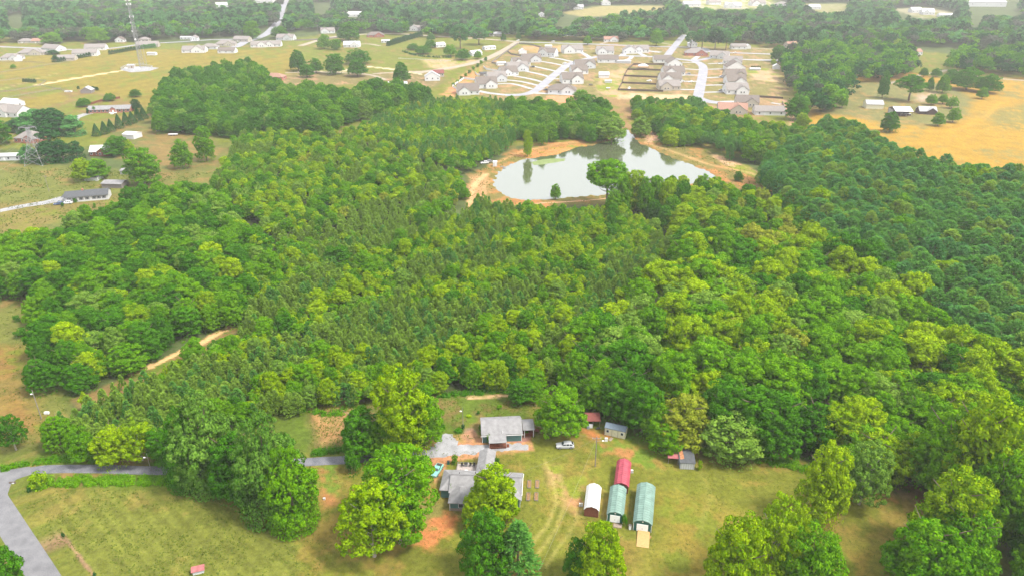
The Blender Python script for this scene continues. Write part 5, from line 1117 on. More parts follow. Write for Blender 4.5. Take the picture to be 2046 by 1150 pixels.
# ================================================================ houses: (x0, x1, base y, depth, yaw, wall height, style, wall, roof, label)
FH = [
 (0, 38, 121, 12, 8, 3, 'crosship', 'pale_siding', 'taupe_shingles', 'pale house with taupe roof at the left edge above the fenced paddocks'),
 (36, 84, 111, 12, 6, 3, 'crosship', 'beige_siding', 'taupe_shingles', 'wide taupe-roofed house second from the left edge above the paddocks'),
 (80, 123, 103, 14, -24, 3.4, 'side', 'pale_siding', 'taupe_shingles', 'grey-gabled house with plain taupe roof left of the hedge row'),
 (36, 62, 87, 10, 3, 3, 'hip', 'beige_siding', 'taupe_shingles', 'tan house at the wood edge, left of its twin'),
 (63, 88, 87, 10, 3, 3, 'side', 'beige_siding', 'rust_shingles', 'tan house at the wood edge with paler right end, right of its twin'),
 (113, 146, 122, 11, 12, 2.8, 'side', 'beige_siding', 'taupe_shingles', 'low taupe-roofed garage wing behind the hedge of small conifers'),
 (144, 190, 113, 13, 12, 3.8, 'side', 'white_siding', 'taupe_shingles', 'white-gabled house with tall windows behind the row of small conifers'),
 (168, 207, 101, 13, 10, 3.2, 'side', 'white_siding', 'taupe_shingles', 'white-gabled house behind the one with the conifer row'),
 (230, 246, 85, 9, 0, 3.5, 'front', 'white_siding', 'brown_shingles', 'small white two-gabled house at the wood edge left of the mast'),
 (272, 313, 95, 12, 12, 3.2, 'side', 'beige_siding', 'taupe_shingles', 'pale tan house behind the radio mast and its hedge'),
 (276, 296, 84, 10, 5, 3, 'hip', 'beige_siding', 'taupe_shingles', 'low brown house among trees behind the radio mast'),
 (360, 381, 79, 8, 0, 2.6, 'low', 'white_siding', 'white_metal_roof', 'white low outbuilding at the wood edge right of the mast'),
 (381, 394, 82, 8, 0, 4, 'front', 'white_siding', 'taupe_shingles', 'narrow white gabled house at the wood edge'),
 (363, 408, 106, 13, 5, 3.3, 'crossr', 'white_siding', 'taupe_shingles', 'white house with a broad front gable, nearest the golden field'),
 (402, 432, 99, 12, 4, 3.2, 'hip', 'pale_siding', 'taupe_shingles', 'hip-roofed house between two white houses above the golden field'),
 (435, 469, 107, 11, 0, 3.2, 'side', 'white_siding', 'brown_shingles', 'white bungalow with brown roof and red earth at its corners'),
 (430, 468, 93, 12, 6, 3.2, 'crosship', 'beige_siding', 'taupe_shingles', 'taupe hip-roofed house behind the brown-roofed bungalow'),
 (466, 498, 84, 12, -8, 3.3, 'side', 'beige_siding', 'taupe_shingles', 'taupe house with open front beside the straight road'),
 (500, 532, 95, 12, 8, 3.2, 'crossr', 'white_siding', 'taupe_shingles', 'white-gabled house with attached dark garage right of the straight road'),
 (528, 560, 94, 12, 6, 3.2, 'cross', 'white_siding', 'taupe_shingles', 'white-gabled house next to the fence end by the straight road'),
 (552, 587, 81, 13, -5, 3.4, 'crossr', 'pale_siding', 'taupe_shingles', 'pale gabled house right of the straight road at the long fence'),
 (640, 667, 67, 12, 8, 3.5, 'cross', 'white_siding', 'taupe_shingles', 'white house with glazed gable on the rise among trees'),
 (430, 456, 15, 16, 15, 4, 'side', 'white_siding', 'white_metal_roof', 'white building alone deep in the far woods, left of the straight road'),
 (505, 545, 6, 22, 0, 4.5, 'cross', 'white_siding', 'tin_roof', 'far white buildings at the top beside the end of the straight road'),
 (686, 718, 95, 12, 3, 3, 'crossr', 'white_siding', 'white_metal_roof', 'low white ranch house left of the clipped hedge lawn'),
 (762, 778, 86, 8, 5, 2.5, 'low', 'white_siding', 'white_metal_roof', 'small white garage in front of the brick houses'),
 (732, 766, 75, 12, 8, 3, 'crosship', 'brick_wall', 'brown_shingles', 'brown-roofed brick house beside the red earth yard'),
 (866, 888, 95, 9, 35, 3, 'side', 'white_siding', 'white_metal_roof', 'small white cottage with a lean-to between the two tallest dark trees and the hedge'),
 (978, 1003, 73, 9, 0, 3, 'side', 'beige_siding', 'tin_roof', 'low grey house by the junction left of the subdivision'),
 (1007, 1020, 68, 9, 0, 4, 'front', 'white_siding', 'taupe_shingles', 'small tall white house right of the low grey one at the junction'),
 (935, 952, 72, 9, 20, 3.4, 'side', 'white_siding', 'white_metal_roof', 'white-roofed cottage peeping between the two dark trees'),
 (938, 960, 112, 8, 40, 3, 'side', 'white_siding', 'white_metal_roof', 'white mobile home behind the round bush beside the dirt road'),
 (966, 988, 100, 7, 30, 3, 'low', 'white_siding', 'white_metal_roof', 'white long trailer beside the bend of the dirt road'),
 (692, 722, 34, 14, 10, 4, 'side', 'white_siding', 'white_metal_roof', 'white building in the woods left of the middle, half hidden'),
 (815, 850, 62, 12, 0, 3.5, 'cross', 'white_siding', 'taupe_shingles', 'white house with porch among the trees above the dirt crossroads'),
 (820, 838, 30, 12, 0, 3.5, 'side', 'beige_siding', 'rust_shingles', 'pinkish roof alone in the far woods above the two dark trees'),
 (528, 566, 161, 11, -8, 3.2, 'hip', 'brick_wall', 'rust_shingles', 'red brick house at the right end of the tall dark wood'),
 (848, 878, 162, 9, 8, 4.0, 'front', 'white_siding', 'tin_roof', 'white barn at the end of the dirt road in the trees'),
 (862, 886, 154, 9, 8, 3.6, 'side', 'beige_siding', 'dull_red_metal', 'rusty red-roofed barn attached behind the white one'),
 (775, 812, 174, 9, 0, 2.8, 'low', 'white_siding', 'white_metal_roof', 'white shed roof glimpsed behind the mid trees left of the barns'),
 # left column of the subdivision, from near to far
 (914, 953, 190, 15, 8, 3.2, 'cross', 'white_siding', 'brown_shingles', 'nearest house of the left street row, pale gable facing the wood'),
 (952, 989, 177, 15, 10, 3.8, 'crossr', 'white_siding', 'brown_shingles', 'second house of the left street row with a tall white gable wall'),
 (974, 1008, 164, 14, 14, 3.4, 'crossr', 'pale_siding', 'taupe_shingles', 'third house of the left street row, double grey gable'),
 (999, 1030, 152, 14, 20, 3.4, 'cross', 'white_siding', 'brown_shingles', 'fourth house of the left street row, long white end wall'),
 (1014, 1052, 143, 14, 14, 3.4, 'crossr', 'pale_siding', 'taupe_shingles', 'fifth house of the left street row with light grey hips'),
 (1024, 1056, 132, 13, 12, 3.4, 'cross', 'white_siding', 'brown_shingles', 'sixth house of the left street row, white gable over grey'),
 (1044, 1078, 125, 13, 10, 3.6, 'crossr', 'pale_siding', 'brown_shingles', 'seventh house of the left street row, at the fence bend'),
 (1080, 1111, 114, 13, -20, 4.6, 'cross', 'white_siding', 'brown_shingles', 'two-storey house with stone front at the head of the left row'),
 (1125, 1162, 107, 13, 6, 4.2, 'cross', 'white_siding', 'taupe_shingles', 'house with dormered taupe roof right of the two-storey stone one'),
 (1194, 1225, 109, 13, 0, 3.8, 'cross', 'white_siding', 'taupe_shingles', 'white house with dark garage door on the far side of the curved street'),
 (1197, 1234, 126, 12, -2, 3.6, 'side', 'white_siding', 'brown_shingles', 'long brown roof with a row of rear windows inside the street curve'),
 (1150, 1187, 137, 13, 6, 3.4, 'crossr', 'pale_siding', 'brown_shingles', 'farthest house of the inner street row'),
 (1142, 1172, 149, 13, 8, 3.6, 'cross', 'white_siding', 'brown_shingles', 'second house from the far end of the inner street row'),
 (1124, 1162, 168, 14, 8, 4.2, 'crossr', 'white_siding', 'brown_shingles', 'third house of the inner street row, broad white rear wall'),
 (1099, 1149, 188, 12, -4, 3.2, 'crosship', 'white_siding', 'brown_shingles', 'nearest house of the inner street row, long low white wall'),
 (1247, 1271, 108, 12, 0, 3.8, 'front', 'white_siding', 'taupe_shingles', 'white gabled house with dark garage near the top junction'),
 (1268, 1295, 106, 12, 0, 3.8, 'cross', 'white_siding', 'taupe_shingles', 'taupe-roofed white house joined to the right of the dark-garage one'),
 (1309, 1340, 126, 12, -4, 3.4, 'side', 'white_siding', 'brown_shingles', 'brown-roofed house at the head of the fenced gardens'),
 (1335, 1361, 135, 14, 2, 4.0, 'front', 'white_siding', 'brown_shingles', 'top house of the fenced-garden row with tall white gable'),
 (1328, 1366, 152, 14, 2, 3.4, 'cross', 'white_siding', 'brown_shingles', 'second house of the fenced-garden row'),
 (1322, 1360, 166, 14, 2, 3.4, 'cross', 'white_siding', 'brown_shingles', 'third house of the fenced-garden row, car beside it'),
 (1319, 1357, 181, 13, 2, 3.4, 'cross', 'beige_siding', 'taupe_shingles', 'fourth and nearest house of the fenced-garden row, beige gable'),
 (1373, 1412, 112, 13, -4, 3.0, 'crosship', 'brick_wall', 'taupe_shingles', 'brick house with hipped taupe roof at the far street corner'),
 (1424, 1457, 118, 13, -20, 3.2, 'crossr', 'pale_siding', 'taupe_shingles', 'pale house facing the far end of the right street'),
 (1450, 1483, 129, 13, -14, 3.2, 'crossr', 'white_siding', 'taupe_shingles', 'first house of the right street row, angled to the corner'),
 (1454, 1487, 143, 14, 0, 3.8, 'front', 'white_siding', 'brown_shingles', 'second house of the right street row, broad white gable'),
 (1453, 1489, 158, 14, 0, 3.2, 'crossr', 'beige_siding', 'brown_shingles', 'third house of the right street row, beige gable'),
 (1455, 1489, 171, 14, 0, 3.6, 'crossr', 'white_siding', 'brown_shingles', 'fourth house of the right street row, small white gable'),
 (1454, 1494, 189, 14, 0, 3.6, 'crossr', 'white_siding', 'taupe_shingles', 'fifth house of the right street row, white wall with two dark windows'),
 (1476, 1516, 214, 13, -10, 3.4, 'crossr', 'beige_siding', 'brown_shingles', 'beige house with stacked gables at the near end of the right street'),
 (1441, 1492, 228, 12, -10, 3.0, 'crossr', 'beige_siding', 'rust_shingles', 'house with a reddish-brown roof behind the trees at the street end'),
 (1513, 1566, 231, 10, -4, 3.0, 'side', 'white_siding', 'taupe_shingles', 'long low house with a glazed veranda at the near subdivision corner'),
 (1463, 1490, 99, 9, 0, 3.2, 'side', 'white_siding', 'taupe_shingles', 'plain tan-roofed house by the dark trees above the right street'),
 (1377, 1392, 94, 9, 0, 4, 'front', 'white_siding', 'white_metal_roof', 'narrow white gabled house beside the junction road'),
 (1207, 1236, 84, 10, -2, 3.2, 'crossr', 'white_siding', 'rust_shingles', 'white cottage with porch gable north of the subdivision road'),
 (1128, 1142, 72, 8, 0, 3.2, 'side', 'white_siding', 'white_metal_roof', 'small white house half hidden at the wood edge'),
 (1232, 1240, 72, 8, 0, 5, 'front', 'beige_siding', 'rust_shingles', 'narrow pink-tan house among the dark trees'),
 (1570, 1594, 97, 10, 20, 4.5, 'cross', 'beige_siding', 'rust_shingles', 'pinkish-tan two-storey house among trees right of the subdivision'),
 (1824, 1842, 111, 10, 10, 4, 'side', 'white_siding', 'rust_shingles', 'tan-roofed cottage in the woods above the orange field'),
 (1145, 1166, 19, 14, 0, 4, 'cross', 'white_siding', 'tin_roof', 'white farmhouse left of the far golden field'),
 (1202, 1220, 11, 16, 0, 6, 'front', 'white_siding', 'white_metal_roof', 'tall white barn at the top beside the far golden field'),
 (1076, 1088, 34, 10, 0, 4, 'front', 'white_siding', 'white_metal_roof', 'small white house alone in the woods above the middle'),
 (1366, 1400, 14, 20, 0, 5, 'side', 'white_siding', 'tin_roof', 'leftmost of the far row of white houses at the top'),
 (1415, 1440, 10, 18, 10, 5, 'side', 'white_siding', 'taupe_shingles', 'second of the far row of white houses at the top'),
 (1450, 1482, 17, 18, -5, 5, 'cross', 'white_siding', 'tin_roof', 'third of the far row of white houses, before a long white wall'),
 (1500, 1530, 12, 18, 5, 5, 'cross', 'white_siding', 'taupe_shingles', 'fourth of the far row of white houses, behind a red shed'),
 (1552, 1576, 14, 16, 0, 5, 'hip', 'white_siding', 'taupe_shingles', 'rightmost of the far row of white houses, hip-roofed'),
 (1617, 1640, 19, 16, 0, 4, 'side', 'white_siding', 'tin_roof', 'low white house at the clearing right of the far row'),
 (1822, 1842, 26, 16, 0, 4.5, 'side', 'white_siding', 'white_metal_roof', 'white-roofed hall left of the far right car park'),
 (1845, 1868, 30, 18, -10, 4.5, 'cross', 'white_siding', 'white_metal_roof', 'white building at the far right car park'),
 (1880, 1905, 35, 16, -10, 4, 'low', 'white_siding', 'white_metal_roof', 'long white low building at the right of the far car park'),
 (1935, 2010, 14, 40, -6, 9, 'low', 'white_siding', 'white_metal_roof', 'very large white warehouse at the top right corner'),
]
for r in FH:
    if 905 < r[0] < 1570 and 90 < r[2] < 235: e = (r[1]-r[0])*.06; r = (r[0]-e, r[1]+e, r[2], r[3]*1.1, r[4], r[5]*1.08)+r[6:]
    far_house(*r[:10])
# ---- the ranch house, the white houses and outbuildings on the left
p = at(216, 226); bd = [(0, 0, 31, 9.5, 2.8, 2.0, 'x', 'gable', .5), (3.5, -3.4, 5.5, 5.0, 2.9, 1.6, 'y', 'gable', .5)]; NO.append((p.x, p.y+5, 17))
far_ranch, rf = house('house', 'long brick ranch house with pale grey roof and white porch above the cone trees', 'house', (p.x, p.y+5), 9, bd, 'brick_wall', 'weathered_shingles',
   [('window', 0, '-y', x, 1.6, 1.5, 1.3) for x in (-13, -10, -7, -4, -1.2, 8, 11, 14)]+[('door', 1, '-y', 0, 1.1, 1.1, 2.1), ('window', 0, '-x', 0, 1.6, 1.2, 1.2)])
for x in (1.3, 5.7): a = MB(); a.box((x, -6.4, 1.4), (.25, .25, 2.8)); a.build('porch_post', M['white_trim'], far_ranch)
a = MB(); a.box((3.5, -7.2, .5), (5.5, 2.5, .2)); 
for k in range(5): a.box((3.5, -8.6-.35*k, .4-.09*k), (2.0, .35, .1))
a.build('porch_steps', M['white_trim'], far_ranch)
p = at(172, 401); bd = [(0, 0, 20, 8.0, 2.9, 1.9, 'x', 'gable', .5)]; NO.append((p.x, p.y+3, 12))
wh, rf = house('house', 'long white bungalow with dark roof and shuttered windows at the end of the gravel drive', 'house', (p.x, p.y+3), 17, bd, 'white_siding', 'dark_shingles', [('window', 0, '-y', x, 1.6, 1.0, 1.4) for x in (-8, -5.6, -2.6, .2, 3.4, 5.6, 8)]+[('window', 0, '-x', 0, 1.6, 1.2, 1.2), ('door', 0, '-x', 2.4, 1.1, .9, 2.0)])
a = MB(); a.box((-2, 0, 5.0), (.8, .8, 1.3)); a.build('chimney', M['brick_wall'], rf)
for x in (-8, -5.6, -2.6, .2, 3.4, 5.6, 8):
    for s in (-.75, .75): a = MB(); a.box((x+s, -4.06, 1.6), (.34, .05, 1.45)); a.build('shutter', M['black_plastic'], wh)
a = MB(); a.box((-10.8, 0, .4), (1.6, 6.0, .3)); a.build('porch_floor', M['grey_paint'], wh); a = MB(); slab(a, -10.9, 0, 2.0, 6.4, 2.75, 0); a.build('porch_roof', M['dark_shingles'], wh)
for y in (-2.8, 2.8): a = MB(); a.box((-11.7, y, 1.5), (.14, .14, 2.5)); a.build('porch_post', M['white_trim'], wh)
LH = [
 (-14, 47, 234, 14, -16, 3.6, 'cross', 'white_siding', 'taupe_shingles', 'white farmhouse with big gable and dark windows at the left edge', 'house', 'house'),
 (0, 37, 214, 10, -16, 3.0, 'side', 'white_siding', 'white_metal_roof', 'white-roofed building behind the farmhouse at the left edge', 'house', 'house'),
 (30, 76, 286, 12, -6, 3.2, 'crosship', 'brick_wall', 'taupe_shingles', 'hip-roofed house behind the lattice power pylon', 'house', 'house'),
 (-6, 40, 321, 7, 6, 2.8, 'low', 'pale_siding', 'white_metal_roof', 'white mobile home left of the lattice pylon', 'house', 'house'),
 (247, 273, 278, 8, -16, 3.0, 'low', 'white_siding', 'white_metal_roof', 'white metal workshop right of the cone trees', 'workshop', 'workshop'),
 (179, 216, 312, 9, 8, 2.9, 'crossr', 'brown_wood', 'white_metal_roof', 'open-fronted house with a white tin roof behind the field trees', 'house', 'house'),
 (168, 196, 362, 6, 0, 2.2, 'low', 'white_siding', 'dark_shingles', 'small white shed with dark roof behind the white bungalow', 'shed', 'shed'),
 (204, 246, 376, 7, -5, 2.4, 'low', 'grey_wood', 'weathered_shingles', 'weathered grey barn right of the white bungalow', 'shed', 'shed'),
 (241, 262, 349, 5, -5, 2.2, 'low', 'pale_siding', 'weathered_shingles', 'small weathered shed left of the big field tree', 'shed', 'shed'),
 (161, 181, 187, 8, 8, 2.6, 'front', 'grey_wood', 'tin_roof', 'tin-roofed barn on the paddock above the ranch house', 'barn', 'barn'),
 (294, 311, 111, 5, 0, 2.7, 'low', 'white_siding', 'white_metal_roof', 'white trailer on the golden field right of the mast', 'trailer', 'trailer'),
 (28, 40, 123, 6, 20, 3.5, 'front', 'white_siding', 'white_metal_roof', 'small white barn in the paddock at the upper left', 'shed', 'shed'),
 (1732, 1765, 218, 9, -6, 3.6, 'side', 'cream_siding', 'tin_roof', 'pale cream shed, left of the three farm buildings by the orange field', 'shed', 'shed'),
 (1839, 1872, 229, 9, -8, 2.4, 'crossr', 'dark_siding', 'tin_roof', 'dark timber cabin, right of the three farm buildings by the orange field', 'cabin', 'cabin'),
 (1197, 1217, 156, 7, 0, 3.2, 'side', 'white_siding', 'white_metal_roof', 'bright white box shed in the bare lots inside the street curve', 'shed', 'shed'),
 (1233, 1261, 127, 7, -4, 2.2, 'low', 'pale_siding', 'tin_roof', 'low grey annex right of the long brown roof', 'annex', 'annex'),
 (1546, 1559, 139, 6, -12, 3, 'front', 'white_siding', 'white_metal_roof', 'small white shed at the right lot edge by the trees', 'shed', 'shed'),
 (1499, 1519, 141, 5, 0, 1.6, 'low', 'pale_siding', 'white_metal_roof', 'low white structure with dark posts in the right gardens', 'shed', 'shed'),
 (1089, 1103, 97, 6, 0, 3, 'low', 'white_siding', 'white_metal_roof', 'white outbuilding behind the two-storey stone-fronted house', 'shed', 'shed'),
 (1209, 1222, 166, 4, 0, 1.8, 'low', 'white_siding', 'white_metal_roof', 'white low tank shed on the red earth lots', 'shed', 'shed'),
 (1491, 1500, 98, 6, 0, 3.5, 'front', 'white_siding', 'white_metal_roof', 'tiny white gabled garage right of the plain tan-roofed house', 'garage', 'garage'),
 (958, 975, 152, 8, 20, 2.4, 'low', 'grey_wood', 'dark_shingles', 'dark garden shelter inside the white fence of the left row', 'shed', 'shed'),
 (1037, 1052, 108, 6, 10, 3, 'front', 'white_siding', 'white_metal_roof', 'white outbuilding in the fenced plot left of the seventh house', 'shed', 'shed'),
 (992, 1010, 131, 6, 20, 2.6, 'low', 'white_siding', 'white_metal_roof', 'white shed in the fenced plot behind the fifth house', 'shed', 'shed'),
]
for r in LH: far_house(*r[:10], cat=r[10], name=r[11])
# open metal barn by the orange field
p = at(1805, 233); t = thing('hay_barn', 'open-fronted barn with a bright white metal roof beside the orange field', 'barn', (p.x, p.y+6, 0), math.radians(-6)); NO.append((p.x, p.y+6, 11))
r_ = MB(); r_.prism([(-8, 4.0), (0, 6.2), (8, 4.0), (8, 4.15), (0, 6.35), (-8, 4.15)], -6.5, 6.5, 'x'); r_.build('roof', M['white_metal_roof'], t)
for x in (-6.2, -2, 2, 6.2):
    for y in (-7.6, 7.6): a = MB(); a.box((x, y, 2), (.25, .25, 4.1)); a.build('post', M['grey_wood'], t)
a = MB(); a.box((0, 7.5, 2), (12.4, .1, 4)); a.box((-6.2, 3, 2), (.1, 9, 4)); a.box((6.2, 3, 2), (.1, 9, 4)); a.build('wall', M['tin_roof'], t)
for k in range(4):
    p2 = at(1790+k*8, 232.5); q = clutter('stacked_hay', 'dark covered bale %s in the mouth of the open barn' % ['at the left post', 'left of the middle', 'right of the middle', 'at the right post'][k], 1792+k*8, 231.5, [('bale', (0, 0, .7), (2.2, 1.4, 1.4), 'dark_siding'), ('cover', (0, 0, 1.43), (2.3, 1.5, .06), 'grey_paint')], 'bale', 0, 'bales in the open barn')
# open garden pavilion in the fenced plots
p = at(1286, 138); t = thing('garden_pavilion', 'white hip-roofed open pavilion in the top fenced garden', 'pavilion', (p.x, p.y+4, 0))
r_ = MB(); A, B_, e = 5.2, 3.8, 2.6; vs = [(-A, -B_, e), (A, -B_, e), (A, B_, e), (-A, B_, e), (-A, -B_, e+.15), (A, -B_, e+.15), (A, B_, e+.15), (-A, B_, e+.15), (-2, 0, e+2.0), (2, 0, e+2.0)]
r_.add(vs, [(3, 2, 1, 0), (0, 1, 5, 4), (1, 2, 6, 5), (2, 3, 7, 6), (3, 0, 4, 7), (4, 5, 9, 8), (5, 6, 9), (6, 7, 8, 9), (7, 4, 8)]); r_.build('roof', M['white_metal_roof'], t)
for x in (-4.8, 4.8):
    for y in (-3.4, 3.4): a = MB(); a.box((x, y, 1.3), (.25, .25, 2.7)); a.build('post', M['dark_wood'], t)
# pond hut and garden boxes
p = at(989, 333); t = thing('fishing_hut', 'small white hut on the left bank of the pond', 'hut', (p.x, p.y+1, 0)); wb, rb = MB(), MB(); add_body(wb, rb, (0, 0, 2.4, 2.2, 2.5, .4, 'x', 'shed', .1)); wb.build('wall', M['white_siding'], t); rb.build('roof', M['white_metal_roof'], t); opening(t, 'door', .3, -1.13, 1.0, .8, 1.9)
def jetty(label, px, py, L, rz):
    t = thing('jetty', label, 'jetty', at(px, py), rz)
    for k in range(int(L/.3)): a = MB(); a.box((0, k*.3, .25), (1.3, .27, .06)); a.build('plank', M['grey_wood'], t)
    for y in (0, L-.3):
        for x in (-.6, .6): a = MB(); a.beam((x, y, -1), (x, y, .5), .07); a.build('post', M['grey_wood'], t)
jetty('short plank landing on the left bank beside the white hut', 1000, 334, 3.0, -1.45)
# ---- fences
DG = 'dark board fences between the garden plots'
fence([(1265, 130), (1330, 130)], 1.8, M['dark_wood'], 'dark fence along the far side of the top garden plot', group=DG)
for k, (ln, w_) in enumerate([([(1254, 140), (1326, 142)], 'between the pavilion plot and the second plot'), ([(1247, 153), (1316, 156)], 'between the second and third plots'), ([(1243, 167), (1314, 170)], 'between the third and fourth plots'), ([(1235, 181), (1325, 184)], 'closing the nearest plot towards the bare strip'), ([(1265, 130), (1254, 140), (1247, 153), (1243, 167), (1235, 181)], 'closing the plots on their left side')]):
    fence(ln, 1.8, M['dark_wood'], 'dark board fence '+w_, group=DG)
fence([(1516, 195), (1564, 198)], 1.8, M['dark_wood'], 'dark fence behind the near right corner garden')
fence([(1563, 205), (1572, 235)], 1.6, M['grey_wood'], 'grey fence on the right side of the near corner lot')
GF = 'grey board fences round the upper left plots'
fence([(1035, 88), (1012, 104), (985, 124), (982, 127), (1010, 131)], 1.8, M['grey_wood'], 'long grey fence along the grass verge behind the left street row', group=GF)
fence([(1037, 88), (1060, 90), (1082, 96), (1082, 104), (1118, 108)], 1.8, M['grey_wood'], 'grey fence curving round the bare plot at the top of the left row', group=GF)
fence([(1014, 104), (1022, 110), (1048, 114)], 1.8, M['grey_wood'], 'grey fence across the plot behind the seventh house', group=GF)
fence([(966, 135), (972, 140), (998, 144)], 1.9, M['white_trim'], 'white vinyl fence behind the fourth house')
fence([(949, 146), (953, 151), (978, 153)], 1.9, M['white_trim'], 'white vinyl fence round the dark garden shelter')
fence([(904, 174), (927, 158), (952, 162)], 1.9, M['white_trim'], 'white vinyl fence enclosing the yard of the nearest left-row house')
fence([(905, 175), (914, 180)], 1.9, M['white_trim'], 'short end of the white vinyl fence by the nearest left-row house')
PF = 'grey plank fences round the left paddocks'
for k, (ln, w_) in enumerate([([(-30, 150), (30, 142), (95, 131), (150, 122)], 'long grey fence below the taupe-roofed houses'), ([(-30, 168), (40, 158), (92, 163), (80, 171)], 'grey fence round the upper paddock corner'), ([(-30, 188), (30, 182), (80, 172)], 'double grey fence along the middle paddock'), ([(0, 200), (50, 190), (100, 182), (122, 178)], 'grey fence along the lower paddock'), ([(75, 171), (110, 178), (140, 185)], 'thin fence from the track to the tin-roofed barn'), ([(0, 125), (50, 125), (90, 127)], 'grey fence behind the white barn at the upper left')]):
    fence(ln, 1.4, M['grey_wood'], w_, kind='rail', group=PF, post=3)
fence([(588, 82), (640, 80), (680, 76)], 1.8, M['grey_wood'], 'grey fence on the slope below the house on the rise')
fence([(180, 210), (205, 202), (240, 197)], 1.8, M['brown_wood'], 'brown fence behind the brick ranch house')
fence([(796, 118), (860, 121), (900, 123)], 1.2, M['white_trim'], 'row of pale posts and rails below the orchard trees', kind='rail', post=3)
# ---- radio mast
p = at(283, 134); t = thing('radio_mast', 'tall red and grey lattice radio mast standing in the golden field', 'mast', (p.x, p.y, 0), .2); NO.append((p.x, p.y, 12))
Hm = 96.0; legs = []
for k in range(3):
    an = k*2.094+.5; f = lambda z, an=an: Vector(((2.3*(1-z/Hm)+.55)*math.cos(an), (2.3*(1-z/Hm)+.55)*math.sin(an), z)); legs.append(f)
for k in range(3):
    a = MB()
    for i in range(16): a.beam(legs[k](i*6), legs[k]((i+1)*6), .17)
    a.build('leg', M['steel'], t)
for k in range(3):
    a = MB(); f, h_ = legs[k], legs[(k+1) % 3]
    for i in range(24): z = i*4; a.beam(f(z), h_(z+4), .08); a.beam(h_(z), f(z+4), .08); a.beam(f(z), h_(z), .08)
    a.build('bracing', M['steel'], t)
for z, n in ((62, 6), (66, 6), (50, 3), (88, 6)):
    pl = MB(); pl.beam((0, 0, z-.15), (0, 0, z+.15), 2.0, 2.0, 10); q = pl.build('platform', M['steel'], t)
    for k in range(n): an = k*6.283/n; a = MB(); a.box((2.2*math.cos(an), 2.2*math.sin(an), z), (.5, .5, 2.2), an); a.build('antenna_panel', M['white_trim'], q)
for z, an in ((44, 2.5), (36, 4.2), (28, 4.8)): a = MB(); c = Vector((1.9*math.cos(an), 1.9*math.sin(an), z)); a.beam(c, c+Vector((.7*math.cos(an), .7*math.sin(an), 0)), .5, 1.0, 12); a.build('dish', M['white_trim'], t)
p = at(263, 136); bd = [(0, 0, 7, 4.5, 3.0, .5, 'x', 'gable', .3)]
t, rf = house('equipment_hut', 'white-roofed equipment hut at the foot of the radio mast', 'hut', (p.x, p.y), 8, bd, 'beige_siding', 'white_metal_roof', [('dark_door', 0, '-y', 1, 1.1, 1.0, 2.0)])
for k, (px, w_) in enumerate([(272, 'right of the hut'), (277, 'against the mast foot'), (252, 'left of the hut')]): clutter('equipment_cabinet', 'grey equipment cabinet '+w_+' in the mast compound', px, 138.5, [('cabinet', (0, 0, 1), (2.2, 1.2, 2), 'white_trim'), ('plinth', (0, 0, .1), (2.6, 1.6, .2), 'grey_paint')], 'cabinet', 0, 'cabinets in the mast compound')
P6 = pole('lattice-thin pole right of the radio mast compound', 294, 135, 24, arm=False, r=.22, wood='steel')
sheet('gravel_pad', W((240, 140), (262, 145), (300, 142), (318, 136), (290, 133), (255, 133)), .013, gravel)
fence([(241, 139), (262, 143), (300, 140), (305, 135), (285, 131), (258, 131), (241, 139)], 2.0, M['grey_paint'], 'wire fence round the mast compound', kind='rail')
# ---- lattice power pylon
p = at(75, 328); t = thing('power_pylon', 'lattice steel power pylon in front of the dark hedge of cedars', 'pylon', (p.x, p.y, 0), .12); NO.append((p.x, p.y, 7))
f = lambda sx, sy, z: Vector((sx*(4.2*(1-z/21)**1.0+.7 if z < 15 else .95*1.9), sy*(4.2*(1-z/21)+.7 if z < 15 else .95*1.9), z))
def pf(sx, sy, z): w_ = 4.4*(1-z/17)+.75 if z < 17 else .75; return Vector((sx*w_, sy*w_, z))
CR = [(-1, -1), (1, -1), (1, 1), (-1, 1)]; lv = [0, 4.5, 8.5, 12, 15, 17, 19.5, 22]
for c in CR:
    a = MB()
    for i in range(len(lv)-1): a.beam(pf(*c, lv[i]), pf(*c, lv[i+1]), .11)
    a.build('leg', M['steel'], t)
for k in range(4):
    a = MB(); c, e = CR[k], CR[(k+1) % 4]
    for i in range(len(lv)-1): a.beam(pf(*c, lv[i]), pf(*e, lv[i+1]), .07); a.beam(pf(*e, lv[i]), pf(*c, lv[i+1]), .07); a.beam(pf(*c, lv[i+1]), pf(*e, lv[i+1]), .07)
    a.build('bracing', M['steel'], t)
for z, L in ((15.2, 5.0), (22.0, 4.8)):
    a = MB()
    for s in (-1, 1):
        for y in (-.7, .7): a.beam((s*.7, y, z), (s*L, 0, z+.1), .09); a.beam((s*.7, y, z+1.1), (s*L, 0, z+.15), .07)
    q = a.build('crossarm', M['steel'], t)
    for x in (-L, 0, L): a = MB(); a.beam((x, 0, z-1.1), (x, 0, z), .09, .09, 6); a.build('insulator', M['grey_paint'], q)
PL = p
for k, (x, z) in enumerate([(-5, 14), (5, 14), (-4.8, 20.9), (0, 20.9), (4.8, 20.9)]):
    e = at(-60, 420); wire('thin transmission wire strung from the lattice pylon', (PL.x+x, PL.y, z), (e.x+x, e.y, z), 2.5, r=.025, group='transmission wires of the pylon')
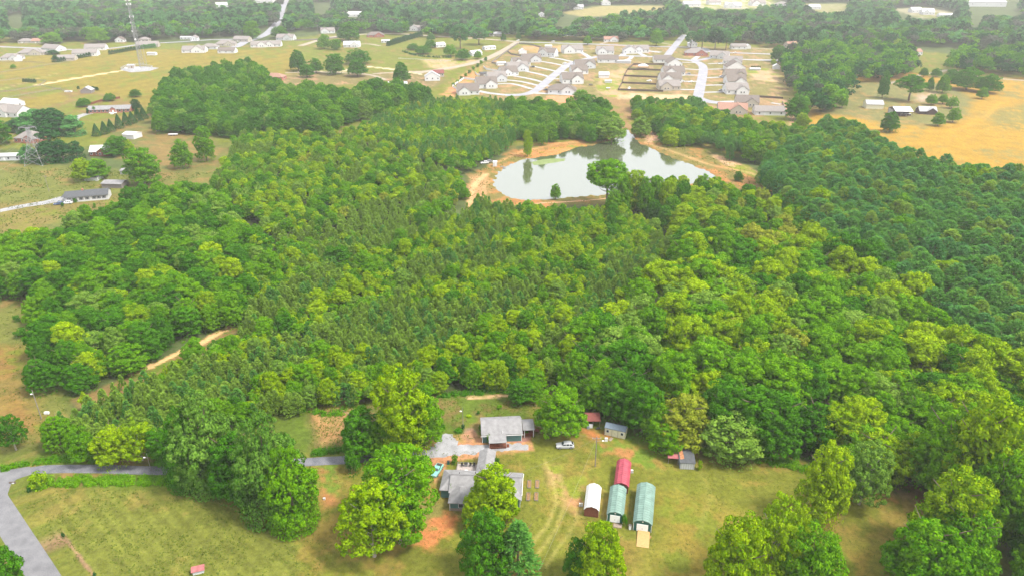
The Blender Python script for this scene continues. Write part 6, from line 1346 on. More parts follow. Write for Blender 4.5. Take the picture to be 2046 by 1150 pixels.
# ---- small poles
UP = []
for px, py, h_, w_ in [(342, 78, 11, 'by the low white outbuilding'), (440, 76, 12, 'at the wood edge left of the straight road'), (636, 70, 13, 'beside the house on the rise'), (1091, 83, 12, 'north of the road above the left row'), (1427, 107, 15, 'by the brick corner house'), (732, 66, 12, 'above the brown-roofed brick house'), (98, 383, 9, 'in the green field left of the white bungalow'), (1350, 66, 12, 'near the top junction'), (1235, 78, 10, 'right of the white cottage')]:
    UP.append(pole('wooden utility pole '+w_, px, py, h_, r=.2 if py < 120 else .12))
for a_, b_ in ((0, 1), (1, 2), (2, 5), (5, 3), (3, 4)):
    A_, B_ = UP[a_].location, UP[b_].location
    wire('far power line strung between roadside poles', (A_.x, A_.y, 11), (B_.x, B_.y, 11), 3, r=.05, group='far power lines along the road')
# ---- parked vehicles far off
CG = 'cars parked in the subdivision drives'
for k, (px, py, rz, c, w_) in enumerate([(1064, 135, .1, 'black', 'dark car in the drive of the sixth left-row house'), (1090, 181, 0, 'black', 'dark car beside the nearest inner-row house'), (1375, 149, 0, 'grey', 'grey car in the drive of the second fenced-garden house'), (1362, 164, .2, 'white', 'white car beside the third fenced-garden house'), (1380, 165, .3, 'white', 'white car in the drive of the third fenced-garden house'), (1442, 154, 0, 'white', 'white van in the drive of the third right-row house'), (1441, 182, 0, 'grey', 'grey car in the drive of the fifth right-row house'), (1160, 105, .5, 'black', 'dark car by the dormered taupe house'), (1112, 114, .2, 'white', 'white car before the two-storey stone house'), (1128, 128, .2, 'white', 'white car at the bend of the left street'), (1468, 107, 0, 'white', 'white pickup on the lawn below the plain tan-roofed house'), (1105, 84, 0, 'white', 'white car on the road above the left row'), (1035, 82, .6, 'white', 'white car at the dirt road junction'), (1297, 163, 0, 'white', 'white camper in the third fenced garden'), (1257, 178, 1.2, 'white', 'white small boat in the nearest fenced garden'), (1440, 129, 0, 'white', 'white car by the first right-row house')]):
    q = dup(V1, at(px, py), rz, w_, CG, ('body', PAINT[c]))
dup(V1, at(118, 409), .3, 'blue-grey car on the grass below the gravel drive', None, ('body', PAINT['blue'])); dup(V1, at(135, 407), .2, 'white car behind the small bush at the gravel drive', None, ('body', PAINT['white']))
dup(V1, at(968, 327), .3, 'white car at the pond wood edge, left of two', None, ('body', PAINT['white'])); dup(V1, at(975, 325), .6, 'grey car at the pond wood edge, right of two', None, ('body', PAINT['grey']))
dup(V2, at(320, 263), .2, 'grey truck parked on bare earth below the tall dark wood', None, ('body', PAINT['grey']))
clutter('flat_trailer', 'pale flat trailer loaded with pipes below the tall dark wood', 346, 271, [('bed', (0, 0, .7), (6.5, 2.2, .2), 'grey_wood'), ('wheel', (-1, 0, .35), (.7, 2.4, .7), 'black_plastic'), ('wheel', (1, 0, .35), (.7, 2.4, .7), 'black_plastic'), ('load', (0, 0, 1.0), (6, 1.4, .4), 'white_trim')], 'trailer', .1)
for k, (px, py, w_) in enumerate([(1180, 171, 'dark square trampoline on the lots inside the street curve'), (1215, 178, 'pale play frame on the bare lots')]): clutter('play_frame', w_, px, py, [('deck', (0, 0, 1.0), (3.2, 3.2, .15), 'black_plastic' if k == 0 else 'white_trim'), ('leg', (-1.4, 0, .5), (.12, 2.8, 1), 'steel'), ('leg', (1.4, 0, .5), (.12, 2.8, 1), 'steel')], 'play frame')
clutter('water_trough', 'white water trough in the pasture beside the barn track', 137, 184, [('trough', (0, 0, .5), (6, 2.4, .9), 'white_trim'), ('rim', (0, 0, .97), (6.2, 2.6, .08), 'grey_paint')], 'trough')
# ================================================================ trees and shrubs that stand by themselves or show singly
rngT = np.random.RandomState(77)
def crown_airy(s): return crown_bl(s+171, 5.0, 1.6, 15.0, masses=12, lobes=170, lr=.115, leaves=58, ls=.35, spread=.62, skirt=6)
proto('airy', crown_airy, lambda s: trunk_mesh('trunk', 10, .3, 3, 3.4, 8, BARK_P, s, .5), 2, (10.4, 15.2), ['lime', 'mid', 'pale', 'deep'])
proto('droop', lambda s: crown_bl(s+181, 5.0, .5, 15.0, masses=14, lobes=200, lr=.12, leaves=50, ls=.36, spread=.64, drop=.3, point=.4, skirt=5), lambda s: trunk_mesh('trunk', 11, .4, 3, 2.4, 5, None, s), 2, (10.2, 15.4), ['sage', 'mid', 'deep'])
proto('round', lambda s: crown_bl(s+191, 5.0, 1.0, 11.5, masses=8, lobes=180, lr=.135, leaves=58, ls=.34, spread=.46, skirt=7), lambda s: trunk_mesh('trunk', 8, .3, 2, 5, 5, None, s), 2, (9.8, 11.8), ['lime', 'mid', 'deep'])
proto('cone', lambda s: crown_dense(s+201, 1.9, .1, 7.5, 1900, .42), lambda s: trunk_mesh('trunk', 6, .15, 1, 1, 0, None, s, .05), 2, (3.9, 7.5), ['dark'])
proto('cedar', lambda s: crown_bl(s+211, 3.2, .2, 12, masses=8, lobes=110, lr=.19, leaves=32, ls=.45, spread=.5, drop=.25, point=.35), lambda s: trunk_mesh('trunk', 9, .3, 1, 2, 0, None, s, .05), 2, (6.4, 12), ['dark', 'blue'])
proto('spruce', lambda s: crown_pine(s+221, 3.1, .6, 14.5, 330, 10, 1.1, .26, .8, .35, .12), lambda s: trunk_mesh('trunk', 13, .25, 2, 3, 4, None, s, .1), 1, (6.4, 15), ['blue', 'olive', 'pine'])
proto('shrub', lambda s: crown_bl(s+231, 1.5, .0, 2.6, masses=4, lobes=24, lr=.3, leaves=26, ls=.3, spread=.5, drop=.1), None, 3, (3.2, 2.7), ['lime', 'mid', 'deep', 'dark'])
NAMES.update(airy='broadleaf_tree', droop='broadleaf_tree', round='broadleaf_tree', cone='conical_evergreen', cedar='cedar_tree', spruce='conifer_tree', shrub='shrub')
for k in ('low', 'broad'): pass
def free(kind, mn, bx, by, ty, wpx, label, group=None, off=0.0, parts=True):
    p = at(bx, by); z = p.y*CP+HC*SP; s = F0/z; w_ = wpx/s
    lo, hi = .3, 60.0
    for _ in range(30):
        h = (lo+hi)/2
        if proj(p.x, p.y+w_*.08, h)[1] > ty: lo = h
        else: hi = h
    NO.append((p.x, p.y, w_*.42))
    return place_tree(kind, mn, p.x, p.y, w_, h, rngT, label, 'tree' if kind != 'shrub' else 'shrub', group, parts)
FT = [
 # foreground, left to right
 ('low', 'deep', 8, 1200, 1062, 92, 'dark bushy tree cut by the bottom left corner of the view'),
 ('airy', 'deep', 33, 898, 820, 56, 'lone small tree with thin trunk in the worn field at the left edge'),
 ('low', 'mid', 125, 896, 818, 62, 'fresh green tree at the left end of the roadside row'),
 ('round', 'mid', 172, 920, 848, 58, 'dull green roundish tree second in the roadside row'),
 ('low', 'lime', 232, 922, 838, 74, 'yellow-green tree in the middle of the roadside row'),
 ('airy', 'lime', 285, 918, 832, 80, 'pale yellow-green airy tree right of the middle of the roadside row'),
 ('low', 'deep', 330, 925, 850, 60, 'deeper green tree ending the roadside row by the street lamp'),
 ('droop', 'sage', 425, 962, 762, 135, 'tallest feathery green tree left of the lawn'),
 ('droop', 'deep', 385, 960, 800, 105, 'green tree standing at the left foot of the tallest feathery tree'),
 ('low', 'deep', 480, 985, 850, 110, 'vine-clad tree between the two tall feathery trees'),
 ('droop', 'sage', 548, 1020, 800, 140, 'second tall feathery green tree, right of the tallest'),
 ('droop', 'mid', 590, 1046, 872, 110, 'vine-draped tree hanging to the ground beside the lawn'),
 ('low', 'deep', 500, 1000, 918, 80, 'low dark green thicket tree under the feathery trees'),
 ('low', 'deep', 728, 908, 800, 92, 'dark green broad tree left of the gravel yard, beside the driveway'),
 ('low', 'lime', 806, 905, 716, 112, 'tall yellow-green tree behind the gravel yard'),
 ('low', 'mid', 850, 890, 778, 74, 'green tree at the right of the tall yellow-green one by the yard'),
 ('round', 'mid', 775, 918, 822, 70, 'small leafy tree between the driveway and the tall yellow-green tree'),
 ('airy', 'mid', 800, 1055, 876, 165, 'broad airy tree with visible limbs left of the front house'),
 ('airy', 'lime', 748, 1110, 945, 140, 'yellow-green airy tree at the left front of the broad airy one'),
 ('airy', 'mid', 800, 1085, 975, 110, 'leafy lower tree between the two airy trees left of the red earth'),
 ('low', 'lime', 985, 1036, 915, 108, 'yellow-green maple standing against the front house'),
 ('low', 'lime', 955, 1052, 975, 70, 'lower yellow-green maple left of the one against the front house'),
 ('round', 'deep', 975, 1150, 1012, 112, 'dense dark green tree at the bottom, below the front house'),
 ('spruce', 'pine', 1035, 1156, 1036, 84, 'grey-green conifer beside the dense dark tree at the bottom'),
 ('round', 'deep', 1152, 1160, 1066, 54, 'dark small tree left of the bright one below the white shed'),
 ('round', 'lime', 1196, 1166, 1028, 106, 'bright yellow-green round tree just below the white shed'),
 ('round', 'mid', 1119, 866, 762, 104, 'big round green maple over the silver car'),
 ('low', 'deep', 1040, 802, 752, 54, 'dark green bushy tree behind the porch house'),
 ('round', 'mid', 1065, 800, 758, 46, 'lower green bushy tree between the porch house and the round maple'),
 ('low', 'tan', 1362, 884, 780, 112, 'straw-tipped tree overhanging the old shed at the wood edge'),
 ('low', 'mid', 1330, 900, 838, 70, 'drooping green tree left of the old shed'),
 ('low', 'lime', 1632, 1040, 868, 98, 'upright yellow-green tree standing out into the lawn on the right'),
 ('airy', 'pale', 1716, 1006, 872, 104, 'grey-limbed sprawling tree right of the upright yellow-green tree'),
 ('low', 'mid', 1690, 950, 880, 80, 'green tree behind the grey-limbed one at the wood edge'),
 ('round', 'lime', 1462, 1196, 1016, 132, 'yellow-green tree on the left of the bottom clump'),
 ('airy', 'lime', 1532, 1160, 974, 110, 'fine-leaved pale yellow-green tree, tallest of the bottom clump'),
 ('round', 'mid', 1606, 1196, 1040, 128, 'green round tree on the right of the bottom clump'),
 ('low', 'lime', 1580, 1120, 985, 60, 'slim yellow-topped tree at the back of the bottom clump'),
 ('low', 'mid', 1832, 1176, 1010, 150, 'broad green tree at the bottom, front of the right clump'),
 ('low', 'lime', 1880, 1110, 920, 140, 'tall yellow-green tree behind the broad one of the right clump'),
 ('low', 'mid', 1905, 1140, 985, 130, 'wide green tree filling the right of the right clump'),
 ('low', 'lime', 1925, 1015, 760, 150, 'towering yellow-green tree at the wood corner on the right'),
 ('low', 'mid', 1860, 985, 790, 120, 'tall green tree left of the towering one at the wood corner'),
 ('low', 'mid', 1965, 1060, 860, 110, 'tall green tree right of the towering one at the wood corner'),
 ('spruce', 'olive', 1093, 766, 712, 36, 'dull green single conifer at the foot of the middle wood'),
 ('low', 'deep', 1282, 862, 752, 84, 'deep green tree rising just right behind the cream shed'),
 ('low', 'deep', 1232, 832, 728, 84, 'deep green tree directly behind the cream shed'),
 ('low', 'mid', 1188, 818, 732, 70, 'bright green tree behind the brown-red shelter'),
 ('low', 'deep', 1258, 822, 706, 90, 'tall deep green tree second behind the cream shed'),
 ('low', 'mid', 1205, 800, 700, 78, 'tall bright green tree second behind the brown-red shelter'),
 ('low', 'mid', 1312, 876, 790, 66, 'green leafy tree between the cream shed and the old shed'),
 ('low', 'mid', 1146, 782, 692, 66, 'bright green tree in the wood edge above the round maple'),
 ('low', 'deep', 1166, 758, 668, 74, 'deep green tree further up the wood edge above the round maple'),
 ('low', 'lime', 1142, 738, 650, 64, 'yellow-green tree highest in the wood edge above the round maple'),
 # around the pond
 ('low', 'lime', 1054, 313, 254, 20, 'slim bright green tree on the left bank of the pond'),
 ('low', 'mid', 1084, 290, 240, 24, 'slim tree behind the slim bright one on the pond bank'),
 ('low', 'mid', 1110, 398, 364, 23, 'small lone tree at the near shore of the pond'),
 ('broad', 'mid', 1212, 412, 318, 98, 'big spreading tree at the near shore of the pond'),
 ('low', 'lime', 1265, 425, 330, 50, 'tall slender tree right of the spreading one at the pond'),
 ('low', 'mid', 1305, 420, 345, 36, 'thin tree on the right of the near shore group at the pond'),
 ('low', 'mid', 1245, 430, 345, 40, 'dark slim tree in front of the spreading one at the pond'),
 ('low', 'pale', 1280, 272, 228, 44, 'grey-green tree on the right side of the pond inlet'),
 ('low', 'deep', 1312, 268, 238, 26, 'small dark tree between the inlet and the right bank'),
 ('low', 'lime', 1340, 292, 252, 34, 'yellow-green bushy tree on the right pond bank'),
 ('spruce', 'pine', 1457, 320, 286, 18, 'small cone-shaped tree on the right pond bank'),
 ('low', 'mid', 1500, 322, 262, 50, 'leafy tree at the edge of the right bank wood'),
 ('low', 'deep', 1475, 362, 340, 20, 'small round tree on the grass right of the pond'),
 ('low', 'pale', 1222, 282, 222, 56, 'grey-green tree leaning over the head of the pond'),
 ('low', 'mid', 1160, 200, 178, 32, 'dark tree standing up behind the pond wood by the lots'),
 ('low', 'deep', 1172, 225, 186, 44, 'tall dark tree at the right end of the far bank row'),
 ('low', 'mid', 1285, 432, 338, 34, 'slim tree beside the tall slender one at the near pond shore'),
 ('low', 'lime', 1330, 430, 352, 34, 'yellow-green slim tree at the right of the near pond shore group'),
 ('low', 'mid', 1225, 436, 372, 40, 'bushy tree at the foot of the spreading pond tree'),
 ('low', 'deep', 1352, 428, 362, 32, 'dark slim tree at the right end of the pond shore group'),
 # left field
 ('low', 'mid', 290, 368, 288, 70, 'largest tree of the left pasture, dense and deep green'),
 ('low', 'lime', 168, 362, 306, 40, 'yellow-green tree on the left of the bungalow pair'),
 ('low', 'mid', 192, 356, 310, 56, 'rounded green tree behind the white bungalow'),
 ('low', 'mid', 366, 336, 274, 43, 'upright tree alone in the middle of the left pasture'),
 ('low', 'mid', 414, 322, 246, 37, 'tall slim tree right of the upright pasture tree'),
 ('low', 'deep', 235, 310, 268, 52, 'dark round tree beside the tin-roofed open house'),
 ('low', 'lime', 258, 308, 274, 26, 'bright small tree at the right of the dark round one'),
 ('round', 'deep', 271, 194, 177, 24, 'small spreading tree at the end of the brown fence'),
 ('round', 'deep', 220, 202, 185, 24, 'round dark bush-tree behind the brick ranch house roof'),
 ('round', 'deep', 168, 213, 195, 28, 'round dark tree left of the brick ranch house'),
 ('round', 'dark', 273, 220, 196, 22, 'dark dense tree at the right end of the brick ranch house'),
 ('round', 'mid', 27, 137, 128, 12, 'small green tree in the fenced plot at the upper left'),
 ('low', 'deep', -6, 290, 235, 60, 'dark tree mass at the left edge above the mobile home'),
 # mid clusters
 ('low', 'deep', 597, 142, 96, 37, 'tall dark tree left of the orchard group on the golden slope'),
 ('round', 'deep', 632, 146, 114, 30, 'second round tree of the golden slope group'),
 ('low', 'deep', 614, 155, 123, 30, 'lower dark round tree in front of the golden slope group'),
 ('low', 'deep', 670, 149, 103, 40, 'third broad tree of the golden slope group'),
 ('round', 'deep', 715, 128, 96, 52, 'wide dark tree behind the golden slope group'),
 ('round', 'deep', 715, 153, 114, 42, 'dark round tree nearest on the right of the golden slope group'),
 ('low', 'deep', 803, 165, 120, 36, 'dark tree alone beside the dirt farm track'),
 ('low', 'mid', 648, 98, 66, 28, 'left one of the trees by the glazed-gable house'),
 ('low', 'mid', 672, 100, 76, 24, 'right pale green tree by the glazed-gable house'),
 ('low', 'deep', 697, 82, 40, 50, 'broad dark tree behind the low white ranch house'),
 ('pine', 'blue', 920, 98, 48, 36, 'left of the two tallest dark trees by the dirt crossroads'),
 ('pine', 'blue', 957, 90, 55, 36, 'right of the two tallest dark trees by the dirt crossroads'),
 ('round', 'deep', 925, 120, 96, 32, 'round dark bush beside the white mobile home'),
 ('round', 'mid', 955, 118, 100, 16, 'small round tree right of the round dark bush'),
 ('round', 'mid', 900, 112, 88, 28, 'rounded green tree left of the round dark bush'),
 ('round', 'deep', 861, 82, 66, 18, 'clipped round tree beside the dirt crossroads'),
 ('round', 'deep', 846, 108, 90, 34, 'front tree of the orchard group by the cottage'),
 ('round', 'deep', 826, 100, 86, 26, 'left tree of the orchard group by the cottage'),
 ('round', 'deep', 860, 96, 78, 24, 'back tree of the orchard group by the cottage'),
 ('low', 'deep', 1006, 82, 66, 12, 'small dark tree by the low grey house at the junction'),
 ('round', 'deep', 1036, 80, 62, 12, 'small dark tree beside the junction of the dirt road'),
 ('round', 'mid', 1174, 90, 70, 18, 'small green tree beside the dormered taupe house'),
 ('round', 'mid', 1311, 92, 57, 28, 'large round clipped tree above the joined taupe houses'),
 ('pine', 'blue', 1380, 96, 62, 24, 'dark tree at the left of the tall dark group by the right street'),
 ('pine', 'blue', 1402, 98, 58, 30, 'second dark tree of the tall group by the right street'),
 ('pine', 'dark', 1428, 100, 58, 32, 'third dark tree of the tall group by the right street'),
 ('pine', 'blue', 1450, 100, 62, 28, 'fourth dark tree of the tall group by the right street'),
 ('low', 'deep', 1555, 124, 84, 34, 'dark round tree at the left corner of the far right wood'),
 ('low', 'lime', 1545, 130, 118, 12, 'bright small tree at the right lot corner'),
 # right field
 ('low', 'mid', 1682, 216, 174, 22, 'small cone-topped tree in front of the far right wood'),
 ('low', 'deep', 1762, 196, 138, 24, 'slim tall dark tree behind the pale cream shed'),
 ('broad', 'deep', 1815, 202, 144, 58, 'spreading oak on a bare trunk behind the open barn'),
 ('low', 'deep', 1856, 182, 152, 17, 'upright oval tree right of the spreading oak'),
 ('low', 'mid', 1882, 186, 146, 28, 'loose green tree right of the upright oval tree'),
 ('round', 'deep', 1845, 154, 134, 18, 'left one of two small trees on the lane'),
 ('round', 'deep', 1870, 154, 135, 22, 'right one of two small trees on the lane'),
 ('round', 'deep', 1930, 180, 132, 58, 'big dark tree on the left of the roadside clump by the orange field'),
 ('round', 'deep', 1974, 186, 146, 48, 'big dark tree on the right of the roadside clump by the orange field'),
 ('round', 'deep', 1900, 165, 136, 36, 'dark tree at the back left of the roadside clump'),
 ('round', 'mid', 1961, 198, 172, 22, 'small round tree in front of the roadside clump'),
 ('round', 'mid', 1860, 210, 187, 23, 'tree behind the dark timber cabin, left one'),
 ('round', 'mid', 1883, 208, 187, 20, 'tree behind the dark timber cabin, middle one'),
 ('round', 'mid', 1901, 217, 191, 23, 'tree behind the dark timber cabin, right one'),
 ('round', 'mid', 1903, 245, 213, 27, 'tree to the right in front of the dark timber cabin'),
 ('round', 'mid', 1873, 252, 223, 26, 'tree directly in front of the dark timber cabin'),
 ('low', 'deep', 1776, 264, 219, 36, 'lone tall tree in the orange field above the plantation'),
 ('low', 'deep', 1647, 222, 190, 26, 'leafy tree at the front edge of the far right wood'),
 ('low', 'deep', 1590, 240, 180, 44, 'bushy tree between the veranda house and the orange field'),
 ('low', 'lime', 1600, 262, 218, 30, 'bright tree beside the red earth strip below the veranda house'),
 ('broad', 'lime', 1882, 590, 520, 80, 'yellow-green tree standing up in the pine plantation'),
 ('round', 'lime', 1792, 98, 76, 20, 'bright yellow tree in the dark woods above the orange field'),
 ('low', 'mid', 105, 88, 60, 42, 'bright green tree behind the grey-gabled house at the wood edge'),
 ('round', 'mid', 198, 86, 50, 44, 'flat-topped tree with pale trunk behind the conifer hedge houses'),
 ('low', 'mid', 505, 78, 38, 34, 'large round tree left of the straight road'),
 ('low', 'deep', 560, 76, 48, 34, 'dark tree right of the straight road at its bend'),
 ('low', 'mid', 405, 74, 56, 26, 'green tree right of the narrow white gabled house'),
]
for r in FT: free(*r)
# rows
for k, (px, by) in enumerate([(194, 272), (210, 268), (223, 263), (239, 257), (253, 251), (265, 247), (277, 242), (288, 238)]):
    free('cone', 'dark', px, by, by-[25, 26, 25, 29, 28, 25, 28, 25][k], 18, 'dark clipped cone evergreen, %s of the row below the brick ranch house' % ['first from the left', 'second from the left', 'third from the left', 'fourth from the left', 'fifth from the left', 'third from the right', 'second from the right', 'last at the wood'][k], 'cone evergreens in a row below the ranch house')
CD = [(60, 265, 222, 50), (92, 262, 216, 52), (122, 268, 220, 52), (150, 270, 228, 48), (100, 290, 246, 46), (128, 322, 278, 44), (58, 324, 284, 34), (98, 324, 276, 50), (156, 318, 280, 32), (75, 250, 216, 46), (110, 250, 214, 44), (34, 262, 232, 40)]
for k, (px, by, ty, w_) in enumerate(CD):
    free('cedar', 'dark' if k % 3 else 'blue', px, by, ty, w_, 'dark cedar %s the hip-roofed pylon house' % ['left of and above', 'behind', 'right and above', 'far right above', 'close behind', 'to the right front of', 'at the left front of', 'just right of', 'at the right end of the hedge by', 'highest behind', 'at the top of the clump behind', 'leftmost above'][k], 'dark cedars round the hip-roofed house')
for k in range(12): free('cedar', 'dark', 118+k*5.6, 124-k*1.0, 115-k, 7, 'small dark conifer in the hedge before the white-gabled house', 'small conifers in the hedge before the white-gabled house', parts=False)
for k in range(12): free('cedar', 'dark', 220+k*5.4, 109-k*.95, 100-k*.9, 7, 'small dark conifer in the hedge left of the radio mast', 'small conifers in the hedge left of the radio mast', parts=False)
for k in range(6): free('cedar', 'blue', 284+k*5, 98-k*.5, 89-k*.5, 9, 'bushy conifer in the hedge right of the radio mast', 'bushy conifers in the hedge right of the mast', parts=False)
free('cedar', 'dark', 112, 124, 110, 16, 'fat dark conifer at the left end of the small conifer hedge'); free('cedar', 'dark', 106, 109, 99, 26, 'dark spreading shrub before the grey-gabled house')
for k in range(14): free('cedar', 'dark', 776+k*5, 92-k*1.5, 80-k*1.5, 10, 'dark conifer in the long slanting hedge above the lawn', 'conifers in the long slanting hedge above the lawn', parts=False)
for k in range(5): free('cedar', 'dark', 48+k*5.5, 164+k*.3, 157, 7, 'dark little conifer in the grey-fenced paddock', 'little conifers in the grey-fenced paddock', parts=False)
for k in range(6): free('cedar', 'dark', [157, 179, 183, 187, 191, 195][k], 178+k*.6, 171+k*.3, 6, 'little dark conifer beside the tin-roofed barn', 'little conifers beside the tin-roofed barn', parts=False)
for k in range(5): free('cedar', 'dark', 1502+k*4, 137, 131, 4, 'tiny dark conifer behind the low white garden structure', 'tiny conifers in the right gardens', parts=False)
for k in range(9): free('shrub', 'mid' if k % 2 else 'deep', 906+k*8, 172-k*6.2, 165-k*6.4, 9, 'young tree on the red earth slope behind the left row', 'young trees on the red earth slope', parts=False)
SH = [(706, 944, 902, 34, 'deep', 'round dark shrub on the lawn beside the driveway'), (885, 857, 846, 14, 'deep', 'low shrub at the back edge of the gravel yard'), (969, 878, 862, 16, 'deep', 'shrub against the left front of the porch house'), (978, 884, 866, 14, 'mid', 'leafy shrub at the porch corner'), (960, 862, 848, 10, 'deep', 'small shrub at the left wall of the porch house'),
 (925, 856, 846, 9, 'dark', 'dark shrub at the foot of the yard light pole'), (916, 862, 856, 20, 'deep', 'low dark plants in the bed by the yard light pole'), (998, 815, 808, 13, 'mid', 'small bushy plant behind the porch house roof'), (955, 827, 820, 9, 'deep', 'small shrub at the back left corner of the porch house'), (937, 832, 828, 12, 'lime', 'low garden plant in the grass left of the porch house'),
 (908, 925, 906, 16, 'mid', 'leafy shrub on the left side of the deck'), (903, 990, 966, 18, 'mid', 'shrub below the left end of the front house'), (1030, 1003, 990, 18, 'deep', 'shrub below the right gable window of the front house'), (995, 935, 912, 14, 'deep', 'climber on the right wall of the rear wing'), (1247, 1048, 1028, 14, 'deep', 'dark small conifer at the right side of the white roller door'),
 (1398, 938, 918, 12, 'lime', 'yellowish shrub at the right wall of the old shed'), (1052, 868, 860, 10, 'mid', 'small shrub at the side porch steps'), (59, 982, 972, 9, 'dark', 'dark seedling tree at the end of the fence row by the road corner'), (127, 1072, 1062, 8, 'dark', 'dark seedling tree halfway along the lower left row'), (190, 1152, 1142, 8, 'dark', 'dark seedling tree at the bottom of the lower left row'),
 (42, 672, 654, 30, 'deep', 'dark shrub on the grass below the left wood'), (35, 641, 628, 16, 'deep', 'small dark shrub by the leaning trunk at the left wood'), (214, 396, 386, 11, 'deep', 'round shrub right of the white bungalow'), (152, 404, 396, 12, 'deep', 'shrub by the front steps of the white bungalow'), (125, 413, 405, 8, 'deep', 'small shrub at the gravel drive end'), (190, 416, 404, 7, 'mid', 'thin sapling on the grass below the white bungalow'),
 (80, 972, 944, 40, 'lime', 'bright bushy clump at the road end of the hedge bank'), (1108, 832, 822, 10, 'deep', 'small dark bush'), (200, 221, 210, 8, 'dark', 'pointed shrub at the front of the brick ranch house'), (190, 226, 213, 9, 'deep', 'green shrub before the ranch house windows'), (176, 228, 216, 6, 'dark', 'slim dark shrub at the left corner of the ranch house'), (214, 223, 215, 8, 'dark', 'slim shrub left of the ranch house porch')]
for bx, by, ty, w_, mn, lb in SH:
    if lb != 'small dark bush': free('shrub', mn, bx, by, ty, w_, lb, parts=False)
# hedges and vine banks that nobody could count
def bank(name, label, line, rad, h, m, n, seed, ls=.32, per=150):
    P = densify(line, 1.6); rng = np.random.RandomState(seed); pts = []
    for k in range(n):
        p = P[rng.randint(len(P))]; pts.append((p[0]+rng.uniform(-1, 1)*rad, p[1]+rng.uniform(-1, 1)*rad, rng.uniform(.5, 1.1), h*rng.uniform(.5, 1.1)))
    return tag(obj(name, leaf_mesh(name, bush_cloud(seed, pts, 1, ls, per), LM[m])), label, kind='stuff')
bank('vine_bank', 'tangled green vines on the bank below the driveway', [(75, 968), (120, 964), (180, 962), (260, 962), (320, 960), (370, 966), (420, 975)], 1.5, 1.3, 'mid', 210, 1)
bank('vine_bank', 'tangled vines at the foot of the roadside row', [(10, 935), (80, 922), (150, 916), (230, 918)], 1.0, 1.2, 'mid', 80, 2)
bank('undergrowth', 'low green undergrowth along the foot of the right wood', [(1395, 882), (1440, 895), (1500, 912), (1580, 928), (1680, 945)], 1.7, 1.1, 'mid', 170, 3)
bank('undergrowth', 'undergrowth at the foot of the right corner trees', [(1990, 1030), (2020, 1075), (2060, 1130), (2080, 1180)], 1.8, 1.4, 'mid', 110, 4)
bank('undergrowth', 'weeds along the grass edge behind the porch house', [(880, 792), (930, 785), (1000, 780), (1030, 785)], 1.0, .9, 'deep', 70, 5)
bank('undergrowth', 'bushes behind the driveway between the yard and the tall left trees', [(632, 905), (660, 902), (690, 898)], .8, 1.3, 'deep', 36, 6)
bank('undergrowth', 'scrub at the edge of the young wood above the bare ground', [(600, 818), (640, 826), (680, 822), (700, 815)], 1.5, 1.0, 'mid', 40, 7)
bank('undergrowth', 'hedge under the far edge of the orchard', [(805, 104), (840, 113), (900, 116)], 1.5, 2.2, 'dark', 120, 8, 1.0, 14)
# fallen grey limbs in crowns

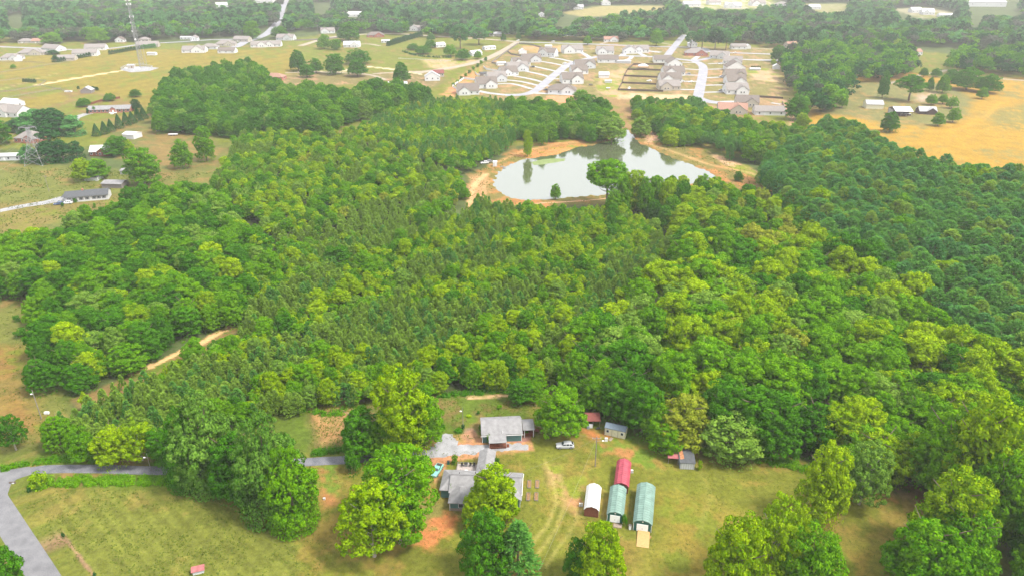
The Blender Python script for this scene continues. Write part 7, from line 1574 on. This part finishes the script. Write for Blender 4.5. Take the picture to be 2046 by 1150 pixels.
# scattered weeds and tufts that give the lawns their grain
def tufts(name, label, poly, n, seed, m, size, dens=None):
    size *= .62; m = 'straw' if m == 'tan' else 'weed'
    P = at_np(poly); rng = np.random.RandomState(seed); x0, x1, y0, y1 = P[:, 0].min(), P[:, 0].max(), P[:, 1].min(), P[:, 1].max()
    X = rng.uniform(x0, x1, n*3); Y = rng.uniform(y0, y1, n*3); k = fbm(X/5., Y/5., seed, 3)+rng.uniform(-.12, .12, n*3)
    ok = (sdist(X, Y, P) > 0) & (k > .5) & (sdist(X, Y, POND_W) < -2)
    for (x, y, r) in NO:
        if r > 3: ok &= (X-x)**2+(Y-y)**2 > (r*.8)**2
    X, Y = X[ok][:n], Y[ok][:n]; C = np.repeat(np.stack([X, Y, np.full(len(X), .07)], 1), 3, 0); C += rng.normal(0, .12, C.shape)*[1, 1, .3]
    PV = quads(rng, C, np.tile([0, 0, 1.], (len(C), 1)), size, .7, .6, .5)
    return tag(obj(name, leaf_mesh(name, (PV, rng.uniform(0, 1, len(C))), LM[m])), label, kind='stuff')
LAWN_P = [(610, 935), (700, 930), (880, 900), (1060, 905), (1150, 870), (1300, 890), (1480, 915), (1700, 960), (1780, 1000), (2000, 1150), (2000, 1200), (600, 1200)]
tufts('weeds', 'darker green weed tufts scattered through the lawn', LAWN_P, 3000, 3, 'mid', .30)
tufts('weeds', 'pale dry grass tufts scattered through the lawn', LAWN_P, 2600, 9, 'tan', .32)
tufts('weeds', 'weed tufts in the mown field at the lower left', [(30, 978), (360, 975), (480, 1000), (640, 1060), (640, 1200), (150, 1200)], 2600, 5, 'mid', .38)
tufts('weeds', 'rough tufts in the worn ground at the left edge', [(-20, 590), (60, 600), (62, 740), (150, 790), (90, 890), (0, 930)], 2200, 6, 'mid', .5)
tufts('weeds', 'weeds on the open ground behind the porch house', [(620, 820), (700, 810), (1060, 785), (1090, 860), (900, 880), (620, 905)], 2400, 7, 'mid', .45)
tufts('weeds', 'coarse tufts on the pond banks', [(935, 400), (940, 350), (1030, 300), (1180, 280), (1240, 265), (1300, 265), (1470, 325), (1560, 370), (1420, 384), (1200, 408), (1000, 412)], 3000, 8, 'mid', .8)
tufts('weeds', 'tufts in the left pasture', [(-20, 335), (150, 335), (260, 345), (430, 345), (300, 385), (200, 425), (60, 470), (-20, 480)], 3500, 10, 'mid', .9)
emit_woods()
# ---------------------------------------------------------------- haze
hb = MB(); hb.box((0, 6000, 64), (17000, 18000, 132)); hm = bpy.data.materials.new('haze'); hm.use_nodes = True; hn = hm.node_tree; hn.nodes.clear()
pv = hn.nodes.new('ShaderNodeVolumePrincipled'); ho = hn.nodes.new('ShaderNodeOutputMaterial'); pv.inputs['Color'].default_value = (.95, .93, .97, 1)
pv.inputs['Density'].default_value = HAZE; pv.inputs['Anisotropy'].default_value = .2; hn.links.new(pv.outputs[0], ho.inputs['Volume'])
hz = hb.build('haze', hm); tag(hz, 'thin pale haze over the far woods', kind='stuff')
